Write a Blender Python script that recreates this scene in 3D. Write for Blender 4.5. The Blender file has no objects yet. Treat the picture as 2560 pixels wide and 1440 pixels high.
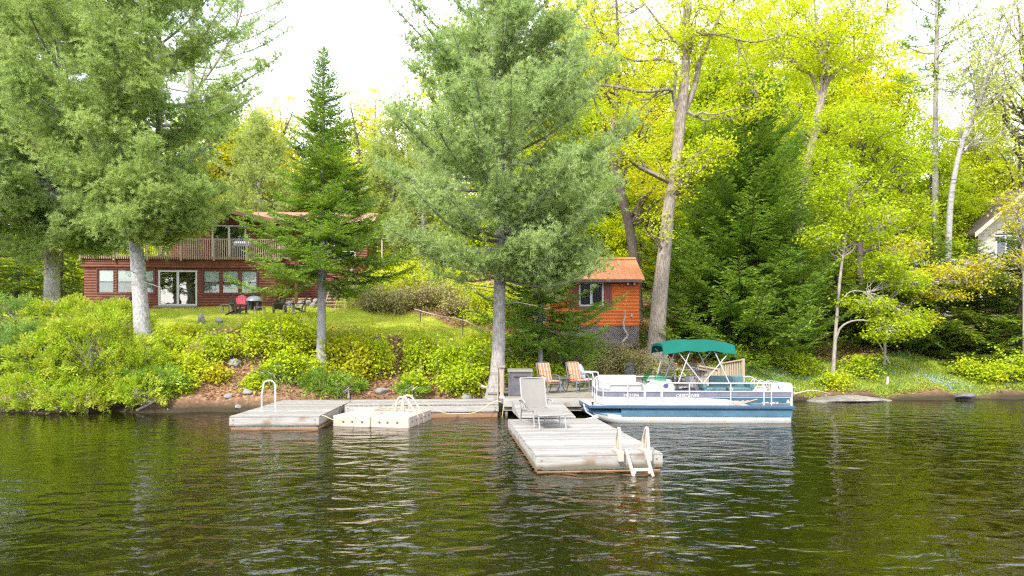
import bpy, math, random
import numpy as np
from mathutils import Vector, Matrix
R = math.radians
SC = bpy.context.scene
COL = SC.collection

# ------------------------------------------------------------------ camera, sky, sun, exposure
F, CAMH, HZ = 1707.0, 2.5, 848.0            # focal length and horizon row in pixels of a 2560-wide frame, eye height in metres
cam_d = bpy.data.cameras.new('camera'); cam = bpy.data.objects.new('camera', cam_d); COL.objects.link(cam)
cam.location = (0, 0, CAMH); cam.rotation_euler = (R(90), 0, 0)
cam_d.sensor_width = 36; cam_d.lens = 24.0; cam_d.shift_y = (HZ - 720) / 2560; cam_d.clip_end = 2000; cam_d.clip_start = 0.1
SC.camera = cam
SUN_EL, SUN_AZ = R(44), R(-152)             # azimuth measured clockwise from +Y: behind the camera, to its left
wd = bpy.data.worlds.new("World"); SC.world = wd; wd.use_nodes = True
nt = wd.node_tree; nt.nodes.clear()
wo = nt.nodes.new('ShaderNodeOutputWorld'); bg = nt.nodes.new('ShaderNodeBackground')
sky = nt.nodes.new('ShaderNodeTexSky'); sky.sky_type = 'NISHITA'; sky.sun_disc = False
sky.sun_elevation = SUN_EL; sky.sun_rotation = SUN_AZ; sky.dust_density = 2.0
tc = nt.nodes.new('ShaderNodeTexCoord'); mp = nt.nodes.new('ShaderNodeMapping'); mp.inputs['Scale'].default_value = (1, 1, 2.2)
no = nt.nodes.new('ShaderNodeTexNoise'); no.inputs['Scale'].default_value = 2.1; no.inputs['Detail'].default_value = 6; no.inputs['Roughness'].default_value = 0.55
rp = nt.nodes.new('ShaderNodeValToRGB'); rp.color_ramp.elements[0].position = 0.36; rp.color_ramp.elements[0].color = (0.5, 0.5, 0.5, 1)
rp.color_ramp.elements[1].position = 0.58; rp.color_ramp.elements[1].color = (1, 1, 1, 1)
mx = nt.nodes.new('ShaderNodeMix'); mx.data_type = 'RGBA'; mx.inputs['B'].default_value = (9.6, 9.9, 10.6, 1)
L = nt.links.new
L(tc.outputs['Generated'], mp.inputs['Vector']); L(mp.outputs[0], no.inputs['Vector']); L(no.outputs['Fac'], rp.inputs[0]); L(rp.outputs[0], mx.inputs['Factor'])
L(sky.outputs[0], mx.inputs['A']); L(mx.outputs['Result'], bg.inputs[0]); bg.inputs[1].default_value = 0.15; L(bg.outputs[0], wo.inputs[0])
sd = bpy.data.lights.new('sun', 'SUN'); sun = bpy.data.objects.new('sun', sd); COL.objects.link(sun)
sd.energy = 2.8; sd.angle = R(6); sd.color = (1.0, 0.955, 0.88)
sun.rotation_euler = Vector((-math.sin(SUN_AZ) * math.cos(SUN_EL), -math.cos(SUN_AZ) * math.cos(SUN_EL), -math.sin(SUN_EL))).to_track_quat('-Z', 'Y').to_euler()
sun.location = (-20, -20, 40)
vs = SC.view_settings; SC.display_settings.display_device = 'sRGB'; vs.view_transform = 'Standard'; vs.look = 'None'; vs.gamma = 1; vs.exposure = 1.2
SC.cycles.max_bounces = 8; SC.cycles.diffuse_bounces = 4; SC.cycles.glossy_bounces = 3; SC.cycles.transmission_bounces = 4; SC.cycles.transparent_max_bounces = 12
SC.cycles.caustics_reflective = False; SC.cycles.caustics_refractive = False; SC.cycles.use_denoising = False; SC.cycles.filter_width = 1.3; SC.cycles.sample_clamp_indirect = 6.0

# ------------------------------------------------------------------ helpers
def W(px, py, D):                           # photograph pixel at a known distance -> place in the world
    return Vector(((px - 1280) / F * D, D, CAMH + (HZ - py) / F * D))
def tag(o, label=None, cat=None, group=None, kind=None):
    if label: o['label'] = label
    if cat: o['category'] = cat
    if group: o['group'] = group
    if kind: o['kind'] = kind
    return o
def thing(name, label, cat, loc=(0, 0, 0), rz=0.0, group=None):
    o = bpy.data.objects.new(name, None); COL.objects.link(o); o.empty_display_size = 0.2
    o.location = loc; o.rotation_euler = (0, 0, rz)
    return tag(o, label, cat, group)
def kids(o): return [c for c in COL.objects if c.parent == o]
def dup(root, loc, rz=0.0, scale=(1, 1, 1), label=None, group=None):
    c = root.copy(); COL.objects.link(c); c.location = loc; c.rotation_euler = (0, 0, rz); c.scale = scale
    if label: c['label'] = label
    if group: c['group'] = group
    for k in list(root.children):
        d = k.copy(); COL.objects.link(d); d.parent = c
        for g in list(k.children):
            e = g.copy(); COL.objects.link(e); e.parent = d
    return c
def link_mesh(name, me, mats, parent=None):
    o = bpy.data.objects.new(name, me); COL.objects.link(o)
    for m in (mats if isinstance(mats, (list, tuple)) else [mats]): me.materials.append(m)
    if parent is not None: o.parent = parent
    return o
def np_mesh(name, V, Fc, mats, parent=None, smooth=False, mi=None):
    V = np.ascontiguousarray(V, dtype=np.float32); Fc = np.ascontiguousarray(Fc, dtype=np.int32)
    me = bpy.data.meshes.new(name); n, k = Fc.shape
    me.vertices.add(len(V)); me.vertices.foreach_set('co', V.ravel())
    me.loops.add(n * k); me.loops.foreach_set('vertex_index', Fc.ravel())
    me.polygons.add(n); me.polygons.foreach_set('loop_start', np.arange(0, n * k, k, dtype=np.int32))
    me.polygons.foreach_set('use_smooth', np.full(n, smooth, dtype=bool))
    if mi is not None: me.polygons.foreach_set('material_index', np.asarray(mi, dtype=np.int32))
    me.update(calc_edges=True)
    return link_mesh(name, me, mats, parent)

class MB:                                   # collects shapes, then links them as one mesh
    def __init__(s): s.v = []; s.f = []; s.m = []
    def add(s, v, f, mi=0):
        b = len(s.v); s.v += [tuple(p) for p in v]; s.f += [tuple(i + b for i in q) for q in f]; s.m += [mi] * len(f); return s
    def box(s, x0, x1, y0, y1, z0, z1, mi=0):
        v = [(x, y, z) for z in (z0, z1) for y in (y0, y1) for x in (x0, x1)]
        return s.add(v, [(0, 2, 3, 1), (4, 5, 7, 6), (0, 1, 5, 4), (2, 6, 7, 3), (0, 4, 6, 2), (1, 3, 7, 5)], mi)
    def beam(s, p, q, w, h, mi=0, up=(0, 0, 1)):
        p = Vector(p); q = Vector(q); d = (q - p).normalized(); a = d.cross(Vector(up))
        if a.length < 1e-4: a = d.cross(Vector((0, 1, 0)))
        a.normalize(); b = a.cross(d).normalized()
        v = [c + a * (i * w / 2) + b * (j * h / 2) for c in (p, q) for i, j in ((-1, -1), (1, -1), (1, 1), (-1, 1))]
        return s.add(v, [(0, 3, 2, 1), (4, 5, 6, 7), (0, 1, 5, 4), (1, 2, 6, 5), (2, 3, 7, 6), (3, 0, 4, 7)], mi)
    def tube(s, pts, r, n=8, mi=0, closed=False):
        pts = [Vector(p) for p in pts]; N = len(pts); rs = r if isinstance(r, (list, tuple)) else [r] * N
        v = []; prev = None
        for i, p in enumerate(pts):
            if closed: d = pts[(i + 1) % N] - pts[i - 1]
            else: d = pts[min(i + 1, N - 1)] - pts[max(i - 1, 0)]
            d.normalize()
            if prev is None:
                a = d.cross(Vector((0, 0, 1)))
                if a.length < 0.05: a = d.cross(Vector((0, 1, 0)))
            else: a = prev - d * prev.dot(d)
            a.normalize(); prev = a; b = d.cross(a)
            v += [p + (a * math.cos(t) + b * math.sin(t)) * rs[i] for t in (2 * math.pi * k / n for k in range(n))]
        f = []
        for i in range(N if closed else N - 1):
            j = (i + 1) % N
            f += [(i * n + k, i * n + (k + 1) % n, j * n + (k + 1) % n, j * n + k) for k in range(n)]
        if not closed: f += [tuple(range(n))[::-1], tuple((N - 1) * n + k for k in range(n))]
        return s.add(v, f, mi)
    def lathe(s, prof, c=(0, 0, 0), n=20, mi=0):
        c = Vector(c); v = []; f = []
        for r, z in prof: v += [c + Vector((r * math.cos(2 * math.pi * k / n), r * math.sin(2 * math.pi * k / n), z)) for k in range(n)]
        for i in range(len(prof) - 1): f += [(i * n + k, i * n + (k + 1) % n, (i + 1) * n + (k + 1) % n, (i + 1) * n + k) for k in range(n)]
        f += [tuple(range(n))[::-1], tuple((len(prof) - 1) * n + k for k in range(n))]
        return s.add(v, f, mi)
    def prism(s, poly, a, b, ax='y', mi=0): # polygon in the plane across ax, pushed from a to b
        def P(u, w, t): return {'y': (u, t, w), 'x': (t, u, w), 'z': (u, w, t)}[ax]
        n = len(poly); v = [P(u, w, a) for u, w in poly] + [P(u, w, b) for u, w in poly]
        f = [tuple(range(n)), tuple(range(n, 2 * n))[::-1]] + [(i, i + n, (i + 1) % n + n, (i + 1) % n) for i in range(n)]
        return s.add(v, f, mi)
    def sheet(s, rows, th, mi=0):           # grid of points thickened along its normals
        rows = [[Vector(p) for p in r] for r in rows]; nu, nv = len(rows), len(rows[0]); nr = []
        for i in range(nu):
            for j in range(nv):
                du = rows[min(i + 1, nu - 1)][j] - rows[max(i - 1, 0)][j]; dv = rows[i][min(j + 1, nv - 1)] - rows[i][max(j - 1, 0)]
                nr.append(du.cross(dv).normalized())
        top = [rows[i][j] + nr[i * nv + j] * th / 2 for i in range(nu) for j in range(nv)]; bot = [rows[i][j] - nr[i * nv + j] * th / 2 for i in range(nu) for j in range(nv)]
        o = nu * nv; f = []
        for i in range(nu - 1):
            for j in range(nv - 1):
                q = (i * nv + j, i * nv + j + 1, (i + 1) * nv + j + 1, (i + 1) * nv + j); f += [q[::-1], tuple(k + o for k in q)]
        rim = [j for j in range(nv)] + [i * nv + nv - 1 for i in range(1, nu)] + [(nu - 1) * nv + j for j in range(nv - 2, -1, -1)] + [i * nv for i in range(nu - 2, 0, -1)]
        f += [(rim[k], rim[(k + 1) % len(rim)], rim[(k + 1) % len(rim)] + o, rim[k] + o) for k in range(len(rim))]
        return s.add(top + bot, f, mi)
    def build(s, name, mats, parent=None, bevel=0.0, smooth=False, angle=40):
        me = bpy.data.meshes.new(name); me.from_pydata(s.v, [], s.f); me.validate()
        mi = s.m
        if len(me.polygons) == len(mi): me.polygons.foreach_set('material_index', mi)
        o = link_mesh(name, me, mats, parent)
        if smooth:
            me.polygons.foreach_set('use_smooth', [True] * len(me.polygons)); me.set_sharp_from_angle(angle=R(angle))
        me.update()
        if bevel:
            b = o.modifiers.new('edge', 'BEVEL'); b.width = bevel; b.segments = 2; b.limit_method = 'ANGLE'; b.harden_normals = False
        return o
def text_part(name, body, size, loc, mat, parent, shear=0.0, depth=0.002, extra=1.0):
    c = bpy.data.curves.new(name, 'FONT'); c.body = body; c.size = size; c.extrude = depth; c.shear = shear; c.space_character = extra; c.offset = 0.002
    t = bpy.data.objects.new(name + '_src', c); COL.objects.link(t)
    dg = bpy.context.evaluated_depsgraph_get(); dg.update()
    me = bpy.data.meshes.new_from_object(t.evaluated_get(dg)); bpy.data.objects.remove(t); bpy.data.curves.remove(c)
    me.materials.clear()
    o = link_mesh(name, me, mat, parent); o.location = loc; o.rotation_euler = (R(90), 0, 0)
    return o

# ------------------------------------------------------------------ materials
def nodes(name):
    m = bpy.data.materials.new(name); m.use_nodes = True; t = m.node_tree; b = t.nodes['Principled BSDF']; return m, t, b
def N(t, typ, **kw):
    n = t.nodes.new('ShaderNode' + typ)
    for k, v in kw.items():
        if hasattr(n, k) and not k[0].isupper(): setattr(n, k, v)
        else: n.inputs[k.replace('_', ' ')].default_value = v
    return n
def rgba(c): return (c[0], c[1], c[2], 1)
def mixc(t, fac, a, b):
    m = t.nodes.new('ShaderNodeMix'); m.data_type = 'RGBA'
    for key, val in (('Factor', fac), ('A', a), ('B', b)):
        if isinstance(val, (tuple, list)): m.inputs[key].default_value = rgba(val)
        elif isinstance(val, (int, float)): m.inputs[key].default_value = val
        else: t.links.new(val, m.inputs[key])
    return m.outputs['Result']
def ramp(t, src, lo, hi):
    m = t.nodes.new('ShaderNodeMapRange'); m.inputs['From Min'].default_value = lo; m.inputs['From Max'].default_value = hi; m.clamp = True
    t.links.new(src, m.inputs['Value']); return m.outputs['Result']
def noise(t, scale, detail=3, vec=None, stretch=None, rough=0.55, src='Object'):
    n = N(t, 'TexNoise'); n.inputs['Scale'].default_value = scale; n.inputs['Detail'].default_value = detail; n.inputs['Roughness'].default_value = rough
    c = t.nodes.new('ShaderNodeTexCoord'); v = c.outputs[src]
    if stretch:
        mpn = t.nodes.new('ShaderNodeMapping'); mpn.inputs['Scale'].default_value = stretch; t.links.new(v, mpn.inputs['Vector']); v = mpn.outputs[0]
    t.links.new(v, n.inputs['Vector']); return n.outputs['Fac']
def bump(t, b, h, dist=0.01, strength=1.0):
    n = t.nodes.new('ShaderNodeBump'); n.inputs['Distance'].default_value = dist; n.inputs['Strength'].default_value = strength
    t.links.new(h, n.inputs['Height']); t.links.new(n.outputs[0], b.inputs['Normal']); return n
def plain(name, c, rough=0.5, metal=0.0, var=0.15, scale=6.0, bmp=0.0, spec=0.5, dirt=None):
    m, t, b = nodes(name); n = noise(t, scale, 4)
    col = mixc(t, ramp(t, n, 0.3, 0.7), tuple(x * (1 - var) for x in c), tuple(min(1, x * (1 + var)) for x in c))
    if dirt:
        n2 = noise(t, scale * 2.3, 5); col = mixc(t, ramp(t, n2, 0.56, 0.72), col, dirt)
    t.links.new(col, b.inputs['Base Color']); b.inputs['Roughness'].default_value = rough; b.inputs['Metallic'].default_value = metal; b.inputs['Specular IOR Level'].default_value = spec
    if bmp: bump(t, b, noise(t, scale * 6, 3), bmp)
    return m
def leafmat(name, c1, c2, c3=None, transl=0.4, rough=0.55, nscale=0.6):
    m, t, b = nodes(name); out = t.nodes['Material Output']
    g = t.nodes.new('ShaderNodeNewGeometry'); n = noise(t, nscale, 3)
    col = mixc(t, g.outputs['Random Per Island'], c1, c2)
    if c3: col = mixc(t, ramp(t, n, 0.42, 0.68), col, c3)
    t.links.new(col, b.inputs['Base Color']); b.inputs['Roughness'].default_value = rough; b.inputs['Specular IOR Level'].default_value = 0.25
    tr = t.nodes.new('ShaderNodeBsdfTranslucent'); t.links.new(col, tr.inputs['Color'])
    ms = t.nodes.new('ShaderNodeMixShader'); ms.inputs[0].default_value = transl
    t.links.new(b.outputs[0], ms.inputs[1]); t.links.new(tr.outputs[0], ms.inputs[2]); t.links.new(ms.outputs[0], out.inputs['Surface'])
    return m
def barkmat(name, c1, c2, stretch=(6, 6, 1.2), band=None, bandcol=(0.1, 0.09, 0.08), bmp=0.03):
    m, t, b = nodes(name)
    n = noise(t, 3.0, 5, stretch=stretch); col = mixc(t, ramp(t, n, 0.35, 0.65), c1, c2)
    if band:
        n2 = noise(t, 1.0, 3, stretch=band); col = mixc(t, ramp(t, n2, 0.55, 0.66), col, bandcol)
    t.links.new(col, b.inputs['Base Color']); b.inputs['Roughness'].default_value = 0.9; b.inputs['Specular IOR Level'].default_value = 0.15
    bump(t, b, n, bmp); return m
def woodmat(name, c1, c2, stain=(0.16, 0.1, 0.05), axis='x', rough=0.8, amt=0.63, wet=None):
    m, t, b = nodes(name); g = t.nodes.new('ShaderNodeNewGeometry')
    st = {'x': (0.7, 14, 14), 'y': (14, 0.7, 14), 'z': (14, 14, 0.7)}[axis]
    n = noise(t, 3.0, 5, stretch=st); base = mixc(t, g.outputs['Random Per Island'], c1, c2)
    col = mixc(t, ramp(t, n, 0.3, 0.75), base, tuple(x * 0.62 for x in c1))
    n2 = noise(t, 1.6, 6); col = mixc(t, ramp(t, n2, amt, amt + 0.12), col, stain)
    if wet:
        gp = t.nodes.new('ShaderNodeNewGeometry'); sz = t.nodes.new('ShaderNodeSeparateXYZ'); t.links.new(gp.outputs['Position'], sz.inputs[0])
        ad = N(t, 'Math', operation='MULTIPLY_ADD'); t.links.new(n2, ad.inputs[0]); ad.inputs[1].default_value = -0.16; t.links.new(sz.outputs['Z'], ad.inputs[2])
        col = mixc(t, ramp(t, ad.outputs[0], wet + 0.02, wet - 0.06), col, (0.13, 0.115, 0.075))
    t.links.new(col, b.inputs['Base Color']); b.inputs['Roughness'].default_value = rough; b.inputs['Specular IOR Level'].default_value = 0.25
    bump(t, b, n, 0.004); return m
M = {}
M['pine'] = leafmat('pine_needles', (0.28, 0.395, 0.115), (0.43, 0.54, 0.19), (0.40, 0.52, 0.195), 0.45, nscale=0.5)
M['pine_deep'] = leafmat('deep_pine_needles', (0.27, 0.40, 0.09), (0.42, 0.54, 0.165), (0.45, 0.54, 0.155), 0.47, nscale=0.5)
M['pine_pale'] = leafmat('pale_pine_needles', (0.36, 0.45, 0.11), (0.46, 0.52, 0.16), (0.42, 0.50, 0.13), 0.45)
M['fir'] = leafmat('fir_needles', (0.15, 0.28, 0.035), (0.27, 0.41, 0.05), (0.33, 0.45, 0.05), 0.36, nscale=1.2)
M['spruce'] = leafmat('spruce_needles', (0.13, 0.25, 0.032), (0.23, 0.37, 0.04), (0.33, 0.45, 0.05), 0.34, nscale=1.0)
M['hemlock'] = leafmat('hemlock_needles', (0.10, 0.19, 0.018), (0.19, 0.28, 0.025), (0.24, 0.31, 0.022), 0.3, nscale=0.8)
M['maple'] = leafmat('maple_leaves', (0.33, 0.46, 0.012), (0.50, 0.56, 0.014), (0.44, 0.56, 0.012), 0.5)
M['lime'] = leafmat('lime_leaves', (0.46, 0.57, 0.012), (0.65, 0.67, 0.014), (0.58, 0.66, 0.012), 0.5)
M['gold'] = leafmat('golden_leaves', (0.58, 0.57, 0.02), (0.70, 0.65, 0.03), (0.64, 0.62, 0.02), 0.5)
M['amber'] = leafmat('amber_leaves', (0.46, 0.50, 0.02), (0.58, 0.54, 0.02), (0.58, 0.48, 0.02), 0.45)
M['bronze'] = leafmat('bronze_tinted_leaves', (0.40, 0.46, 0.015), (0.52, 0.52, 0.02), (0.52, 0.44, 0.02), 0.45, nscale=1.0)
M['birchleaf'] = leafmat('birch_leaves', (0.40, 0.47, 0.07), (0.54, 0.56, 0.09), (0.46, 0.50, 0.14), 0.45)
M['shrub'] = leafmat('shrub_leaves', (0.34, 0.49, 0.012), (0.52, 0.58, 0.014), (0.55, 0.54, 0.012), 0.45, nscale=1.0)
M['green_shrub'] = leafmat('green_shrub_leaves', (0.30, 0.46, 0.012), (0.48, 0.55, 0.014), (0.50, 0.57, 0.012), 0.45, nscale=1.0)
M['cedar'] = leafmat('cedar_sprays', (0.25, 0.41, 0.016), (0.45, 0.55, 0.03), (0.48, 0.50, 0.05), 0.42, nscale=1.4)
M['cedar_dark'] = leafmat('dark_cedar_sprays', (0.15, 0.29, 0.07), (0.27, 0.40, 0.09), (0.34, 0.44, 0.05), 0.4, nscale=1.4)
M['twig'] = leafmat('dull_twigs', (0.24, 0.21, 0.09), (0.36, 0.30, 0.14), (0.30, 0.32, 0.06), 0.25, nscale=1.2)
M['fern'] = leafmat('fern_fronds', (0.40, 0.55, 0.012), (0.56, 0.62, 0.02), None, 0.5)
M['grass'] = leafmat('grass_blades', (0.34, 0.43, 0.03), (0.46, 0.52, 0.06), (0.56, 0.50, 0.13), 0.45, nscale=0.9)
M['herb'] = leafmat('herb_leaves', (0.28, 0.38, 0.04), (0.44, 0.48, 0.06), (0.24, 0.38, 0.09), 0.42, nscale=0.5)
M['blueflower'] = leafmat('blue_petals', (0.22, 0.32, 0.62), (0.36, 0.46, 0.75), None, 0.3)
M['litter'] = leafmat('dead_leaves', (0.28, 0.16, 0.08), (0.42, 0.27, 0.15), (0.24, 0.12, 0.06), 0.15, nscale=0.8)
M['pinebark'] = barkmat('pine_bark', (0.20, 0.18, 0.165), (0.36, 0.34, 0.325), (5, 5, 1.6), (0.5, 0.5, 2.6), (0.17, 0.14, 0.12))
M['palebark'] = barkmat('pale_bark', (0.25, 0.24, 0.235), (0.46, 0.45, 0.44), (4, 4, 2.5), (0.6, 0.6, 2.4), (0.20, 0.17, 0.15))
M['firbark'] = barkmat('fir_bark', (0.23, 0.225, 0.22), (0.34, 0.335, 0.33), (6, 6, 2), None, bmp=0.01)
M['oakbark'] = barkmat('oak_bark', (0.18, 0.145, 0.115), (0.38, 0.325, 0.275), (9, 9, 1.4), None, bmp=0.05)
M['darkbark'] = barkmat('dark_bark', (0.07, 0.055, 0.045), (0.14, 0.115, 0.10), (8, 8, 1.5))
M['birchbark'] = barkmat('birch_bark', (0.25, 0.24, 0.23), (0.36, 0.35, 0.34), (2, 2, 6), (1.2, 1.2, 7), (0.10, 0.09, 0.08), bmp=0.008)
M['stem'] = barkmat('grey_stems', (0.22, 0.19, 0.16), (0.38, 0.34, 0.30), (8, 8, 2), bmp=0.005)
M['deadwood'] = barkmat('dead_wood', (0.36, 0.30, 0.25), (0.52, 0.46, 0.40), (9, 9, 1.2), bmp=0.01)
M['rock'] = plain('rock', (0.26, 0.245, 0.235), 0.9, 0, 0.3, 3, 0.03, 0.2, (0.14, 0.14, 0.08))
M['dock'] = woodmat('weathered_deck_boards', (0.225, 0.212, 0.196), (0.43, 0.41, 0.385), (0.18, 0.14, 0.11))
M['dockside'] = woodmat('weathered_fascia', (0.36, 0.345, 0.32), (0.44, 0.425, 0.395), (0.24, 0.18, 0.13), amt=0.58, wet=0.085)
M['log'] = woodmat('wet_log', (0.28, 0.16, 0.09), (0.36, 0.22, 0.13), (0.10, 0.06, 0.035), amt=0.55)
M['greydeck'] = woodmat('grey_deck_boards', (0.26, 0.235, 0.19), (0.33, 0.30, 0.25), (0.18, 0.13, 0.09))
M['timber'] = woodmat('tan_timber', (0.37, 0.29, 0.21), (0.46, 0.38, 0.29), (0.24, 0.17, 0.11), axis='z', amt=0.66)
M['oldwood'] = woodmat('old_grey_timber', (0.24, 0.21, 0.18), (0.36, 0.32, 0.28), (0.14, 0.11, 0.09))
M['foam'] = plain('white_foam', (0.78, 0.80, 0.84), 0.8)
M['tan'] = plain('tan_plastic', (0.44, 0.365, 0.30), 0.5, 0, 0.05, 3, 0.0, 0.4, (0.42, 0.33, 0.25))
M['hole'] = plain('recess_shade', (0.10, 0.075, 0.06), 0.9)  # dark brown stands in for the shade inside holes and gaps
M['yellowrope'] = plain('yellow_rope', (0.72, 0.62, 0.22), 0.8)
M['steel'] = plain('galvanised_steel', (0.62, 0.65, 0.70), 0.35, 0.6, 0.1)
M['white'] = plain('white_paint', (0.48, 0.48, 0.49), 0.4, 0, 0.03, 2)
M['whitealu'] = plain('white_enamel', (0.40, 0.40, 0.415), 0.28, 0, 0.03, 1.2, 0, 0.5)
M['vinyl'] = plain('white_vinyl', (0.38, 0.375, 0.365), 0.45, 0, 0.05, 3)
M['navy'] = plain('blue_enamel', (0.03, 0.075, 0.13), 0.3, 0, 0.12, 2)
M['pontoonblue'] = plain('pontoon_blue', (0.042, 0.11, 0.17), 0.35, 0, 0.15, 2, 0, 0.5, (0.06, 0.16, 0.24))
M['pontoonwhite'] = plain('pontoon_aluminium', (0.40, 0.40, 0.385), 0.4, 0.15, 0.08, 2, 0, 0.5, (0.40, 0.36, 0.28))
M['stripe'] = plain('grey_stripe', (0.13, 0.13, 0.15), 0.4)
M['stripeedge'] = plain('violet_pinstripe', (0.06, 0.065, 0.17), 0.4)
M['tealpaint'] = plain('teal_graphic', (0.02, 0.075, 0.105), 0.35)
M['pink'] = plain('copper_graphic', (0.55, 0.30, 0.24), 0.45)
M['teal'] = plain('teal_vinyl', (0.065, 0.135, 0.155), 0.5, 0, 0.1, 3)
M['carpet'] = plain('deck_carpet', (0.40, 0.38, 0.35), 0.95, 0, 0.12, 10)
M['lettering'] = plain('light_lettering', (0.52, 0.47, 0.44), 0.5)
M['canvas'] = plain('green_canvas', (0.0, 0.088, 0.066), 0.75, 0, 0.08, 2, 0.004, 0.2)
M['black'] = plain('black_plastic', (0.02, 0.02, 0.024), 0.45)
M['iron'] = plain('black_iron', (0.035, 0.038, 0.045), 0.5)
M['greyframe'] = plain('grey_metal_frame', (0.16, 0.18, 0.19), 0.4, 0.3)
M['box'] = plain('dark_resin', (0.10, 0.095, 0.105), 0.6)
M['boxlid'] = plain('olive_resin_lid', (0.17, 0.165, 0.135), 0.6)
M['sling'] = plain('grey_sling_fabric', (0.19, 0.178, 0.16), 0.8, 0, 0.06, 5, 0.003)
M['slingframe'] = plain('silver_frame', (0.27, 0.26, 0.255), 0.4, 0.1)
M['patiowhite'] = plain('white_resin', (0.45, 0.47, 0.51), 0.5)
M['adiron'] = plain('dark_brown_resin', (0.035, 0.026, 0.024), 0.55)
M['adpink'] = plain('coral_pink_resin', (0.62, 0.075, 0.12), 0.5)
M['steelgrey'] = plain('smoked_steel', (0.16, 0.18, 0.19), 0.45, 0.5, 0.2)
M['tablewood'] = plain('taupe_table', (0.30, 0.24, 0.20), 0.7)
M['glasstop'] = plain('green_glass_top', (0.13, 0.17, 0.14), 0.15)
M['redlog'] = plain('red_stained_logs', (0.15, 0.046, 0.028), 0.6, 0, 0.25, 2.5, 0.006, 0.3)
M['redtrim'] = plain('dark_red_trim', (0.10, 0.024, 0.020), 0.6, 0, 0.2, 3)
M['fascia'] = plain('brown_fascia', (0.22, 0.095, 0.075), 0.6, 0, 0.12, 3)
M['roofcopper'] = plain('copper_metal_roof', (0.36, 0.18, 0.13), 0.4, 0.0, 0.1, 1.5)
M['orangelog'] = plain('orange_stained_boards', (0.70, 0.155, 0.026), 0.5, 0, 0.12, 2.5, 0.004, 0.35)
M['orangeroof'] = plain('orange_metal_roof', (0.68, 0.23, 0.10), 0.35, 0.0, 0.06, 1.0)
M['seam'] = plain('pale_roof_seam', (0.56, 0.30, 0.23), 0.35)
M['shutter'] = plain('red_brown_shutter', (0.19, 0.045, 0.035), 0.6)
M['lattice'] = plain('grey_lattice', (0.30, 0.26, 0.25), 0.8)
M['gutter'] = plain('dark_gutter', (0.09, 0.05, 0.04), 0.5)
M['dark'] = plain('interior_shade', (0.02, 0.02, 0.02), 0.9)  # near-black stands in for the shade of unlit rooms and crawl space
M['blind'] = plain('pale_blind', (0.78, 0.80, 0.78), 0.8, 0, 0.04)
M['cream'] = plain('cream_siding', (0.42, 0.39, 0.31), 0.6)
M['creamtrim'] = plain('cream_trim', (0.44, 0.40, 0.31), 0.6)
M['screen'] = plain('grey_insect_screen', (0.27, 0.31, 0.33), 0.7)
M['burlap'] = plain('tarp', (0.25, 0.20, 0.13), 0.9, 0, 0.25, 4)
M['splitwood'] = plain('split_firewood', (0.40, 0.30, 0.20), 0.9, 0, 0.35, 9)
M['bulb'] = plain('lamp_glass', (0.75, 0.72, 0.70), 0.2)
def glassmat(name, tint, refl=0.5):
    m, t, b = nodes(name); out = t.nodes['Material Output']
    fr = N(t, 'Fresnel'); fr.inputs[0].default_value = 1.5
    gl = t.nodes.new('ShaderNodeBsdfGlossy'); gl.inputs['Roughness'].default_value = 0.02
    tr = t.nodes.new('ShaderNodeBsdfTransparent'); tr.inputs[0].default_value = rgba(tint)
    wv = noise(t, 1.2, 2); bp = t.nodes.new('ShaderNodeBump'); bp.inputs['Distance'].default_value = 0.006; t.links.new(wv, bp.inputs['Height']); t.links.new(bp.outputs[0], gl.inputs['Normal'])
    ad = t.nodes.new('ShaderNodeMath'); ad.operation = 'ADD'; ad.inputs[1].default_value = refl; t.links.new(fr.outputs[0], ad.inputs[0]); ad.use_clamp = True
    gm = t.nodes.new('ShaderNodeNewGeometry'); iv = N(t, 'Math', operation='SUBTRACT'); iv.inputs[0].default_value = 1.0; t.links.new(gm.outputs['Backfacing'], iv.inputs[1])
    mu = N(t, 'Math', operation='MULTIPLY'); t.links.new(ad.outputs[0], mu.inputs[0]); t.links.new(iv.outputs[0], mu.inputs[1])
    ms = t.nodes.new('ShaderNodeMixShader'); t.links.new(mu.outputs[0], ms.inputs[0]); t.links.new(tr.outputs[0], ms.inputs[1]); t.links.new(gl.outputs[0], ms.inputs[2]); t.links.new(ms.outputs[0], out.inputs['Surface'])
    return m
M['pane'] = glassmat('window_glass', (0.8, 0.84, 0.84), 0.10)
M['shedpane'] = glassmat('shed_window_glass', (0.6, 0.66, 0.62), -0.03)
M['doorpane'] = glassmat('door_glass', (0.75, 0.8, 0.8), 0.30)
M['windscreen'] = glassmat('green_tinted_acrylic', (0.45, 0.82, 0.68), 0.02)

# striped cushion: stripes run along the cushion
def stripemat():
    m, t, b = nodes('orange_striped_cushion'); c = t.nodes.new('ShaderNodeTexCoord'); sx = t.nodes.new('ShaderNodeSeparateXYZ'); t.links.new(c.outputs['Object'], sx.inputs[0])
    mm = N(t, 'Math', operation='MULTIPLY'); mm.inputs[1].default_value = 1 / 0.135; t.links.new(sx.outputs['X'], mm.inputs[0])
    ad = N(t, 'Math', operation='ADD'); ad.inputs[1].default_value = 20.15; t.links.new(mm.outputs[0], ad.inputs[0])
    fr = N(t, 'Math', operation='FRACT'); t.links.new(ad.outputs[0], fr.inputs[0])
    gt = N(t, 'Math', operation='GREATER_THAN'); gt.inputs[1].default_value = 0.72; t.links.new(fr.outputs[0], gt.inputs[0])
    t.links.new(mixc(t, gt.outputs[0], (0.48, 0.165, 0.09), (0.50, 0.41, 0.31)), b.inputs['Base Color']); b.inputs['Roughness'].default_value = 0.9; return m
M['cushion'] = stripemat()

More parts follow.
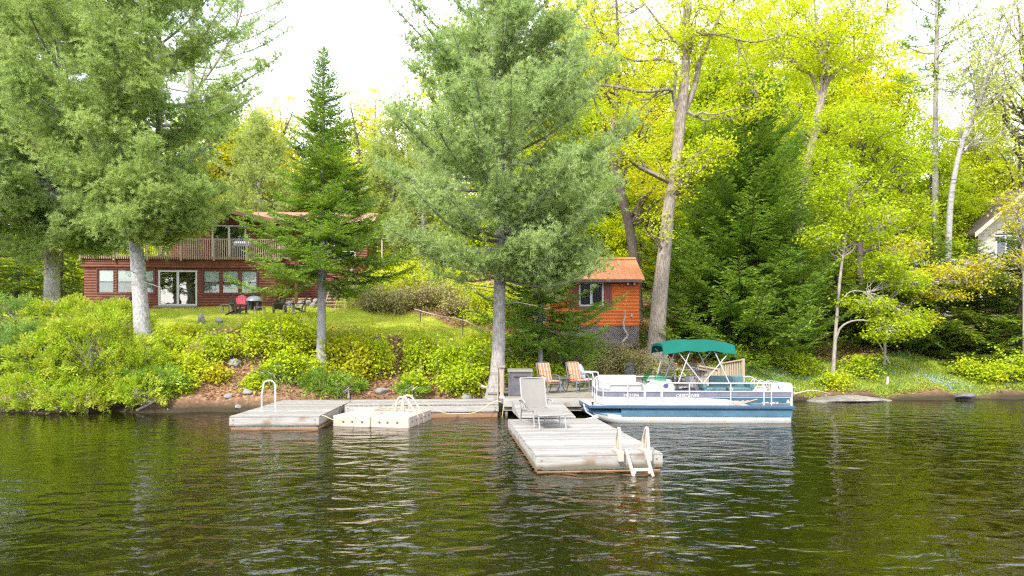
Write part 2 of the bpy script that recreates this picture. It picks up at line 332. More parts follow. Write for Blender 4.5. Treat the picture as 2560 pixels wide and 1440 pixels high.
# ------------------------------------------------------------------ terrain and lake
YS = ([-60, -30, -16, -9, -5, -1, 0.5, 6, 8.5, 11, 14, 20, 40, 80], [26, 24.4, 23.3, 23.4, 24.2, 24.6, 25.3, 25.8, 27.0, 27.5, 27.9, 28.5, 31, 36])
PROF = [(-9.0, [0, 0.5, 2.0, 4.5, 7, 18.2, 27, 45, 90, 200], [0, 0.45, 1.25, 2.55, 3.1, 4.4, 5.2, 9, 17, 30]),
        (-5.0, [0, 0.8, 4.7, 8, 12, 21, 45, 90, 200], [0, 0.55, 2.2, 2.95, 3.7, 7.3, 12, 18, 30]),
        (-1.2, [0, 0.8, 4.7, 8, 12, 21, 45, 90, 200], [0, 0.55, 2.0, 2.75, 3.7, 7.3, 12, 18, 30]),
        (1.0, [0, 2, 4, 6, 10, 20, 45, 90, 200], [0, 0.55, 1.35, 2.2, 3.1, 5.8, 11, 18, 30]),
        (6.0, [0, 2, 4, 6, 10, 20, 45, 90, 200], [0, 0.6, 1.35, 2.2, 3.1, 5.8, 11, 18, 30]),
        (9.5, [0, 0.5, 3, 6, 12, 22, 45, 90, 200], [0, 0.35, 1.3, 2.1, 3.9, 7.2, 12, 18, 30])]
def ysh(x): return np.interp(x, YS[0], YS[1])
def _wob(x, y, s, seed):
    return np.sin(x * s + seed * 1.7 + 1.3 * np.sin(y * s * 0.7 + seed)) * np.cos(y * s * 1.1 + seed * 2.3 + 0.9 * np.sin(x * s * 0.6))
def Hn(x, y):
    x = np.asarray(x, float); y = np.asarray(y, float); ys = ysh(x) + 0.18 * np.sin(x * 1.7) + 0.1 * np.sin(x * 4.1 + 1)
    t = y - ys; cols = [np.interp(t, p[1], p[2]) for p in PROF]; xs = [p[0] for p in PROF]
    z = np.where(x <= xs[0], cols[0], cols[-1])
    for i in range(len(xs) - 1):
        k = np.clip((x - xs[i]) / (xs[i + 1] - xs[i]), 0, 1); z = np.where((x > xs[i]) & (x <= xs[i + 1]), cols[i] * (1 - k) + cols[i + 1] * k, z)
    amp = np.clip(t, 0, 3) / 3 * 0.10
    z = z + amp * (_wob(x, y, 1.3, 1) + 0.6 * _wob(x, y, 3.1, 4))
    z = np.where(t < 0, np.maximum(-2.2, t * 0.55), z)
    far = np.clip((-140 - y) / 60, 0, 1); z = np.where(y < -140, -2.2 + far * 7, z)
    return z
def H(x, y): return float(Hn(x, y))
def lawn_mask(x, y):
    t = y - ysh(x); e = 0.5 * np.sin(x * 0.9) + 0.3 * np.sin(x * 2.3)
    edge = np.interp(x, [-30, -12, -7, -3, -0.5, 0.5], [5.5, 6.0, 6.0, 5.2, 5.0, 9.0])
    back = np.interp(x, [-30, -12, -9.5, -5, -1, 0.5], [19.5, 19.5, 17.0, 12.0, 8.8, 8.5])
    a = np.clip((t - edge - e * 0.6) / 0.9, 0, 1); b = np.clip((back - t + e * 0.5) / 0.6, 0, 1)
    return a * b * np.clip((1.0 - x) / 1.0, 0, 1)
def bank_mask(x, y):                        # grassy shore on the right
    t = y - ysh(x); return np.clip((x - 8.5) / 1.5, 0, 1) * np.clip((4.2 - t + 0.8 * np.sin(x * 1.1)) / 1.0, 0, 1) * np.clip((t - 0.3) / 0.4, 0, 1)
gx = np.concatenate([np.linspace(-320, -40, 24), np.arange(-39, 39, 0.33), np.linspace(40, 320, 24)])
gy = np.concatenate([np.linspace(-320, 0, 28), np.arange(1, 20, 1.0), np.arange(20, 48, 0.33), np.linspace(48.5, 330, 40)])
GX, GY = np.meshgrid(gx, gy); GZ = Hn(GX, GY); nx, ny = len(gx), len(gy)
idx = np.arange(nx * ny).reshape(ny, nx)
quads = np.stack([idx[:-1, :-1], idx[:-1, 1:], idx[1:, 1:], idx[1:, :-1]], -1).reshape(-1, 4)
def groundmat():
    m, t, b = nodes('soil_lawn_and_litter')
    a = t.nodes.new('ShaderNodeAttribute'); a.attribute_name = 'lawn'; a2 = t.nodes.new('ShaderNodeAttribute'); a2.attribute_name = 'bank'
    n1 = noise(t, 0.9, 6); n2 = noise(t, 7, 5); n3 = noise(t, 0.25, 3)
    soil = mixc(t, ramp(t, n1, 0.35, 0.65), (0.26, 0.135, 0.075), (0.20, 0.12, 0.07)); soil = mixc(t, ramp(t, n2, 0.52, 0.66), soil, (0.36, 0.25, 0.16)); soil = mixc(t, ramp(t, n2, 0.44, 0.30), soil, (0.10, 0.075, 0.045))
    grass = mixc(t, ramp(t, n1, 0.35, 0.65), (0.30, 0.40, 0.03), (0.42, 0.46, 0.05)); grass = mixc(t, ramp(t, n2, 0.6, 0.7), grass, (0.38, 0.33, 0.12))
    herb = mixc(t, ramp(t, n1, 0.35, 0.65), (0.20, 0.24, 0.04), (0.28, 0.22, 0.09))
    gp_ = t.nodes.new('ShaderNodeNewGeometry'); sp_ = t.nodes.new('ShaderNodeSeparateXYZ'); t.links.new(gp_.outputs['Position'], sp_.inputs[0])
    soil = mixc(t, ramp(t, sp_.outputs['Z'], 0.50, 0.12), soil, (0.045, 0.035, 0.022)); soil = mixc(t, ramp(t, sp_.outputs['Y'], 44, 52), soil, (0.10, 0.12, 0.03)); soil = mixc(t, ramp(t, sp_.outputs['Y'], -120, -150), soil, (0.05, 0.10, 0.02))
    c = mixc(t, a.outputs['Fac'], soil, grass); c = mixc(t, a2.outputs['Fac'], c, herb)
    t.links.new(c, b.inputs['Base Color']); b.inputs['Roughness'].default_value = 0.95; b.inputs['Specular IOR Level'].default_value = 0.1
    bump(t, b, n2, 0.08); return m
terr = np_mesh('terrain', np.stack([GX, GY, GZ], -1).reshape(-1, 3), quads, groundmat(), smooth=True); tag(terr, kind='structure')
for nm, fn in (('lawn', lawn_mask), ('bank', bank_mask)):
    at = terr.data.attributes.new(nm, 'FLOAT', 'POINT'); at.data.foreach_set('value', fn(GX, GY).ravel().astype(np.float32))

def watermat():
    m, t, b = nodes('lake_water'); t.nodes.remove(b); out = t.nodes['Material Output']
    c = t.nodes.new('ShaderNodeNewGeometry')
    def lay(scale, st, rot, det):
        mpn = t.nodes.new('ShaderNodeMapping'); mpn.inputs['Rotation'].default_value = (0, 0, R(rot)); mpn.inputs['Scale'].default_value = st
        t.links.new(c.outputs['Position'], mpn.inputs['Vector']); n = N(t, 'TexNoise'); n.inputs['Scale'].default_value = scale; n.inputs['Detail'].default_value = det; n.inputs['Roughness'].default_value = 0.5
        n.inputs['Distortion'].default_value = 0.4; t.links.new(mpn.outputs[0], n.inputs['Vector']); return n.outputs['Fac']
    a = lay(2.1, (0.6, 1.0, 1), -24, 2.0); d = lay(8.0, (0.7, 1.0, 1), 25, 2.5); e = lay(0.16, (1, 1, 1), 0, 1.0)
    def math2(op, x, y):
        n = N(t, 'Math', operation=op)
        for i, v in enumerate((x, y)):
            if isinstance(v, (int, float)): n.inputs[i].default_value = v
            else: t.links.new(v, n.inputs[i])
        return n.outputs[0]
    sx = t.nodes.new('ShaderNodeSeparateXYZ'); t.links.new(c.outputs['Position'], sx.inputs[0])
    h = math2('ADD', math2('MULTIPLY', a, WAVE[0]), math2('MULTIPLY', d, WAVE[1]))
    calm = math2('SUBTRACT', math2('MULTIPLY', ramp(t, math2('ADD', sx.outputs['X'], math2('MULTIPLY', sx.outputs['Y'], 0.30)), -5.0, 0.0), 1.15), math2('MULTIPLY', ramp(t, math2('ADD', sx.outputs['X'], math2('MULTIPLY', sx.outputs['Y'], -0.33)), -0.8, 1.2), 0.75))
    h = math2('MULTIPLY', h, math2('ADD', calm, math2('ADD', 0.22, math2('MULTIPLY', e, 0.5))))
    bp = t.nodes.new('ShaderNodeBump'); bp.inputs['Distance'].default_value = 1.0; bp.inputs['Strength'].default_value = 1.0; t.links.new(h, bp.inputs['Height'])
    fr = N(t, 'Fresnel'); fr.inputs['IOR'].default_value = 1.6; t.links.new(bp.outputs[0], fr.inputs['Normal'])
    gl = t.nodes.new('ShaderNodeBsdfGlossy'); gl.inputs['Roughness'].default_value = 0.03; t.links.new(bp.outputs[0], gl.inputs['Normal'])
    tr = t.nodes.new('ShaderNodeBsdfTransparent'); tr.inputs[0].default_value = (0.85, 0.68, 0.14, 1)
    df = t.nodes.new('ShaderNodeBsdfDiffuse'); df.inputs[0].default_value = (0.020, 0.025, 0.002, 1)
    m1 = t.nodes.new('ShaderNodeMixShader'); m1.inputs[0].default_value = 0.35; t.links.new(tr.outputs[0], m1.inputs[1]); t.links.new(df.outputs[0], m1.inputs[2])
    m2 = t.nodes.new('ShaderNodeMixShader'); t.links.new(fr.outputs[0], m2.inputs[0]); t.links.new(m1.outputs[0], m2.inputs[1]); t.links.new(gl.outputs[0], m2.inputs[2]); t.links.new(m2.outputs[0], out.inputs['Surface'])
    return m
WAVE = (0.054, 0.0065)
wt = MB(); wt.add([(-330, -320, 0), (330, -320, 0), (330, 40, 0), (-330, 40, 0)], [(0, 1, 2, 3)])
tag(wt.build('lake_water', watermat()), kind='structure')

# ------------------------------------------------------------------ plant builders
def unit(v): return v / np.maximum(np.linalg.norm(v, axis=-1, keepdims=True), 1e-6)
def diamonds(P, D, U, Ln, Wd, fold=0.0):
    D = unit(D); S = unit(np.cross(D, U)); n = len(P); Ln = np.broadcast_to(np.asarray(Ln, float).reshape(-1, 1), (n, 1)); Wd = np.broadcast_to(np.asarray(Wd, float).reshape(-1, 1), (n, 1))
    up = unit(np.cross(S, D)) * (fold * Wd)
    V = np.stack([P, P + D * Ln * 0.45 + S * Wd / 2 + up, P + D * Ln, P + D * Ln * 0.45 - S * Wd / 2 + up], 1).reshape(-1, 3)
    return V, np.arange(n * 4, dtype=np.int32).reshape(-1, 4)
def needles(P, D, Ln, Wd, rng):
    D = unit(D); S = unit(np.cross(D, rng.normal(size=D.shape))); n = len(P); Ln = np.asarray(Ln).reshape(-1, 1)
    V = np.stack([P - S * Wd / 2, P + S * Wd / 2, P + D * Ln], 1).reshape(-1, 3)
    return V, np.arange(n * 3, dtype=np.int32).reshape(-1, 3)
def resample(path, n):                      # smooth curve through (point, radius) pairs
    P = np.array([tuple(p) for p, _ in path], float); r = np.array([q for _, q in path], float)
    d = np.concatenate([[0], np.cumsum(np.linalg.norm(np.diff(P, axis=0), axis=1))]); k = len(P); u = np.linspace(0, d[-1], n); out = []
    for x in u:
        i = min(max(np.searchsorted(d, x) - 1, 0), k - 2); t = (x - d[i]) / (d[i + 1] - d[i])
        p0, p1, p2, p3 = P[max(i - 1, 0)], P[i], P[i + 1], P[min(i + 2, k - 1)]
        out.append(0.5 * ((2 * p1) + (-p0 + p2) * t + (2 * p0 - 5 * p1 + 4 * p2 - p3) * t * t + (-p0 + 3 * p1 - 3 * p2 + p3) * t ** 3))
    return np.array(out), np.interp(u, d, r)
def trunk_tube(mb, path, n=24, sides=12, flare=0.0, rng=None, wob=0.06):
    P, r = resample(path, n)
    if flare:
        z = P[:, 2] - P[0, 2]; r = r * (1 + flare * np.exp(-np.maximum(z, 0) / 0.55))
    v0 = len(mb.v); mb.tube([Vector(p) for p in P], list(r), sides)
    if rng is not None:
        a = rng.uniform(0, 6.28, 4)
        for i in range(n):
            for k in range(sides):
                th = 2 * math.pi * k / sides; c = P[i]; v = np.array(mb.v[v0 + i * sides + k]); fl = 1 + wob * (math.sin(3 * th + a[0] + i * 0.15) + 0.7 * math.sin(5 * th + a[1] - i * 0.3)) * (1 + 2.2 * flare * math.exp(-i * 0.6))
                mb.v[v0 + i * sides + k] = tuple(c + (v - c) * fl)
    return P, r
def at_height(P, r, z):
    i = int(np.clip(np.searchsorted(P[:, 2], z), 1, len(P) - 1)); t = np.clip((z - P[i - 1, 2]) / max(P[i, 2] - P[i - 1, 2], 1e-4), 0, 1)
    return P[i - 1] * (1 - t) + P[i] * t, r[i - 1] * (1 - t) + r[i] * t
def in_blob(rng, n, rad, shell=0.35):
    d = unit(rng.normal(size=(n, 3))); q = shell + (1 - shell) * rng.random((n, 1)) ** 0.6
    return d * q * np.asarray(rad)
def loc_path(path, base): return [(Vector(p) - Vector(base), r) for p, r in path]
def finish_tree(name, label, cat, base, tmb, V, Fc, bark, leaf, group, crown='crown'):
    root = thing(name, label, cat, base, 0, group)
    if tmb is not None and tmb.v: tmb.build('trunk', bark, root, smooth=True, angle=60)
    np_mesh(crown, V, Fc, leaf, root)
    return root

def decid(name, label, path, blobs, leaf, bark, seed, cat='tree', per=26, size=0.15, sig=0.36, limbs=7, flare=0.35, group=None, extra=(), tw=0.012, flat=0.5, sides=12, bare=0.0):
    """path: trunk [(point, radius)], blobs: [(centre, (rx,ry,rz), clusters)], extra: limbs given as paths."""
    rng = np.random.default_rng(seed); base = Vector(path[0][0]); path = loc_path(path, base); mb = MB()
    P, r = trunk_tube(mb, path, 26, sides, flare, rng); pos = []
    ex = []
    for e in extra:
        e = loc_path(e, base); q, qr = trunk_tube(mb, e, 14, 7, 0, rng, 0.04); ex.append((q, qr))
    for c, rad, ncl in blobs:
        c = np.array(tuple(Vector(c) - base)); T = c + in_blob(rng, limbs, np.array(rad) * 0.8, 0.3); LP = [P[-4:]] if np.linalg.norm(P[-1] - c) < max(rad) * 1.5 else []
        for q, qr in ex:
            if np.linalg.norm(q[-1] - c) < max(rad) * 1.6: LP.append(q[4:])
        for tg in T:
            src = (P, r)
            for q, qr in ex:
                if np.min(np.linalg.norm(q - tg, axis=1)) < np.min(np.linalg.norm(P - tg, axis=1)): src = (q, qr)
            hd = np.linalg.norm(tg[:2] - c[:2]); z0 = min(max(tg[2] - 0.9 * rad[2] - rng.random() * rad[2] * 0.6, P[0, 2] + 0.28 * (P[-1, 2] - P[0, 2])), P[-1, 2] * 0.96)
            if src[0] is P: s, sr = at_height(P, r, z0)
            else:
                i = int(np.argmin(np.linalg.norm(src[0] - tg, axis=1))); i = max(1, i - 3); s, sr = src[0][i], src[1][i]
            k = np.linspace(0, 1, 7)[:, None]; mid = (s + tg) / 2 + rng.normal(size=3) * 0.10 * np.linalg.norm(tg - s) + np.array([0, 0, -0.06 * np.linalg.norm(tg - s)])
            cv = (1 - k) ** 2 * s + 2 * k * (1 - k) * mid + k * k * tg
            cv[1:-1] += rng.normal(size=(5, 3)) * 0.03 * np.linalg.norm(tg - s)
            r0 = min(sr * 0.5, 0.03 + 0.02 * np.linalg.norm(tg - s)); mb.tube([Vector(p) for p in cv], [float(r0 * (1 - 0.85 * u) + 0.006) for u in k[:, 0]], 5); LP.append(cv[2:])
        A = np.concatenate(LP); Q = c + in_blob(rng, ncl, rad, 0.25)
        d2 = ((Q[:, None, :] - A[None]) ** 2).sum(-1); nn = A[np.argmin(d2, 1)]
        Q = nn + (Q - nn) * np.minimum(1, (0.55 * max(rad)) / np.maximum(np.sqrt(d2.min(1)), 1e-3))[:, None]
        for a, q in zip(nn, Q):
            m_ = (a + q) / 2 + rng.normal(size=3) * 0.08; mb.tube([Vector(a), Vector(m_), Vector(q)], [tw * 1.5, tw, tw * 0.5], 3)
        pos.append(Q[rng.random(len(Q)) >= bare])
    Q = np.concatenate(pos); n = len(Q); cs = rng.uniform(0.6, 1.3, n) * sig
    m = np.maximum(3, (per * rng.uniform(0.45, 1.4, n))).astype(int); ii = np.repeat(np.arange(n), m); k = len(ii)
    off = rng.normal(size=(k, 3)) * cs[ii][:, None] * np.array([1, 1, flat]); PP = Q[ii] + off
    U = np.array([0, 0, 1.0]) + rng.normal(size=(k, 3)) * 0.55; D = rng.normal(size=(k, 3)) * np.array([1, 1, 0.5]) + np.array([0, 0, -0.25])
    V, Fc = diamonds(PP, D, U, size * rng.uniform(0.6, 1.25, k), size * 0.72 * rng.uniform(0.7, 1.2, k), 0.12)
    return finish_tree(name, label, cat, base, mb, V, Fc, bark, leaf, group)

def pine(name, label, stems, zlo, zhi, Rf, nb, seed, leaf, bark, group=None, elev=(0.0, 0.75), nper=13, nl=0.15, nw=0.02, sp=0.15, tsp=0.06, flare=0.3, bias=None, curl=0.22, start=0.2, puff=0.09, low=None, pufd=1.15, pufn=46, pufr=0.25, cat='pine tree', dead=8, slen=1.0):
    rng = np.random.default_rng(seed); base = Vector(stems[0][0][0]); mb = MB(); ST = []
    for i, s in enumerate(stems): ST.append(trunk_tube(mb, loc_path(s, base), 26, 12 if i == 0 else 8, flare if i == 0 else 0, rng, 0.035))
    zlo -= base.z; zhi -= base.z; TP, TD = [], []
    hs = zlo + (zhi - zlo) * (np.arange(nb) + rng.random(nb)) / nb; az = rng.uniform(0, 6.28)
    lows = [] if low is None else [zlo + rng.uniform(0, low[2]) for _ in range(low[1])]
    for hi_, h in enumerate(list(hs) + lows):
        fr = (h - zlo) / (zhi - zlo); cand = [s for s in ST if s[0][0, 2] <= h <= s[0][-1, 2]] or [ST[0]]
        P, r = cand[rng.integers(len(cand))]; s0, r0 = at_height(P, r, h); az += 2.4 + rng.normal() * 0.35
        if bias is not None and rng.random() < 0.35: az = bias + rng.normal() * 0.7
        Ln = max(0.35, Rf(fr) * rng.uniform(0.62, 1.12))
        if hi_ >= len(hs): az = low[0] + rng.normal() * (low[4] if len(low) > 4 else 0.28); Ln = low[3] * rng.uniform(0.6, 1.05)
        e = elev[0] + (elev[1] - elev[0]) * fr + rng.normal() * 0.09
        dirh = np.array([math.cos(az), math.sin(az), 0]); side = np.array([-dirh[1], dirh[0], 0]); k = np.linspace(0, 1, 9)
        sag = -0.06 * (1 - fr); cv = s0 + np.outer(k * Ln * math.cos(e), dirh) + np.outer(k * k * Ln * rng.normal() * 0.12, side); cv[:, 2] += Ln * (math.sin(e) * k + sag * np.sin(k * 3.14) + curl * k ** 2.2)
        br = min(float(r0) * 0.55, 0.012 + 0.014 * Ln); mb.tube([Vector(p) for p in cv], [br * (1 - 0.85 * q) + 0.004 for q in k], 5)
        ns = max(3, int(Ln * (1 - start) / sp)); ss = start + (1 - start) * (np.arange(ns) + rng.random(ns) * 0.7) / ns; sgn = 1
        for s in ss:
            i = min(int(s * 8), 7); t = s * 8 - i; p = cv[i] * (1 - t) + cv[i + 1] * t; bd = cv[i + 1] - cv[i]; bd = bd / np.linalg.norm(bd); sgn = -sgn
            a = rng.uniform(0.45, 1.15) * sgn; sdv = bd * math.cos(a) + side * math.sin(a) + np.array([0, 0, rng.uniform(0.02, 0.5)]) ; sdv /= np.linalg.norm(sdv)
            ls = slen * (0.22 + 0.62 * (1 - s) * min(1, Ln / 3.2)) * rng.uniform(0.6, 1.3); q = p + sdv * ls
            if ls > 0.45: mb.tube([Vector(p), Vector(q)], [0.008, 0.004], 3)
            u = np.arange(min(0.12, ls * 0.25), ls + 0.04, tsp)[:, None]; TP.append(p + sdv * u + rng.normal(size=(len(u), 3)) * np.array([puff, puff, puff * 0.8]) + np.array([0, 0, 0.10]) * (u / max(ls, 0.2)) ** 2); TD.append(np.repeat(sdv[None], len(u), 0))
        npf = max(1, int(Ln * pufd * rng.uniform(0.7, 1.3)))
        for _ in range(npf):
            s = rng.uniform(0.38, 1.0); i = min(int(s * 8), 7); t = s * 8 - i; p = cv[i] * (1 - t) + cv[i + 1] * t + side * rng.normal() * 0.34 * min(1.3, Ln * 0.35) * (1.25 - s) + np.array([0, 0, rng.uniform(-0.05, 0.3)])
            m = int(pufn * rng.uniform(0.6, 1.3)); w = pufr * rng.uniform(0.7, 1.3); o = rng.normal(size=(m, 3)) * np.array([w, w, w * 0.8]); TP.append(p + o); TD.append(unit(o + np.array([0, 0, w * 1.1]) + dirh * w * 0.8))
        u = np.linspace(max(start, 0.5), 1.0, max(2, int(Ln * 4))); TP.append(np.stack([np.interp(u, k, cv[:, j]) for j in range(3)], 1)); TD.append(np.repeat((cv[-1] - cv[-2])[None] / np.linalg.norm(cv[-1] - cv[-2]), len(u), 0))
    for _ in range(dead):
        h = zlo - rng.uniform(-0.8, 1.6); P, r = ST[0]; s0, r0 = at_height(P, r, max(h, 1.5)); a = rng.uniform(0, 6.28); l = rng.uniform(0.6, 2.0); d = np.array([math.cos(a), math.sin(a), rng.uniform(-0.3, 0.15)])
        mb.tube([Vector(s0), Vector(s0 + d * l * 0.5 + rng.normal(size=3) * 0.06), Vector(s0 + d * l)], [0.022, 0.014, 0.005], 4)
    TP = np.concatenate(TP); TD = np.concatenate(TD); ii = np.repeat(np.arange(len(TP)), nper); k = len(ii)
    D = TD[ii] * 0.45 + np.array([0, 0, 0.22]) + unit(rng.normal(size=(k, 3))) * 0.75
    V, Fc = needles(TP[ii] + rng.normal(size=(k, 3)) * 0.02, D, nl * rng.uniform(0.6, 1.15, k), nw, rng)
    return finish_tree(name, label, cat, base, mb, V, Fc, bark, leaf, group)

def fir(name, label, path, zlo, Rf, nb, seed, leaf, bark, group=None, step=0.085, el=0.13, ew=0.042, droop=0.10, tip=0.18, lat=0.42, cat='fir tree', flare=0.25, jit=0.25, power=1.0, latmax=0.95, hang=0.0, dead=10):
    rng = np.random.default_rng(seed); base = Vector(path[0][0]); mb = MB(); P, r = trunk_tube(mb, loc_path(path, base), 24, 10, flare, rng, 0.03)
    zlo -= base.z; zt = P[-1, 2]; PP, DD, UU = [], [], []; az = rng.uniform(0, 6.28)
    hs = zlo + (zt - 0.05 - zlo) * ((np.arange(nb) + rng.random(nb)) / nb) ** power
    for h in hs:
        fr = (h - zlo) / (zt - zlo); s0, r0 = at_height(P, r, h); az += 2.4 + rng.normal() * 0.4; Ln = max(0.12, Rf(fr) * (1 + jit * rng.normal() * 0.6))
        dirh = np.array([math.cos(az), math.sin(az), 0]); side = np.array([-dirh[1], dirh[0], 0]); k = np.linspace(0, 1, 8)
        e = 0.5 * fr ** 1.5 + rng.normal() * 0.06; cv = s0 + np.outer(k * Ln, dirh) + np.outer(k * k * Ln * rng.normal() * 0.08, side); cv[:, 2] += Ln * (math.sin(e) * k - droop * (1 - fr) * np.sin(k * 2.2) * 1.6 + tip * k ** 3)
        mb.tube([Vector(p) for p in cv], [min(float(r0) * 0.5, 0.007 + 0.008 * Ln) * (1 - 0.8 * q) + 0.003 for q in k], 4)
        ns = max(3, int(Ln / (step * 1.25))); ss = 0.10 + 0.9 * (np.arange(ns) + rng.random(ns) * 0.5) / ns
        for s in ss:
            i = min(int(s * 7), 6); t = s * 7 - i; p = cv[i] * (1 - t) + cv[i + 1] * t; bd = cv[i + 1] - cv[i]; bd = bd / np.linalg.norm(bd)
            for sg in (-1, 1):
                a = rng.uniform(0.65, 1.05) * sg; ld = bd * math.cos(a) + side * math.sin(a); ld[2] += rng.normal() * 0.16 + 0.05 - hang; ld /= np.linalg.norm(ld)
                ls = min(latmax, lat * Ln * (1.03 - s) ** 0.65 + 0.08) * rng.uniform(0.6, 1.2); m = max(1, int(ls / step)); u = (np.arange(m) + 0.3)[:, None] * step
                q = p + ld * u; q[:, 2] -= (0.10 + hang) * u[:, 0] ** 2
                for b in (-1, 0, 1):
                    d = ld * 0.8 + np.cross(np.array([0, 0, 1.0]), ld) * 0.62 * b; PP.append(q); DD.append(np.repeat(d[None], m, 0)); UU.append(np.array([0, 0, 1.0]) + rng.normal(size=(m, 3)) * 0.35)
    for _ in range(dead):
        h = zlo + rng.uniform(-0.3, 2.0); s0, r0 = at_height(P, r, max(h, 0.6)); a = rng.uniform(0, 6.28); l = rng.uniform(0.5, 1.6); d = np.array([math.cos(a), math.sin(a), rng.uniform(-0.25, 0.1)])
        mb.tube([Vector(s0), Vector(s0 + d * l * 0.55 + rng.normal(size=3) * 0.05), Vector(s0 + d * l)], [0.014, 0.009, 0.004], 4)
    PP = np.concatenate(PP); DD = np.concatenate(DD); UU = np.concatenate(UU); k = len(PP); DD = DD + rng.normal(size=(k, 3)) * 0.14
    V, Fc = diamonds(PP + rng.normal(size=(k, 3)) * 0.015, DD, UU, el * rng.uniform(0.7, 1.25, k), ew * rng.uniform(0.7, 1.2, k), 0.1)
    return finish_tree(name, label, cat, base, mb, V, Fc, bark, leaf, group)

def shrub(name, label, base, rad, leaf, seed, ncl=60, per=22, size=0.10, sig=0.2, stems=5, group=None, cat='shrub', zc=0.55, stem='stem', flat=0.7, sr=0.014):
    rng = np.random.default_rng(seed); base = Vector(base); mb = MB(); c = np.array([0, 0, rad[2] * zc * 2 - rad[2] * 0.15]); A = []
    for i in range(stems):
        tg = c + in_blob(rng, 1, np.array(rad) * 0.8, 0.4)[0]; s = np.array([rng.normal() * 0.08, rng.normal() * 0.08, -0.08]); md = (s + tg) / 2 + np.array([rng.normal() * 0.08, rng.normal() * 0.08, 0.12 * rad[2]])
        k = np.linspace(0, 1, 6)[:, None]; cv = (1 - k) ** 2 * s + 2 * k * (1 - k) * md + k * k * tg; mb.tube([Vector(p) for p in cv], [sr * (1 - 0.7 * float(u)) for u in k[:, 0]], 5); A.append(cv[1:])
    A = np.concatenate(A); Q = c + in_blob(rng, ncl, rad, 0.2) * rng.uniform(0.65, 1.4, (ncl, 1)); Q[:, 2] += np.where(rng.random(ncl) < 0.15, rng.uniform(0, 0.5, ncl) * rad[2], 0); Q[:, 2] = np.maximum(Q[:, 2], 0.03); d2 = ((Q[:, None] - A[None]) ** 2).sum(-1); nn = A[np.argmin(d2, 1)]
    for a, q in zip(nn, Q): mb.tube([Vector(a), Vector((a + q) / 2 + np.array([0, 0, 0.04])), Vector(q)], [0.006, 0.005, 0.003], 3)
    m = np.maximum(3, per * rng.uniform(0.4, 1.4, ncl)).astype(int); ii = np.repeat(np.arange(ncl), m); k = len(ii)
    PP = Q[ii] + rng.normal(size=(k, 3)) * sig * np.array([1, 1, flat]); U = np.array([0, -0.3, 0.9]) + rng.normal(size=(k, 3)) * 0.6; D = rng.normal(size=(k, 3)) * np.array([1, 1, 0.5]) + np.array([0, 0, -0.3])
    V, Fc = diamonds(PP, D, U, size * rng.uniform(0.6, 1.3, k), size * 0.68 * rng.uniform(0.7, 1.2, k), 0.12)
    root = thing(name, label, cat, base, 0, group); mb.build('stems', M[stem], root, smooth=True); np_mesh('foliage', V, Fc, leaf, root); return root
def cedar(name, label, base, rad, leaf, seed, ncl=260, per=34, group=None, cat='cedar shrub', el=0.095, ew=0.04, hang=0.0):
    rng = np.random.default_rng(seed); base = Vector(base); mb = MB(); c = np.array([0, 0, rad[2] * 0.85]); Q = c + in_blob(rng, ncl, rad, 0.5)
    bumpy = 1 + 0.16 * np.sin(Q[:, 0] * 2.3 + seed) * np.cos(Q[:, 2] * 2.9 + seed * 2) + 0.1 * np.sin(Q[:, 1] * 3 + Q[:, 0] * 4); Q = c + (Q - c) * bumpy[:, None]; Q[:, 2] = np.maximum(Q[:, 2], 0.05)
    for i in range(0, ncl, 4):
        s = np.array([rng.normal() * 0.15, rng.normal() * 0.15, max(0.0, Q[i, 2] * 0.45)]); mb.tube([Vector(s), Vector((s + Q[i]) / 2 + np.array([0, 0, 0.1])), Vector(Q[i])], [0.018, 0.012, 0.004], 4)
    for _ in range(5): mb.tube([Vector((rng.normal() * 0.15, rng.normal() * 0.15, -0.1)), Vector((rng.normal() * 0.25, rng.normal() * 0.25, rad[2] * 0.7)), Vector((rng.normal() * 0.3, rng.normal() * 0.3, rad[2] * 1.3))], [0.05, 0.035, 0.01], 6)
    out = unit(Q - c * np.array([1, 1, 0.7])); ii = np.repeat(np.arange(ncl), per); k = len(ii); fan = unit(out + rng.normal(size=(ncl, 3)) * 0.35 + np.array([0, 0, 0.25])); w = unit(np.cross(fan, rng.normal(size=(ncl, 3))))
    u = rng.random((k, 1)); v = rng.normal(size=(k, 1)) * 0.5; D = fan[ii] + w[ii] * v * 1.1 + rng.normal(size=(k, 3)) * 0.25; PP = Q[ii] + fan[ii] * (u - 0.5) * 0.30 + w[ii] * v * u * 0.26 + rng.normal(size=(k, 3)) * 0.03; PP[:, 2] -= hang * u[:, 0]
    V, Fc = diamonds(PP, D + np.array([0, 0, -hang]), np.cross(fan[ii], w[ii]) + rng.normal(size=(k, 3)) * 0.4, el * rng.uniform(0.6, 1.3, k), ew * rng.uniform(0.7, 1.3, k), 0.1)
    root = thing(name, label, cat, base, 0, group); mb.build('stems', M['stem'], root, smooth=True); np_mesh('foliage', V, Fc, leaf, root); return root
def G(px, D, dz=0.0):                       # a place on the ground under a photograph column, D metres away
    x = (px - 1280) / F * D; return Vector((x, D, H(x, D) + dz))
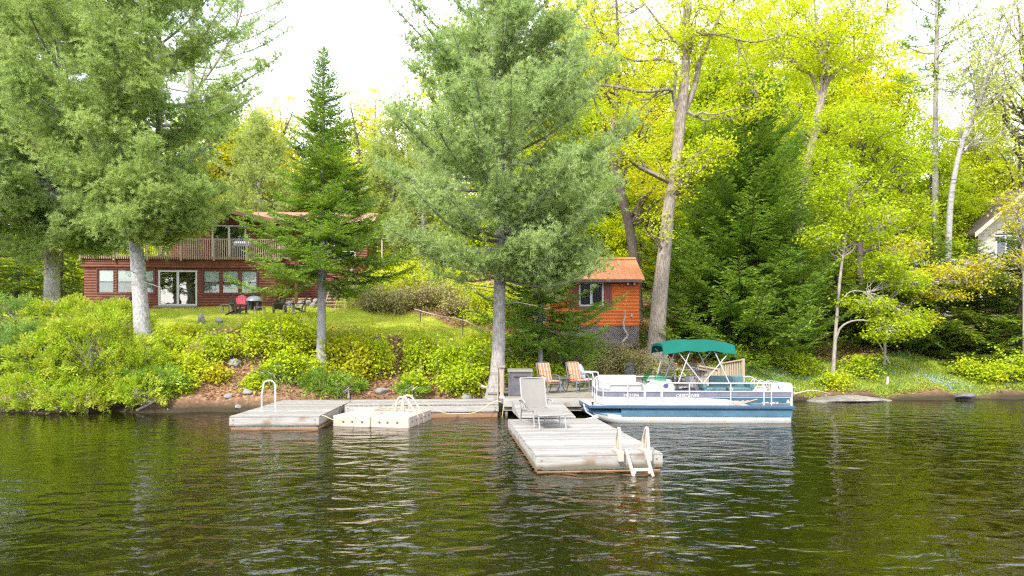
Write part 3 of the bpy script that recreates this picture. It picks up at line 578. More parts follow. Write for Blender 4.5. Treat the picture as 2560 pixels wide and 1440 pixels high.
def rock(name, label, loc, s, seed, group=None, cat='rock', mat=None, rz=None):
    rng = np.random.default_rng(seed); import bmesh
    bm = bmesh.new(); bmesh.ops.create_icosphere(bm, subdivisions=3, radius=1.0); a = rng.normal(size=(7, 3)); o = rng.uniform(0, 6, 7)
    cuts = [(unit(rng.normal(size=3)), rng.uniform(0.55, 0.85)) for _ in range(9)]
    for v in bm.verts:
        p = np.array(v.co); 
        for n_, d_ in cuts:
            e = p @ n_ - d_
            if e > 0: p = p - n_ * e * 0.9
        p = p * (1 + 0.05 * sum(math.sin(float(a[i] @ p) * 2.4 + o[i]) for i in range(7)) / 2); v.co = (p[0] * s[0], p[1] * s[1], p[2] * s[2])
    me = bpy.data.meshes.new(name); bm.to_mesh(me); bm.free(); me.polygons.foreach_set('use_smooth', [True] * len(me.polygons)); me.set_sharp_from_angle(angle=R(35))
    ob = link_mesh(name, me, mat or M['rock']); ob.location = loc; ob.rotation_euler = (0, 0, rng.uniform(0, 6.28) if rz is None else rz); return tag(ob, label, cat, group)

# ------------------------------------------------------------------ buildings
def courses(mb, x0, x1, z0, z1, ch, y, holes=(), bulge=0.03, th=0.12, ax='x', gable=None):
    """Rounded log or clapboard courses along x, broken at the openings. gable(z) -> (xa, xb) narrows the upper courses."""
    n = max(1, round((z1 - z0) / ch)); ch = (z1 - z0) / n
    for i in range(n):
        a, b = z0 + i * ch, z0 + (i + 1) * ch; zm = (a + b) / 2; xa, xb = (x0, x1) if gable is None else gable(b)
        if xb - xa < 0.05: continue
        cuts = sorted([(h[0], h[1]) for h in holes if h[2] < zm < h[3]]); segs = []; c = xa
        for h0, h1 in cuts:
            if h0 > c: segs.append((c, min(h0, xb)))
            c = max(c, h1)
        if c < xb: segs.append((c, xb))
        pr = [(y + th, a), (y + bulge * 0.35, a), (y + 0.004, a + ch * 0.22), (y - bulge * 0.2, a + ch * 0.5), (y + 0.004, a + ch * 0.8), (y + bulge * 0.35, b - 0.006), (y + th, b - 0.006)]
        for s0, s1 in segs: mb.prism(pr, s0, s1, 'x')
    return mb
def frame_rect(mb, x0, x1, z0, z1, w, y0, y1, mi=0):
    mb.box(x0, x0 + w, y0, y1, z0, z1, mi); mb.box(x1 - w, x1, y0, y1, z0, z1, mi); mb.box(x0 + w, x1 - w, y0, y1, z1 - w, z1, mi); mb.box(x0 + w, x1 - w, y0, y1, z0, z0 + w, mi)
def window(root, name, x0, x1, z0, z1, y, frm, w=0.05, split=None, bar='h', blind=None, proud=0.03, glass='pane'):
    f = MB(); frame_rect(f, x0, x1, z0, z1, w, y - proud, y + 0.06)
    if split is not None:
        if bar == 'h': f.box(x0 + w, x1 - w, y - proud + 0.012, y + 0.05, split - w * 0.4, split + w * 0.4)
        else: f.box(split - w * 0.7, split + w * 0.7, y - proud + 0.012, y + 0.05, z0 + w, z1 - w)
    o = f.build(name, frm, root, 0.006)
    g = MB(); g.box(x0 + w, x1 - w, y + 0.012, y + 0.018, z0 + w, z1 - w); g.build('pane', M[glass], o)
    if blind is not None:
        b = MB(); b.box(x0 + w, x1 - w, y + 0.045, y + 0.05, blind, z1 - w); b.build('blind', M['blind'], o)
        if bar == 'h': b = MB(); b.box(x0 + w, x1 - w, y + 0.032, y + 0.036, z0 + w, split - 0.02); b.build('insect_screen', M['screen'], o)
    return o
def rail_fence(mb, p, q, zb, zt, spacing=0.12, bw=0.04, top=(0.09, 0.045), bottom=True):
    p = Vector(p); q = Vector(q); n = max(2, int((q - p).length / spacing))
    mb.beam((p.x, p.y, zt), (q.x, q.y, zt), top[0], top[1])
    if bottom: mb.beam((p.x, p.y, zb + 0.10), (q.x, q.y, zb + 0.10), 0.04, 0.08)
    for i in range(n + 1):
        c = p.lerp(q, i / n); mb.box(c.x - bw / 2, c.x + bw / 2, c.y - bw / 2 - 0.05, c.y + bw / 2 - 0.05, zb, zt - 0.03)

HB = Vector((-20.0, 41.6, 4.35)); HYAW = R(4)
house = thing('cottage', 'dark red log cottage with a deck over its lower storey and a copper metal roof', 'house', HB, HYAW)
def hx(px, D=41.6): return (px - 1280) / F * D - HB.x       # local coordinates near the front wall
def hz(py, D=41.6): return CAMH + (HZ - py) / F * D - HB.z
lw = MB(); zt0 = hz(670); xl, xr = hx(220), hx(684)
wins = [(253, 291), (298, 339), (345, 387), (507, 547), (553, 593), (599, 638)]
holes = [(hx(a) - 0.01, hx(b) + 0.01, hz(733), hz(674)) for a, b in wins] + [(hx(398), hx(492), -0.2, hz(676))]
courses(lw, xl, xr, -0.3, zt0, 0.165, 0.0, holes, 0.05)
lw.box(xl, xl + 0.12, 0.12, 5.0, -0.6, zt0 + 0.4); lw.box(xr - 0.12, xr, 0.12, 5.0, -0.6, zt0 + 0.4); lw.box(xl, xr, -0.02, 0.14, -0.8, -0.3)
lw.build('lower_wall', M['redlog'], house)
b = MB(); b.box(xl + 0.15, xr - 0.15, 1.6, 1.7, -0.3, zt0); b.build('back_wall', M['dark'], house)
tb = MB(); courses(tb, xl - 0.15, xr + 0.1, zt0, zt0 + 0.62, 0.16, -0.10, (), 0.05, 0.2); tb.build('deck_beam', M['redlog'], house)
for k, (a, c) in enumerate(wins):
    window(house, 'window', hx(a), hx(c), hz(733), hz(674), 0.02, M['redtrim'], 0.035, hz(705), 'h', hz(733) + 0.04)
for a, c in ((253, 387), (507, 638)):
    tr = MB(); frame_rect(tr, hx(a) - 0.09, hx(c) + 0.09, hz(733) - 0.09, hz(674) + 0.07, 0.07, -0.035, 0.02); tr.build('window_trim', M['redtrim'], house)
d = window(house, 'sliding_door', hx(398), hx(492), hz(764), hz(676), 0.0, M['white'], 0.10, hx(445), 'v', glass='doorpane')
d0 = MB(); d0.box(hx(394), hx(496), -0.5, -0.02, hz(770), hz(765)); d0.build('door_step', M['oldwood'], house)
# deck floor, railing and the storey above it
DZ = zt0 + 0.62
df = MB(); df.box(xl - 0.15, xr + 0.5, -0.25, 4.2, DZ, DZ + 0.05); df.build('deck_floor', M['fascia'], house)
rl = MB(); rail_fence(rl, (xl - 0.1, -0.2, 0), (xr + 0.3, -0.2, 0), DZ - 0.12, hz(598), 0.125, 0.042)
for i in range(7): x = xl - 0.1 + (xr - xl + 0.4) * i / 6; rl.box(x - 0.05, x + 0.05, -0.30, -0.21, DZ - 0.2, hz(597))
rail_fence(rl, (xr + 0.3, -0.15, 0), (xr + 0.3, 2.5, 0), DZ - 0.1, hz(598), 0.125, 0.042)
rl.build('railing', M['timber'], house)
uw = MB(); uy = 1.7; ux0, ux1 = hx(432, 43.3), hx(690, 43.3); Rx, Rz, Ez = hx(556, 43), hz(521, 43), hz(547, 43)
def gab(z):
    if z <= Ez - 0.15: return ux0, ux1
    k = min(1, max(0, (Rz - 0.25 - z) / (Rz - Ez))); return Rx - k * (Rx - ux0), Rx + k * (ux1 - Rx)
dh = (hx(533, 43.3), hx(617, 43.3), DZ, hz(562, 43.3))
courses(uw, ux0, ux1, DZ, Rz - 0.15, 0.155, uy, [dh], 0.05, gable=gab)
uw.box(ux0, ux0 + 0.12, uy + 0.12, uy + 5, DZ, Ez); uw.box(ux1 - 0.12, ux1, uy + 0.12, uy + 5, DZ, Ez); uw.build('upper_wall', M['redlog'], house)
b = MB(); b.box(ux0 + 0.2, ux1 - 0.2, uy + 1.8, uy + 1.9, DZ, Ez); b.build('back_wall', M['dark'], house)
window(house, 'sliding_door', dh[0], dh[1], DZ + 0.05, dh[3], uy, M['white'], 0.09, (dh[0] + dh[1]) / 2, 'v', glass='doorpane')
for sx in (-1, 1):
    rf = MB(); ex = (ux0 if sx < 0 else ux1) + sx * 0.55; ezz = Ez - 0.16; y0, y1 = uy - 0.9, uy + 6.5
    rf.add([(Rx, y0, Rz), (ex, y0, ezz), (ex, y1, ezz), (Rx, y1, Rz), (Rx, y0, Rz - 0.10), (ex, y0, ezz - 0.10), (ex, y1, ezz - 0.10), (Rx, y1, Rz - 0.10)], [(0, 3, 2, 1), (4, 5, 6, 7), (0, 1, 5, 4), (1, 2, 6, 5), (2, 3, 7, 6)])
    rf.build('gable_roof', M['roofcopper'], house)
    fb = MB(); fb.beam((Rx, y0 - 0.03, Rz - 0.13), (ex, y0 - 0.03, ezz - 0.13), 0.06, 0.24, 0, (0, 1, 0)) if False else None
    fb.add([(Rx, y0 - 0.05, Rz + 0.02), (ex, y0 - 0.05, ezz + 0.02), (ex, y0 - 0.05, ezz - 0.24), (Rx, y0 - 0.05, Rz - 0.24), (Rx, y0 - 0.005, Rz + 0.02), (ex, y0 - 0.005, ezz + 0.02), (ex, y0 - 0.005, ezz - 0.24), (Rx, y0 - 0.005, Rz - 0.24)], [(0, 1, 2, 3), (7, 6, 5, 4), (0, 4, 5, 1), (1, 5, 6, 2), (2, 6, 7, 3), (3, 7, 4, 0)])
    bx_ = ex - sx * 0.8; fb.box(bx_ - 0.06, bx_ + 0.06, y0 + 0.0, uy, ezz - 0.26, ezz - 0.12)
    fb.build('fascia_board', M['fascia'], house)
# right wing
wx0, wx1, wy = ux1 + 0.0, hx(922, 45), 3.4
ww = MB(); wz1 = hz(556, 45); wh = [(hx(772, 45), hx(826, 45), hz(646, 45), hz(572, 45)), (hx(838, 45), hx(893, 45), hz(646, 45), hz(572, 45))]
courses(ww, wx0, wx1, DZ - 2.6, wz1, 0.155, wy, wh, 0.05); ww.box(wx1 - 0.12, wx1, wy + 0.12, wy + 5, DZ - 2.6, wz1); ww.build('wing_wall', M['redlog'], house)
b = MB(); b.box(wx0 + 0.2, wx1 - 0.2, wy + 1.8, wy + 1.9, DZ - 1, wz1); b.build('back_wall', M['dark'], house)
for a in wh: window(house, 'wing_window', a[0], a[1], a[2], a[3], wy, M['white'], 0.08, a[2] + 0.55, 'h', glass='doorpane')
rf = MB(); rz_, ez_ = hz(530, 48), hz(556, 44); rf.add([(Rx + 0.6, wy - 0.8, ez_), (wx1 + 0.4, wy - 0.8, ez_), (wx1 + 0.4, wy + 2.8, rz_), (Rx + 0.6, wy + 2.8, rz_), (Rx + 0.6, wy - 0.8, ez_ - 0.1), (wx1 + 0.4, wy - 0.8, ez_ - 0.1), (wx1 + 0.4, wy + 2.8, rz_ - 0.1), (Rx + 0.6, wy + 2.8, rz_ - 0.1)], [(0, 1, 2, 3), (7, 6, 5, 4), (0, 4, 5, 1), (1, 5, 6, 2), (2, 6, 7, 3)])
wr = rf.build('wing_roof', M['roofcopper'], house)
se = MB(); nsm = 16
for i in range(nsm + 1):
    x = Rx + 1.6 + (wx1 + 0.38 - Rx - 1.6) * i / nsm; se.beam((x, wy - 0.8, ez_ + 0.012), (x, wy + 2.8, rz_ + 0.012), 0.03, 0.03)
se.build('roof_seams', M['seam'], wr)
gt = MB(); gt.box(wx0 - 0.1, wx1 + 0.4, wy - 0.9, wy - 0.8, ez_ - 0.16, ez_ - 0.02); gt.build('gutter', M['fascia'], house)
pp = MB(); pp.box(xr + 1.05, xr + 1.22, 0.4, 0.57, -0.3, DZ); pp.box(xr, xr + 1.3, 0.4, 0.5, DZ - 0.3, DZ - 0.1); pp.build('porch_post', M['redlog'], house)

# stairs to the wing
sb = W(836, 772, 41.5); sb.z = H(sb.x, sb.y)
st = thing('stairs', 'open wooden stairs with a white rail board beside the fir trunk', 'stairs', sb, R(3))
s = MB()
for i in range(8): s.box(-0.62, 0.55, i * 0.27, i * 0.27 + 0.28, 0.06 + i * 0.215, 0.10 + i * 0.215)
s.build('treads', M['timber'], st)
s = MB()
for x in (-0.66, 0.0, 0.58): s.beam((x, -0.02, -0.1), (x, 2.2, 1.66), 0.05, 0.16)
s.build('stringers', M['oldwood'], st)
for q in ((-0.05, 0.05, -0.2, 1.15), (2.1, 2.2, 0.6, 2.7)): s = MB(); s.box(0.56, 0.68, *q); s.build('post', M['timber'], st)
s = MB(); s.beam((0.70, -0.1, 1.0), (0.70, 2.2, 2.6), 0.04, 0.28); s.build('handrail', M['white'], st)

# orange shed
SB = Vector((3.72, 31.0, 3.1)); shed = thing('shed', 'bright orange board shed with an orange ribbed metal roof', 'shed', SB, 0)
def sx_(px, D=31.0): return (px - 1280) / F * D - SB.x
def sz_(py, D=31.0): return CAMH + (HZ - py) / F * D - SB.z
x0, x1, zt = sx_(1376), sx_(1598), sz_(697); hw = (sx_(1447), sx_(1509), sz_(766), sz_(705))
s = MB(); courses(s, x0, x1, 0, zt, 0.152, 0, [hw], 0.04)
s.box(x0, x0 + 0.1, 0.12, 3.6, 0, zt); s.box(x1 - 0.1, x1 - 0.004, 0.12, 3.6, 0, zt); s.box(x0, x1, 3.5, 3.6, 0, zt)
for gx_ in (x0 + 0.002, x1 - 0.1): s.prism([(0.05, zt), (3.6, zt), (1.85, sz_(650, 33) - 0.05)], gx_, gx_ + 0.09, 'x')
s.build('wall', M['orangelog'], shed)
s = MB(); s.box(x0 + 0.15, x1 - 0.15, 1.7, 1.75, 0, zt); s.build('inside_wall', M['dark'], shed)
window(shed, 'window', *hw, 0.0, M['white'], 0.08, (hw[0] + hw[1]) / 2, 'v', glass='shedpane')
for a, c in ((1511, 1530), (1425, 1445)):
    s = MB(); n = 3; xa, xb = sx_(a), sx_(c)
    for i in range(n): s.box(xa + (xb - xa) * i / n + 0.004, xa + (xb - xa) * (i + 1) / n - 0.004, -0.05, -0.015, hw[2] - 0.12, hw[3] + 0.02)
    s.build('shutter', M['shutter'], shed)
s = MB(); s.box(hw[0] - 0.3, hw[1] + 0.03, -0.045, -0.012, hw[2] - 0.12, hw[2] - 0.005); s.build('window_sill', M['shutter'], shed)
rxa, rxb, ez, rz = x0 - 0.35, sx_(1612, 30.55), sz_(697, 30.55), sz_(647, 33); yr = 1.85
s = MB()
s.add([(rxa, -0.45, ez), (rxb, -0.45, ez), (rxb, yr, rz), (rxa, yr, rz), (rxa, -0.45, ez - 0.06), (rxb, -0.45, ez - 0.06), (rxb, yr, rz - 0.06), (rxa, yr, rz - 0.06)], [(0, 1, 2, 3), (7, 6, 5, 4), (0, 4, 5, 1), (1, 5, 6, 2), (2, 6, 7, 3), (3, 7, 4, 0)])
s.add([(rxa, yr + 0.001, rz), (rxb, yr + 0.001, rz), (rxb, 4.1, ez), (rxa, 4.1, ez), (rxa, yr + 0.001, rz - 0.06), (rxb, yr + 0.001, rz - 0.06), (rxb, 4.1, ez - 0.06), (rxa, 4.1, ez - 0.06)], [(0, 1, 2, 3), (7, 6, 5, 4), (1, 5, 6, 2), (2, 6, 7, 3), (3, 7, 4, 0)])
rf = s.build('roof', M['orangeroof'], shed)
s = MB(); n = 17
for i in range(n + 1):
    x = rxa + 0.03 + (rxb - rxa - 0.06) * i / n; s.beam((x, -0.45, ez + 0.012), (x, yr, rz + 0.012), 0.022, 0.028)
s.build('roof_ribs', M['seam'], rf)
s = MB(); s.prism([(yr - 0.22, rz - 0.06), (yr, rz + 0.055), (yr + 0.22, rz - 0.06), (yr + 0.2, rz - 0.08), (yr, rz + 0.03), (yr - 0.2, rz - 0.08)], rxa, rxb - 0.001, 'x'); s.build('ridge_cap', M['orangeroof'], rf)
s = MB(); s.box(rxa, rxb - 0.12, -0.54, -0.46, ez - 0.16, ez - 0.03); s.box(rxa, rxb - 0.12, -0.458, -0.02, ez - 0.10, ez - 0.075); s.build('gutter', M['gutter'], shed)
s = MB(); zb = -0.95; w_ = x1 - x0; n = int((w_ + 1) / 0.085)
for sg in (1, -1):
    for i in range(-12, n + 12):
        xa = x0 + i * 0.085; pa = Vector((xa, 0.05 + 0.008 * sg, -0.01)); pb = Vector((xa + sg * 0.94, 0.05 + 0.008 * sg, zb)); 
        ta = max(0, (x0 - pa.x) / (pb.x - pa.x), (x1 - pa.x) / (pb.x - pa.x) if sg < 0 else 0) if sg > 0 else max(0, (x1 - pa.x) / (pb.x - pa.x))
        te = min(1, (x1 - pa.x) / (pb.x - pa.x)) if sg > 0 else min(1, (x0 - pa.x) / (pb.x - pa.x))
        if te - ta > 0.03: s.beam(pa.lerp(pb, ta), pa.lerp(pb, te), 0.034, 0.007, 0, (0, 0, 1)) if False else s.beam(pa.lerp(pb, ta), pa.lerp(pb, te), 0.007, 0.034, 0, (0, 1, 0)) if False else s.tube([pa.lerp(pb, ta), pa.lerp(pb, te)], 0.017, 4)
s.build('lattice_skirt', M['lattice'], shed)
s = MB(); s.box(x0 + 0.1, x1 - 0.05, 0.5, 0.55, zb - 0.3, 0.0); s.build('crawl_space_shade', M['dark'], shed)  # thin near-black sheet standing in for the shade under the floor
fl = MB(); fl.box(sx_(1572), sx_(1580), -0.06, 0.0, zt - 0.26, zt - 0.12); fo = fl.build('floodlight', M['black'], shed)
for px in (1569, 1583):
    q = MB(); c = Vector((sx_(px), -0.14, zt - 0.22)); d = Vector((0.25 if px > 1575 else -0.25, -0.9, -0.35)).normalized()
    q.tube([c - d * 0.08, c, c + d * 0.06], [0.03, 0.055, 0.075], 12); q.build('lamp_head', M['black'], fo)
    q = MB(); q.tube([c + d * 0.055, c + d * 0.075], [0.066, 0.055], 12); q.build('lamp_lens', M['bulb'], fo)
s = MB(); s.box(sx_(1577), sx_(1581), -0.06, 0.0, sz_(792), sz_(783)); s.build('outlet_box', M['patiowhite'], shed, 0.005)
dw = MB(); pts = [(1562, 773), (1563, 790), (1558, 806), (1560, 822), (1569, 838), (1565, 846), (1556, 854), (1557, 861)]
dw.tube([W(a, c, 30.72 + 0.06 * math.sin(i * 2)) for i, (a, c) in enumerate(pts)], [0.025, 0.035, 0.05, 0.055, 0.06, 0.055, 0.05, 0.045], 8)
tag(dw.build('driftwood', M['deadwood'], None, smooth=True), 'twisted grey driftwood branch leaning on the orange shed', 'driftwood')

# neighbouring cottage on the right
NB = Vector((W(2445, 660, 42).x, 42, 7.0)); nb = thing('neighbour_cottage', 'cream sided cottage with a steep gable among the trees at right', 'house', NB, R(-6))
s = MB(); gw = 5.4; gh = W(0, 570, 42).z - NB.z - 0.15; gr = W(0, 472, 42).z - NB.z
courses(s, 0, gw, -1.2, gr - 0.2, 0.2, 0, [(1.0, 2.2, 0.3, gh - 0.3)], 0.03, gable=lambda z: (0, gw) if z <= gh else (max(0, (z - gh) / (gr - gh) * gw / 2), gw - max(0, (z - gh) / (gr - gh) * gw / 2)))
s.box(0, 0.12, 0.12, 6, -1.2, gh); s.build('wall', M['cream'], nb)
window(nb, 'window', 1.0, 2.2, 0.3, gh - 0.3, 0.0, M['white'], 0.09, 1.6, 'v')
s = MB(); s.box(0.6, gw, 1.5, 1.6, -1, gh); s.build('inside_wall', M['dark'], nb)
for sg in (0, 1):
    s = MB(); a, c = (-0.55, gh - 0.22) if sg == 0 else (gw + 0.55, gh - 0.22)
    s.add([(gw / 2, -0.7, gr + 0.1), (a, -0.7, c), (a, 6, c), (gw / 2, 6, gr + 0.1), (gw / 2, -0.7, gr - 0.05), (a, -0.7, c - 0.15), (a, 6, c - 0.15), (gw / 2, 6, gr - 0.05)], [(0, 1, 2, 3), (7, 6, 5, 4), (0, 4, 5, 1), (1, 5, 6, 2), (2, 6, 7, 3)])
    s.build('roof', M['darkbark'], nb)
    s = MB(); s.add([(gw / 2, -0.74, gr + 0.08), (a, -0.74, c - 0.02), (a, -0.74, c - 0.3), (gw / 2, -0.74, gr - 0.2), (gw / 2, -0.705, gr + 0.08), (a, -0.705, c - 0.02), (a, -0.705, c - 0.3), (gw / 2, -0.705, gr - 0.2)], [(0, 1, 2, 3), (7, 6, 5, 4), (0, 4, 5, 1), (1, 5, 6, 2), (2, 6, 7, 3), (3, 7, 4, 0)]); s.build('bargeboard', M['creamtrim'], nb)
s = MB(); rail_fence(s, (-4.0, -0.6, 0), (-0.1, -0.6, 0), -0.9, 0.35, 0.14, 0.05); s.box(-4.1, -0.05, -0.7, 2.5, -1.1, -0.95)
for x in (-4, -2, -0.2): s.box(x - 0.06, x + 0.06, -0.75, -0.62, -2.2, 0.4)
s.build('white_porch', M['white'], nb)

# ------------------------------------------------------------------ docks
def dock(name, label, corner, yaw, w, ln, z, side=0.23, bw=0.14, run='x', log=True, bolts=True, cat='dock'):
    """corner: near left corner at the water; boards run across (x) or away (y)."""
    rt = thing(name, label, cat, Vector((corner[0], corner[1], 0)), yaw); rnd = random.Random(int(w * 100 + ln * 10)); s = MB()
    if run == 'x':
        n = round(ln / bw); st = ln / n
        for i in range(n): e0, e1 = rnd.uniform(-0.008, 0.012), rnd.uniform(-0.008, 0.012); dz = rnd.uniform(-0.003, 0.003); s.box(-e0, w + e1, i * st + 0.004, (i + 1) * st - 0.004, z - 0.036 + dz, z + dz)
    else:
        n = round(w / bw); st = w / n
        for i in range(n): dz = rnd.uniform(-0.003, 0.003); s.box(i * st + 0.004, (i + 1) * st - 0.004, 0, ln, z - 0.036 + dz, z + dz)
    s.build('deck_boards', M['dock'], rt, 0.006)
    s = MB(); t = 0.045; zb = z - 0.04 - side
    s.box(0.0, w, 0.0, t, zb, z - 0.04); s.box(0.0, w, ln - t, ln, zb, z - 0.04); s.box(0.002, t, t, ln - t, zb, z - 0.04); s.box(w - t, w - 0.002, t, ln - t, zb, z - 0.04); s.build('fascia', M['dockside'], rt, 0.006)
    if log:
        s = MB(); s.box(0.12, w - 0.12, 0.10, ln - 0.1, -0.2, zb + 0.06); s.build('float', M['foam'], rt)
        s = MB(); s.box(0.03, w - 0.03, 0.03, 0.17, -0.16, zb - 0.035); s.box(0.03, 0.17, 0.17, ln - 0.05, -0.16, zb - 0.035); s.box(w - 0.17, w - 0.03, 0.17, ln - 0.05, -0.16, zb - 0.035); s.build('log_skirt', M['log'], rt, 0.02)
    if bolts:
        for x in (0.10, w - 0.12):
            for q in (0.06, 0.17): s = MB(); s.lathe([(0.018, 0), (0.018, 0.012)], (0, 0, 0), 8); k = len(s.v) - 16; s.v[k:] = [(x + a, -c + 0.0, z - 0.04 - q + b_) for a, b_, c in s.v[k:]]; s.build('bolt', M['log'], rt)
    return rt
fd = dock('floating_dock', 'long weathered grey floating dock pointing at the viewer', (0.448, 12.74), R(5.6), 2.43, 5.75, 0.335)
ld = dock('swim_dock', 'weathered square dock with a steel grab rail at its far left corner', (-7.79, 18.8), R(2.5), 2.45, 5.1, 0.375)
nd = dock('narrow_dock', 'narrow grey dock running along the shore behind the plastic raft', (-5.27, 21.5), R(5.0), 4.86, 2.0, 0.42, side=0.2)
s = MB()
for i in range(30): s.box(0.15 + i * 0.155, 0.15 + i * 0.155 + 0.11, -0.004, 0.0, 0.386, 0.408)
s.build('gap_shade', M['hole'], nd)  # solid dark tabs on the board edge, coloured as shaded gaps
# grab rail on the swim dock
gr = MB(); c = Vector((0.52, 1.15, 0.37)); P = []
for t in np.linspace(0, 1, 13): a = math.pi * t; P.append((c.x + 0.215 - 0.17 * math.cos(a), c.y, c.z + 0.78 + 0.14 * math.sin(a)))
gr.tube([(c.x, c.y, c.z - 0.02), (c.x, c.y, c.z + 0.5)] + P + [(c.x + 0.43 - 0.04, c.y, c.z + 0.4), (c.x + 0.40, c.y, c.z - 0.02)], 0.023, 10)
for x in (c.x, c.x + 0.40): gr.box(x - 0.06, x + 0.06, c.y - 0.05, c.y + 0.05, c.z, c.z + 0.012)
gr.build('grab_rail', M['steel'], ld, smooth=True)

# moulded ladder on the floating dock
def rounded(pts, r, n=4):
    out = []; k = len(pts)
    for i in range(k):
        p = Vector((pts[i][0], pts[i][1])); a = (Vector(pts[i - 1]) - p); b_ = (Vector(pts[(i + 1) % k]) - p); rr = min(r, a.length * 0.45, b_.length * 0.45)
        a = p + a.normalized() * rr; b_ = p + b_.normalized() * rr
        for j in range(n + 1): t = j / n; q = a * (1 - t) ** 2 + p * 2 * t * (1 - t) + b_ * t * t; out.append((q.x, q.y))
    return out
def handrail(mb, x, s_=1.0, flip=1):        # closed moulded loop in the plane across x
    o = rounded([(0.50, 0.0), (0.42, 0.30), (0.17, 0.60), (0.07, 0.60), (-0.02, 0.30), (-0.04, 0.0)], 0.09, 5)
    mb.tube([(x, flip * a * s_, b_ * s_) for a, b_ in o], 0.032, 8, closed=True); mb.tube([(x, flip * 0.24 * s_, 0.02), (x, flip * 0.12 * s_, 0.52 * s_)], 0.022, 8)
for x in (1.60, 2.14):
    ldr = MB(); k = len(ldr.v); handrail(ldr, 0, 0.78); ldr.v[k:] = [(a + x, b_ - 0.02, z + 0.335) for a, b_, z in ldr.v[k:]]
    ldr.box(x - 0.055, x + 0.055, -0.10, 0.10, 0.20, 0.40); ldr.box(x - 0.05, x + 0.05, -0.05, 0.46, 0.337, 0.375); ldr.build('handrail', M['tan'], fd, 0.008, True)
s = MB()
for x in (1.70, 2.06): s.beam((x, -0.06, 0.42), (x + 0.10, -0.80, -0.50), 0.085, 0.05, 0, (1, 0, 0))
for k in range(4):
    t = 0.36 + k * 0.24; y, z = -0.06 - 0.74 * t, 0.42 - 0.92 * t; xo = 0.10 * t; s.box(1.70 + xo, 2.06 + xo, y - 0.06, y + 0.06, z - 0.025, z + 0.025)
    for sx in (1.74, 2.02): s.box(sx + xo - 0.03, sx + xo + 0.03, y - 0.075, y - 0.02, z - 0.07, z + 0.02)
s.build('ladder_steps', [M['tan']], fd, 0.015, True)

# shore deck, its step-down ramp and what stands on it
PZ = 0.62
pd = thing('shore_deck', 'grey board deck built along the shore under the patio chairs', 'deck', (-0.28, 22.2, 0), R(0)); s = MB(); rnd = random.Random(4)
for i in range(32): s.box(0, 9.1, i * 0.14 + 0.004, (i + 1) * 0.14 - 0.004, PZ - 0.036, PZ + rnd.uniform(-0.003, 0.003))
s.build('deck_boards', M['greydeck'], pd, 0.006)
s = MB(); s.box(0, 9.1, 0.0, 0.05, PZ - 0.32, PZ - 0.04); s.box(0, 0.05, 0.05, 4.4, PZ - 0.32, PZ - 0.04); s.box(9.05, 9.1, 0.05, 4.4, PZ - 0.32, PZ - 0.04); s.build('fascia', M['dockside'], pd, 0.006)
s = MB(); s.box(-0.02, 9.0, 0.1, 0.24, PZ - 0.46, PZ - 0.325)
for x in (0.1, 0.62, 2.0, 4.0, 6.0, 8.0): s.tube([(x, 0.18, PZ - 0.33), (x, 0.18, -0.8)], 0.05, 8)
s.build('posts', M['oldwood'], pd)
rp_ = thing('dock_ramp', 'short sloping board ramp between the shore deck and the floating dock', 'ramp', (0.0, 22.19, 0), R(3)); s = MB(); n = 26
for i in range(n):
    a, b_ = -i * 0.14, -(i + 1) * 0.14; za, zb = 0.52 - 0.0052 * i * 1.0, 0.52 - 0.0052 * (i + 1)
    s.add([(0, a - 0.004, za), (1.55, a - 0.004, za), (1.55, b_ + 0.004, zb), (0, b_ + 0.004, zb), (0, a - 0.004, za - 0.035), (1.55, a - 0.004, za - 0.035), (1.55, b_ + 0.004, zb - 0.035), (0, b_ + 0.004, zb - 0.035)], [(0, 3, 2, 1), (4, 5, 6, 7), (0, 1, 5, 4), (1, 2, 6, 5), (2, 3, 7, 6), (3, 0, 4, 7)])
s.build('deck_boards', M['dock'], rp_, 0.005)
s = MB()
for x in (0.0, 1.505): s.add([(x, 0, 0.48), (x + 0.045, 0, 0.48), (x + 0.045, -3.64, 0.346), (x, -3.64, 0.346), (x, 0, 0.16), (x + 0.045, 0, 0.16), (x + 0.045, -3.64, 0.342), (x, -3.64, 0.342)], [(0, 3, 2, 1), (4, 5, 6, 7), (0, 1, 5, 4), (1, 2, 6, 5), (2, 3, 7, 6), (3, 0, 4, 7)])
s.build('fascia', M['dockside'], rp_)

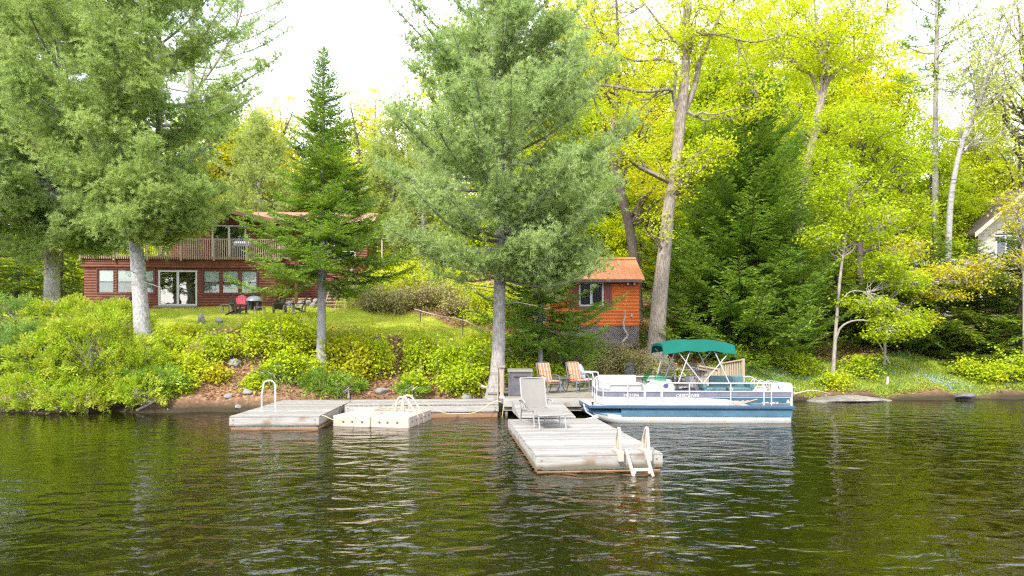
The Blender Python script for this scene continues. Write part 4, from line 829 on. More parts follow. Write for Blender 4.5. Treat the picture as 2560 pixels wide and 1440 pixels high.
# low railing beside the deck box
rr = thing('short_railing', 'short tan wooden railing with a flat cap beside the dark deck box', 'railing', (-0.33, 22.25, PZ)); s = MB()
s.box(-0.06, 0.06, -0.03, 0.09, -0.05, 0.95); s.build('post', M['timber'], rr, 0.006); s = MB(); s.box(-0.06, 0.06, 1.35, 1.47, -0.05, 0.95); s.build('post', M['timber'], rr, 0.006)
s = MB(); s.box(-0.11, 0.10, -0.08, 1.55, 0.95, 0.99); s.build('cap_board', M['greydeck'], rr, 0.006)
s = MB()
for i in range(9): s.box(-0.145, -0.115, 0.0 + i * 0.165, 0.145 + i * 0.165, -0.7, 0.93)
s.build('pickets', M['timber'], rr)
s = MB(); s.box(-0.085, 0.085, -0.055, 0.115, -0.05, 0.03); s.build('post_base', M['white'], rr, 0.01)
def resin_box(name, label, loc, w, d, h):
    rt = thing(name, label, 'storage box', loc); s = MB(); n = 22
    for i in range(n): z0 = 0.02 + (h - 0.12) * i / n; z1 = 0.02 + (h - 0.12) * (i + 1) / n; s.box(0.02, w - 0.02, 0.02, d - 0.02, z0, z1 - 0.008); s.box(0.028, w - 0.028, 0.028, d - 0.028, z1 - 0.008, z1)
    for x in (0.0, w - 0.06): s.box(x, x + 0.06, -0.0, 0.06, 0, h - 0.1)
    s.build('body', M['box'], rt)
    s = MB(); s.prism(rounded([(-0.02, h - 0.10), (d + 0.02, h - 0.10), (d + 0.02, h - 0.03), (d * 0.55, h + 0.02), (-0.02, h - 0.03)], 0.03, 3), -0.02, w + 0.02, 'x'); s.build('lid', M['boxlid'], rt, 0.008)
    s = MB(); s.box(w * 0.25, w * 0.78, -0.012, 0.02, h - 0.26, h - 0.22); s.build('handle', M['black'], rt, 0.004); return rt
resin_box('deck_box', 'dark ribbed resin deck box with an olive lid standing on the shore deck', (-0.13, 22.5, PZ), 0.80, 0.75, 0.88)
ub = thing('dock_box', 'small grey wooden box on the bank end of the narrow dock', 'box', W(1234, 1000, 23.6) * 1); ub.location.z = 0.42; s = MB()
s.box(-0.2, 0.2, -0.2, 0.2, 0, 0.20); s.build('body', M['dockside'], ub, 0.006); s = MB(); s.box(-0.24, 0.24, -0.24, 0.24, 0.2, 0.24); s.build('lid', M['oldwood'], ub, 0.006)

# striped patio armchair
def patio_chair(name, label, loc, rz, group):
    rt = thing(name, label, 'armchair', loc, rz, group)
    s = MB()
    for x in (-0.29, 0.29):
        s.tube([(x, -0.30, 0), (x, -0.26, 0.42), (x, -0.20, 0.60), (x * 1.02, -0.05, 0.635), (x, 0.22, 0.62)], 0.017, 8); s.tube([(x, 0.30, 0), (x, 0.16, 0.36), (x, 0.28, 0.80), (x, 0.33, 1.05)], 0.016, 8); s.tube([(x, -0.26, 0.38), (x, 0.17, 0.34)], 0.015, 8)
    s.tube([(-0.29, -0.27, 0.36), (0.29, -0.27, 0.36)], 0.014, 6); s.tube([(-0.29, 0.33, 1.04), (-0.15, 0.34, 1.07), (0.15, 0.34, 1.07), (0.29, 0.33, 1.04)], 0.014, 8)
    s.build('frame', M['greyframe'], rt, smooth=True)
    s = MB(); rows = [[(x, -0.28 + t * 0.46, 0.43 - 0.05 * t + 0.02 * math.cos(x * 5) - (0.03 if t in (0,) else 0)) for x in np.linspace(-0.25, 0.25, 7)] for t in np.linspace(0, 1, 7)]; s.sheet(rows, 0.07); s.build('seat_cushion', M['cushion'], rt, 0.02, True)
    s = MB(); rows = [[(x, 0.13 + t * 0.17 - (0.02 if abs(t - 0.55) < 0.06 else 0), 0.44 + t * 0.60) for x in np.linspace(-0.25, 0.25, 7)] for t in np.linspace(0, 1, 12)]; s.sheet(rows, 0.07); s.build('back_cushion', M['cushion'], rt, 0.02, True); return rt
pc = W(1372, 984, 23.7); patio_chair('striped_armchair', 'orange striped cushioned armchair next to the dark deck box', (pc.x, 23.7, PZ), R(38), 'orange striped armchairs')
pc = W(1445, 980, 24.3); patio_chair('striped_armchair', 'orange striped cushioned armchair nearest the white oval-backed chair', (pc.x, 24.3, PZ), R(34), 'orange striped armchairs')
tb = W(1402, 975, 24.1); rt = thing('side_table', 'round green glass side table on curved legs between the striped chairs', 'table', (tb.x, 24.1, PZ)); s = MB(); s.lathe([(0.0, 0.50), (0.30, 0.50), (0.31, 0.51), (0.30, 0.525), (0.0, 0.525)], n=28); s.build('table_top', M['glasstop'], rt, smooth=True)
s = MB()
for k in range(4): a = k * math.pi / 2 + 0.5; s.tube([(0.22 * math.cos(a), 0.22 * math.sin(a), 0.49), (0.10 * math.cos(a), 0.10 * math.sin(a), 0.36), (0.08 * math.cos(a), 0.08 * math.sin(a), 0.2), (0.18 * math.cos(a), 0.18 * math.sin(a), 0.06), (0.28 * math.cos(a), 0.28 * math.sin(a), 0.015)], 0.016, 8)
s.tube([(0.09 * math.cos(t), 0.09 * math.sin(t), 0.25) for t in np.linspace(0, 5.8, 13)], 0.010, 6, closed=True); s.build('legs', M['greyframe'], rt, smooth=True)
wc = W(1474, 978, 25.0); rt = thing('white_armchair', 'white resin armchair with an oval back by the boat', 'armchair', (wc.x, 25.0, PZ), R(62)); s = MB()
rows = [[(u * 0.27 * math.sqrt(max(0.03, 1 - ((t - 0.45) / 0.56) ** 2)), 0.24 + t * 0.16 - 0.05 * (1 - u * u), 0.46 + t * 0.50) for u in np.linspace(-1, 1, 9)] for t in np.linspace(0.0, 1, 9)]; s.sheet(rows, 0.025); s.build('backrest', M['patiowhite'], rt, 0, True)
s = MB(); s.prism(rounded([(-0.25, -0.24), (0.25, -0.24), (0.23, 0.24), (-0.23, 0.24)], 0.08), 0.41, 0.44, 'z'); s.build('seat', M['patiowhite'], rt, 0.008, True)
for sx in (-1, 1):
    s = MB(); s.tube([(sx * 0.26, 0.30, 0.68), (sx * 0.29, 0.05, 0.68), (sx * 0.28, -0.22, 0.66), (sx * 0.26, -0.26, 0.42)], 0.026, 8); s.build('armrest', M['patiowhite'], rt, smooth=True)
    for y in (-0.25, 0.26): s = MB(); s.tube([(sx * 0.23, y * 0.9, 0.42), (sx * 0.27, y * 1.12, 0.0)], [0.03, 0.02], 8); s.build('leg', M['patiowhite'], rt, smooth=True)
# cast iron chairs
def iron_chair(name, label, loc, rz, group):
    rt = thing(name, label, 'chair', loc, rz, group); s = MB(); o = [(0.24 * math.sin(t) * (1.06 if abs(t) < 2 else 0.95), 0.44 + 0.27 - 0.30 * math.cos(t)) for t in np.linspace(-2.6, 2.6, 21)]
    s.tube([(a, 0.22 + (b_ - 0.44) * 0.18, 1.42 - b_) for a, b_ in o], 0.013, 6, closed=False); rng = np.random.default_rng(3)
    for i in range(-4, 5):
        for j in range(6):
            x, z = i * 0.05 + (0.025 if j % 2 else 0), 0.50 + j * 0.085
            if (x / 0.24) ** 2 + ((z - 0.72) / 0.31) ** 2 < 1: s.tube([(x + 0.030 * math.cos(q), 0.22 + (0.98 - z) * -0.12 + 0.08, z + 0.042 * math.sin(q)) for q in np.linspace(0, 5.5, 8)], 0.0075, 4, closed=True)
    s.build('backrest', M['iron'], rt, smooth=True)
    s = MB(); s.prism(rounded([(-0.24, -0.24), (0.24, -0.24), (0.21, 0.22), (-0.21, 0.22)], 0.1), 0.42, 0.45, 'z'); s.build('seat', M['iron'], rt, 0.006, True)
    for sx in (-1, 1):
        s = MB(); s.tube([(sx * 0.22, 0.25, 0.66), (sx * 0.28, 0.05, 0.68), (sx * 0.27, -0.2, 0.66), (sx * 0.24, -0.22, 0.44)], 0.013, 6); s.build('armrest', M['iron'], rt, smooth=True)
        for y in (-0.2, 0.2): s = MB(); s.tube([(sx * 0.2, y, 0.43), (sx * 0.21, y * 1.1, 0.2), (sx * 0.25, y * 1.3, 0.0)], 0.014, 6); s.build('leg', M['iron'], rt, smooth=True)
    return rt
for px, D, rz, lb in ((1586, 25.6, 30, 'black cast iron chair behind the white front seat of the pontoon boat'), (1668, 25.2, 170, 'black cast iron chair behind the tinted windscreen'), (1722, 25.5, 185, 'black cast iron chair seen through the middle awning poles')):
    p = W(px, 980, D); iron_chair('iron_chair', lb, (p.x, D, PZ), R(rz), 'black cast iron chairs')
it = W(1693, 980, 26.0); rt = thing('iron_table', 'low black iron table between the cast iron chairs', 'table', (it.x, 26.0, PZ)); s = MB(); s.lathe([(0, 0.66), (0.42, 0.66), (0.43, 0.68), (0, 0.69)], n=24); s.build('table_top', M['iron'], rt, smooth=True)
s = MB(); s.tube([(0, 0, 0.66), (0, 0, 0.1)], 0.03, 8)
for k in range(3): a = k * 2.1; s.tube([(0, 0, 0.2), (0.18 * math.cos(a), 0.18 * math.sin(a), 0.1), (0.32 * math.cos(a), 0.32 * math.sin(a), 0.0)], 0.015, 6)
s.build('pedestal', M['iron'], rt, smooth=True)
# retaining timbers behind the deck
s = MB()
for i in range(4): s.box(0.6 + 0.02 * i, 8.4 - 0.03 * i, 26.66 + 0.03 * i, 26.86 + 0.03 * i, 0.35 + i * 0.18, 0.525 + i * 0.18)
tag(s.build('retaining_wall', M['oldwood'], None, 0.02), 'dark timber retaining wall behind the shore deck', 'retaining wall')
# picket railings at the far end of the deck
def picket(name, label, p, q, h, n, zb=PZ):
    p = Vector(p); q = Vector(q); rt = thing(name, label, 'railing', (p.x, p.y, zb)); d = q - p; s = MB()
    for i in range(n): c = d * ((i + 0.5) / n); s.box(c.x - 0.03, c.x + 0.03, c.y - 0.02, c.y + 0.02, 0.02, h + (q.z - p.z) * (i + 0.5) / n)
    s.build('pickets', M['timber'], rt, 0.004); s = MB(); s.beam((0, -0.03, h), (d.x, d.y - 0.03, h + d.z), 0.13, 0.05); s.beam((0, -0.04, 0.15), (d.x, d.y - 0.04, 0.15 + d.z * 0.1), 0.04, 0.09); s.build('rails', M['timber'], rt, 0.006)
    for c, k in ((Vector((0, 0, 0)), 0), (d, d.z)):
        s = MB(); s.box(c.x - 0.05, c.x + 0.05, c.y - 0.05, c.y + 0.05, -0.1, h + k + 0.04); s.build('post', M['timber'], rt, 0.006)
    return rt
picket('picket_railing', 'tan picket railing rising beyond the stern seat of the boat', W(1806, 980, 25.6), W(1858, 980, 24.9) + Vector((0, 0, 0.1)), 0.98, 9)
picket('low_picket_railing', 'lower grey picket railing sloping down between the awning poles', W(1747, 980, 26.3) + Vector((0, 0, 0.15)), W(1797, 980, 25.7), 0.85, 12)
s = MB(); b0 = W(1735, 921, 26.2); b1 = W(1780, 928, 26.2); s.beam(b0, b1, 0.5, 0.05); s.beam(b0 + Vector((0.05, 0, -0.02)), (b0.x + 0.05, b0.y, PZ), 0.09, 0.09); s.beam(b1 + Vector((-0.05, 0, -0.02)), (b1.x - 0.05, b1.y, PZ), 0.09, 0.09)
tag(s.build('plank_bench', M['oldwood'], None, 0.006), 'grey plank counter beside the low picket railing', 'bench')

# lounge chair on the floating dock
lc = thing('lounge_chair', 'pale grey sling lounge chair with its back raised on the floating dock', 'lounge chair', (0.62, 17.75, 0.338), R(14))
s = MB(); wl = 0.33
for x in (-wl, wl):
    s.tube([(x, 0.30, 0.0), (x, 0.22, 0.30), (x, 0.10, 0.40)], 0.018, 8); s.tube([(x, 0.28, 0.36), (x, -0.55, 0.36), (x, -1.0, 0.42), (x, -1.42, 0.33)], 0.02, 8); s.tube([(x, -0.80, 0.38), (x, -0.95, 0.30), (x, -1.02, 0.0)], 0.018, 8); s.tube([(x, -1.40, 0.33), (x, -1.42, 0.2), (x, -1.5, 0.0)], 0.014, 8)
    s.tube([(x, 0.12, 0.36), (x, 0.24, 0.75), (x, 0.36, 1.14)], 0.018, 8)
s.tube([(-wl, 0.36, 1.14), (wl, 0.36, 1.14)], 0.017, 8); s.tube([(-wl, -1.42, 0.33), (wl, -1.42, 0.33)], 0.016, 8); s.tube([(-wl, -1.0, 0.1), (wl, -1.0, 0.1)], 0.013, 8); s.tube([(-wl, 0.22, 0.28), (wl, 0.22, 0.28)], 0.013, 8)
s.build('frame', M['slingframe'], lc, smooth=True)
s = MB(); s.sheet([[(x, 0.115 + t * 0.24 + 0.03 * (1 - (x / wl) ** 2), 0.37 + t * 0.78) for x in np.linspace(-wl, wl, 7)] for t in np.linspace(0, 1, 9)], 0.012); s.build('backrest', M['sling'], lc, smooth=True)
s = MB(); s.sheet([[(x, y, z - 0.03 * (1 - (x / wl) ** 2)) for x in np.linspace(-wl, wl, 7)] for y, z in ((0.08, 0.37), (-0.2, 0.37), (-0.55, 0.365), (-0.8, 0.40), (-1.0, 0.425), (-1.2, 0.40), (-1.42, 0.335))], 0.012); s.build('seat', M['sling'], lc, smooth=True)
for sx in (-1, 1):
    s = MB(); x = sx * (wl + 0.05); s.tube([(x, 0.26, 0.56), (x, 0.0, 0.60), (x, -0.26, 0.58), (x, -0.34, 0.53)], [0.018, 0.028, 0.028, 0.018], 8); s.tube([(x, -0.1, 0.59), (sx * wl, -0.15, 0.36)], 0.015, 6); s.tube([(x, 0.2, 0.57), (sx * wl, 0.2, 0.32)], 0.015, 6); s.build('armrest', M['slingframe'], lc, smooth=True)

# plastic swim raft
rf = thing('swim_raft', 'tan moulded plastic swim raft with a folded ladder', 'raft', (-5.16, 19.62, 0), R(-10)); s = MB()
for k in range(2):
    x0, x1 = k * 1.15, k * 1.15 + 1.145; s.prism(rounded([(x0, -0.0), (x1, 0.0), (x1, 2.2), (x0, 2.2)], 0.07, 4), -0.12, 0.30, 'z')
    for m in range(9): s.box(x0 + 0.08, x1 - 0.08, 0.12 + m * 0.225, 0.12 + m * 0.225 + 0.20, 0.298, 0.312)
s.build('float_modules', M['tan'], rf, 0.03, True)
s = MB()
for x in (0.33, 0.60, 0.90, 1.42, 1.66, 1.95): k = len(s.v); s.lathe([(0.0, 0), (0.033, 0), (0.033, 0.01), (0.0, 0.01)], n=12); s.v[k:] = [(x + a, -c - 0.001, 0.14 + b_) for a, b_, c in s.v[k:]]
for y in (0.3, 0.65, 1.1, 1.5, 1.9): k = len(s.v); s.lathe([(0.0, 0), (0.026, 0), (0.026, 0.01), (0.0, 0.01)], n=12); s.v[k:] = [(2.296 + c, y + a, 0.15 + b_) for a, b_, c in s.v[k:]]
s.build('socket_hole_shade', M['hole'], rf)  # flat dark discs on the raft sides, coloured as shaded sockets
s = MB()
for y in (0.75, 1.28):
    o = rounded([(1.62, 0.33), (1.66, 0.66), (1.74, 0.80), (1.92, 0.80), (2.06, 0.62), (2.32, 0.20), (2.26, 0.14), (2.0, 0.34)], 0.06, 4)
    s.tube([(a, y, b_) for a, b_ in o], 0.034, 8, closed=True); s.tube([(1.88, y, 0.36), (1.86, y, 0.72)], 0.025, 8); s.tube([(2.30, y, 0.22), (2.33, y, -0.35)], 0.032, 8)
    s.box(1.70, 2.0, y - 0.03, y + 0.03, 0.315, 0.37)
s.box(0.95, 1.62, 0.80, 1.22, 0.36, 0.41)
for y in (0.80, 1.15): s.box(0.95, 1.75, y, y + 0.07, 0.32, 0.41)
s.build('folded_ladder', M['tan'], rf, 0.012, True)

# mooring ropes
def rope(label, pts, r=0.008):
    P, rr_ = resample([(Vector(p), r) for p in pts], 30); s = MB(); s.tube([Vector(p) for p in P], r, 6); return tag(s.build('mooring_rope', M['yellowrope'], None, smooth=True), label, 'rope', 'yellow mooring ropes')
rope('yellow rope slack across the front of the plastic raft to its ladder', [W(800, 1038, 19.3), W(812, 1040, 19.2), W(835, 1050, 19.2), W(862, 1050, 19.25), W(900, 1040, 19.6), W(940, 1036, 20), W(972, 1020, 20.4), W(1008, 1000, 20.9)])
rope('yellow rope between the raft ladder and the narrow dock', [W(1058, 1004, 20.9), W(1080, 1018, 21.1), W(1110, 1032, 21.3), W(1150, 1034, 21.4), W(1190, 1030, 21.5), W(1230, 1006, 21.7), W(1247, 1003, 21.9)])
rope('yellow rope hanging down beside the deck ramp', [W(1240, 1002, 21.9), W(1252, 1005, 21.9), W(1258, 1014, 22.0), W(1257, 1030, 22), W(1254, 1048, 22)])

# ------------------------------------------------------------------ pontoon boat: bow to the left, near side along y = 0
BO = Vector((2.32, 20.42, 0)); boat = thing('pontoon_boat', 'white and blue pontoon boat with a green awning moored at the deck', 'boat', BO, R(-2))
def bp_(px, py, y=0.0):                     # pixel on the near side -> local x, z
    D = BO.y + y; return (px - 1280) / F * D - BO.x, CAMH + (HZ - py) / F * D
for yc in (0.40, 2.0):
    s = MB(); n = 20; xs = [-0.17, -0.10, 0.0, 0.12, 0.3, 0.55, 0.85, 1.2, 1.6, 3.0, 4.5, 5.9, 6.0]; V = []; Fq = []; mi = []
    for x in xs:
        t = min(1, max(0, (x + 0.17) / 1.5)); zb = -0.22 + 0.56 * (1 - t) ** 2.0; zt = 0.43; ry = 0.33 * (0.10 + 0.90 * min(1, (x + 0.17) / 0.75) ** 0.55) if x > -0.17 else 0.02
        if x == -0.17: zb = 0.33
        c, rz = (zb + zt) / 2, (zt - zb) / 2; sc = 0.82 if x == 6.0 else 1
        V += [(x + (-0.22 if yc > 1 and x < 4 else 0), yc + ry * sc * math.cos(a), c + rz * sc * math.sin(a)) for a in (2 * math.pi * k / n for k in range(n))]
    for i in range(len(xs) - 1):
        for k in range(n):
            Fq.append((i * n + k, i * n + (k + 1) % n, (i + 1) * n + (k + 1) % n, (i + 1) * n + k)); q = [V[j] for j in Fq[-1]]; zc = sum(p[2] for p in q) / 4; xc = sum(p[0] for p in q) / 4
            mi.append(1 if zc > 0.17 + max(0, 1.2 - xc) * 0.07 else 0)
    Fq += [tuple(range(n))[::-1], tuple((len(xs) - 1) * n + k for k in range(n))]; mi += [1, 0]
    s.add(V, Fq); s.m = mi; s.build('pontoon', [M['pontoonwhite'], M['pontoonblue']], boat, smooth=True, angle=50)
s = MB(); s.box(0.95, 6.0, 0.12, 2.28, 0.385, 0.42); s.box(0.95, 6.0, 0.045, 0.09, 0.20, 0.39); s.build('side_keel', M['pontoonblue'], boat)
s = MB(); s.prism([(0, 0.02), (6.05, 0.02), (6.05, 2.38), (-0.24, 2.38)], 0.435, 0.515, 'z'); s.build('deck', M['carpet'], boat)
s = MB(); s.box(-0.025, 6.075, -0.02, 0.02, 0.43, 0.517); s.box(-0.265, 6.075, 2.38, 2.42, 0.43, 0.517); s.beam((-0.012, 0.02, 0.4735), (-0.252, 2.38, 0.4735), 0.025, 0.087); s.box(6.05, 6.075, 0.02, 2.38, 0.43, 0.517)
s.box(-0.025, 6.075, -0.03, -0.02, 0.445, 0.46); s.build('rub_rail', M['navy'], boat, 0.008)
# fence plan, near side then bow and far side
ZP0, ZP1, ZR = 0.53, 0.94, 1.185
near = [(0.30, 0.62), (0.42, 0.16), (0.56, 0.10)]
def panel(name, path, z0=ZP0, z1=ZP1):
    s = MB()
    for (a, b_), (c, d) in zip(path[:-1], path[1:]): s.beam((a, b_, (z0 + z1) / 2), (c, d, (z0 + z1) / 2), 0.03, z1 - z0)
    o = s.build(name, M['whitealu'], boat, 0.005)
    st = MB(); e = MB()
    for (a, b_), (c, d) in zip(path[:-1], path[1:]):
        dr = Vector((c - a, d - b_, 0)).normalized(); nn = Vector((dr.y, -dr.x, 0)) * 0.018
        if nn.y > 0 and abs(nn.y) > abs(nn.x): nn = -nn
        if abs(nn.x) >= abs(nn.y) and nn.x > 0: nn = -nn
        if b_ > 1.9 and d > 1.9: nn = -nn
        st.beam(Vector((a, b_, 0.845)) + nn, Vector((c, d, 0.845)) + nn, 0.004, 0.105)
        for z in (0.90, 0.79): e.beam(Vector((a, b_, z)) + nn * 1.1, Vector((c, d, z)) + nn * 1.1, 0.005, 0.014)
    so = st.build('grey_stripe', M['stripe'], o); e.build('pinstripe', M['stripeedge'], so); return o
panel('bow_side_panel', near + [(1.62, 0.10)]); panel('gate_panel', [(1.70, 0.10), (2.12, 0.10)]); panel('side_panel', [(2.20, 0.10), (5.98, 0.10)]); panel('bow_panel', [(0.30, 0.66), (0.30, 2.3)]); panel('far_side_panel', [(0.34, 2.3), (5.98, 2.3)])
def railing(name, path, posts, zr=ZR, z0=ZP0, r=0.021, curve=0.14):
    s = MB(); pts = [Vector((path[0][0], path[0][1], z0)), Vector((path[0][0], path[0][1], zr - curve))]
    def toward(p, q, d): return p + (q - p).normalized() * d
    a, b_ = Vector((*path[0], zr)), Vector((*path[1], zr))
    for t in (0.33, 0.66, 1.0): u = t * math.pi / 2; pts.append(a + (b_ - a).normalized() * curve * (1 - math.cos(u)) + Vector((0, 0, -curve * (1 - math.sin(u)))))
    for p in path[1:-1]: pts.append(Vector((*p, zr)))
    a, b_ = Vector((*path[-1], zr)), Vector((*path[-2], zr))
    for t in (1.0, 0.66, 0.33): u = t * math.pi / 2; pts.append(a + (b_ - a).normalized() * curve * (1 - math.cos(u)) + Vector((0, 0, -curve * (1 - math.sin(u)))))
    pts += [Vector((*path[-1], zr - curve)), Vector((*path[-1], z0))]; s.tube(pts, r, 8)
    for p in posts: s.tube([(*p, z0), (*p, zr)], r * 0.9, 8)
    for (c0, d0), (c1, d1) in zip(path[:-1], path[1:]): s.beam((c0, d0, ZP1 + 0.005), (c1, d1, ZP1 + 0.005), 0.034, 0.03)
    return s.build(name, M['whitealu'], boat, smooth=True)
railing('bow_rail', [(0.30, 0.62), (0.42, 0.12), (0.58, 0.075), (1.64, 0.075)], [(0.42, 0.12), (1.15, 0.075)]); railing('gate_rail', [(1.68, 0.07), (2.14, 0.07)], []); railing('side_rail', [(2.18, 0.075), (6.0, 0.075)], [(2.98, 0.075), (4.2, 0.075), (5.18, 0.075), (5.40, 0.075)], curve=0.10)
railing('bow_rail', [(0.28, 0.66), (0.28, 2.32)], [(0.28, 1.4)], 1.24); railing('far_rail', [(0.34, 2.32), (5.6, 2.32)], [(1.4, 2.32), (2.6, 2.32), (3.8, 2.32), (5.0, 2.32)], 1.26); railing('stern_rail', [(5.99, 0.12), (5.99, 2.3)], [(5.99, 0.9), (5.99, 1.6)], 1.15)
s = MB(); s.prism(rounded([(5.42, 0.955), (5.985, 0.955), (5.985, 1.17), (5.42, 1.17)], 0.03), 0.065, 0.095, 'y'); sp = s.build('stern_panel', M['whitealu'], boat, 0.004)
s = MB(); s.box(5.54, 5.66, 0.058, 0.064, 1.01, 1.12); ss = s.build('fish_emblem', M['vinyl'], sp)
s = MB(); s.prism([(5.575, 1.08), (5.595, 1.105), (5.615, 1.10), (5.622, 1.075), (5.61, 1.05), (5.635, 1.03), (5.615, 1.025), (5.60, 1.045), (5.585, 1.055)], 0.052, 0.057, 'y'); s.build('emblem_mark', M['navy'], ss)
# graphics on the near side
gf = MB()
def gpoly(name, pts, mat, y, parent=boat):
    s = MB(); s.prism([bp_(a, c) for a, c in pts][::-1], y, y + 0.003, 'y'); return s.build(name, mat, parent)
gp = gpoly('teal_graphic', [(1722, 993.5), (1971, 993.5), (1971, 1014), (1876, 1014), (1850, 1006), (1815, 997.5), (1770, 995)], M['tealpaint'], 0.080)
gpoly('grey_band', [(1869, 1006.5), (1971, 1006.5), (1971, 1010.5), (1880, 1010.5)], M['stripe'], 0.076)
gpoly('white_band', [(1640, 1001.5), (1842, 1001.5), (1862, 1008.5), (1690, 1006)], M['vinyl'], 0.077)
for i, q in enumerate([[(1817, 1013), (1822, 1008), (1842, 1001), (1846, 1002), (1830, 1009)], [(1828, 1012.5), (1840, 1006), (1856, 1000), (1858, 1002), (1842, 1010)], [(1838, 1011.5), (1850, 1006), (1868, 999.5), (1870, 1001), (1852, 1009)], [(1852, 1009.5), (1866, 1003), (1889, 996), (1892, 997.5), (1870, 1004)]]): gpoly('copper_slash', q, M['pink'], 0.072 - i * 0.0006)
x, z = bp_(1559, 991.2); text_part('registration_lettering', '59E21206', 0.105, (x, 0.072, z), M['lettering'], boat, 0, 0.002, 1.12)
x, z = bp_(1689, 992.2); text_part('name_lettering', 'CRESTLINER', 0.120, (x, 0.072, z), M['lettering'], boat, 0.3, 0.002, 1.05)
x, z = bp_(1921, 1008.2); text_part('model_lettering', '2080 LE', 0.075, (x, 0.074, z), M['lettering'], boat, 0.3, 0.002, 1.0)
gpoly('white_dash', [(1905, 1005), (1918, 1004), (1918, 1006.2), (1908, 1006)], M['lettering'], 0.075); gpoly('white_dot', [(1902, 1004.5), (1904, 1004.5), (1904, 1006.5), (1902, 1006.5)], M['lettering'], 0.075)
q = gpoly('decal', [(1962, 1003), (1970, 1003), (1970, 1006.5), (1962, 1006.5)], M['vinyl'], 0.074); gpoly('sun_mark', [(1963, 1002.6), (1964, 999.5), (1966, 998), (1968, 999.5), (1969, 1002.6)], M['yellowrope'], 0.074, q)
# seats, console, awning
def seat(name, x0, x1, y0, y1, mat, z1=0.95, back=None, zb=1.2, base=None):
    rt = MB(); rt.box(x0, x1, y0, y1, 0.52, z1 - 0.12); o = rt.build(name, base or mat, boat, 0.02)
    c = MB(); c.box(x0 + 0.01, x1 - 0.01, y0 + 0.01, y1 - 0.01, z1 - 0.118, z1); c.build('seat_cushion', mat, o, 0.035, True)
    if back: b_ = MB(); b_.box(*back, z1 - 0.05, zb); b_.build('seat_back', mat, o, 0.03, True)
    return o
seat('bow_bench', 0.62, 1.58, 0.16, 0.72, M['vinyl'], 0.92, (0.64, 1.57, 0.15, 0.27), 1.165); seat('bow_bench', 0.42, 1.72, 1.72, 2.24, M['vinyl'], 0.95, (0.44, 1.70, 2.10, 2.24), 1.32); seat('corner_bench', 0.36, 0.56, 0.75, 1.70, M['vinyl'], 0.92, (0.35, 0.47, 0.75, 1.7), 1.25)
s = MB(); s.prism([(1.86, 0.52), (2.66, 0.52), (2.72, 1.02), (2.60, 1.20), (1.98, 1.22), (1.82, 1.0)], 0.85, 1.75, 'y'); co = s.build('console', M['vinyl'], boat, 0.03, True)
s = MB(); k = len(s.v); s.lathe([(0, 0), (0.075, 0), (0.08, 0.012), (0.0, 0.012)], n=20); s.v[k:] = [(2.42 + a, 0.848 - c, 1.07 + b_) for a, b_, c in s.v[k:]]; s.build('speaker', M['stripeedge'], co)
s = MB(); s.tube([(2.70 + 0.03 * math.sin(t), 1.25 + 0.18 * math.cos(t), 1.14 + 0.18 * math.sin(t)) for t in np.linspace(0, 5.9, 17)], 0.014, 6, closed=True); s.tube([(2.58, 1.25, 1.1), (2.7, 1.25, 1.14)], 0.02, 6); s.build('steering_wheel', M['black'], co, smooth=True)
s = MB(); s.sheet([[(1.80 + t * 0.26, y, 1.19 + t * 0.37) for y in np.linspace(0.88, 1.72, 5)] for t in (0, 0.5, 1)], 0.008); s.sheet([[(1.82 + u * 0.62, 0.88, 1.19 + t * 0.36 * (1 - 0.55 * u)) if True else 0 for u in (0.42, 0.7, 1.0)] for t in (0, 0.5, 1)], 0.008); s.build('windscreen', M['windscreen'], co)
s = MB(); s.box(1.84, 2.62, 0.90, 1.70, 1.205, 1.225); s.build('console_top', plain('pale_green_top', (0.36, 0.62, 0.50), 0.4), co, 0.008)
cs = seat('helm_seat', 2.86, 3.32, 1.05, 1.55, M['vinyl'], 1.02, (3.20, 3.34, 1.05, 1.55), 1.34)
seat('lounge_seat', 3.52, 4.22, 0.55, 1.25, M['teal'], 1.02, (3.50, 3.62, 0.55, 1.25), 1.17); seat('lounge_seat', 4.26, 5.02, 0.55, 1.25, M['teal'], 1.02, (4.92, 5.06, 0.55, 1.25), 1.17); seat('stern_lounge', 4.1, 5.2, 1.70, 2.24, M['teal'], 0.98, (4.1, 5.2, 2.14, 2.26), 1.3)
seat('cooler_seat', 2.98, 3.42, 1.72, 2.24, M['vinyl'], 0.92)
s = MB()
for y in (0.62, 1.25, 1.9): s.tube([(5.36, y, 0.54), (5.36, y, 1.12), (5.45, y, 1.22), (5.72, y, 1.10), (5.80, y, 0.6)], 0.017, 6)
for z in (0.8, 1.0): s.tube([(5.36, 0.62, z), (5.36, 1.9, z)], 0.014, 6)
s.build('boarding_ladder', M['whitealu'], boat, smooth=True)
aw = MB(); xa, xb = 2.22, 4.36; rows = []
for t in np.linspace(0, 1, 15):
    x = xa + (xb - xa) * t; sag = -0.05 * abs(math.sin(t * math.pi * 3)); endd = 0.13 * (abs(2 * t - 1)) ** 4; row = []
    for y in np.linspace(-1, 1, 15):
        ay = abs(y); z = 2.50 - 0.085 * y * y - 0.25 * max(0, (ay - 0.86) / 0.14) ** 1.3 - endd + sag * (0.35 + 0.65 * ay) ; row.append((x + 0.02 * math.sin(y * 9) * (1 if t in (0, 1) else 0), 1.2 + y * 1.17 if ay < 0.99 else 1.2 + math.copysign(1.17, y), z))
    rows.append(row)
aw.sheet(rows, 0.012)
for t in (0, 14):
    r = rows[t]; aw.sheet([r, [(p[0], p[1], p[2] - 0.07) for p in r]], 0.012)
an = aw.build('awning', M['canvas'], boat, 0, True, 70)
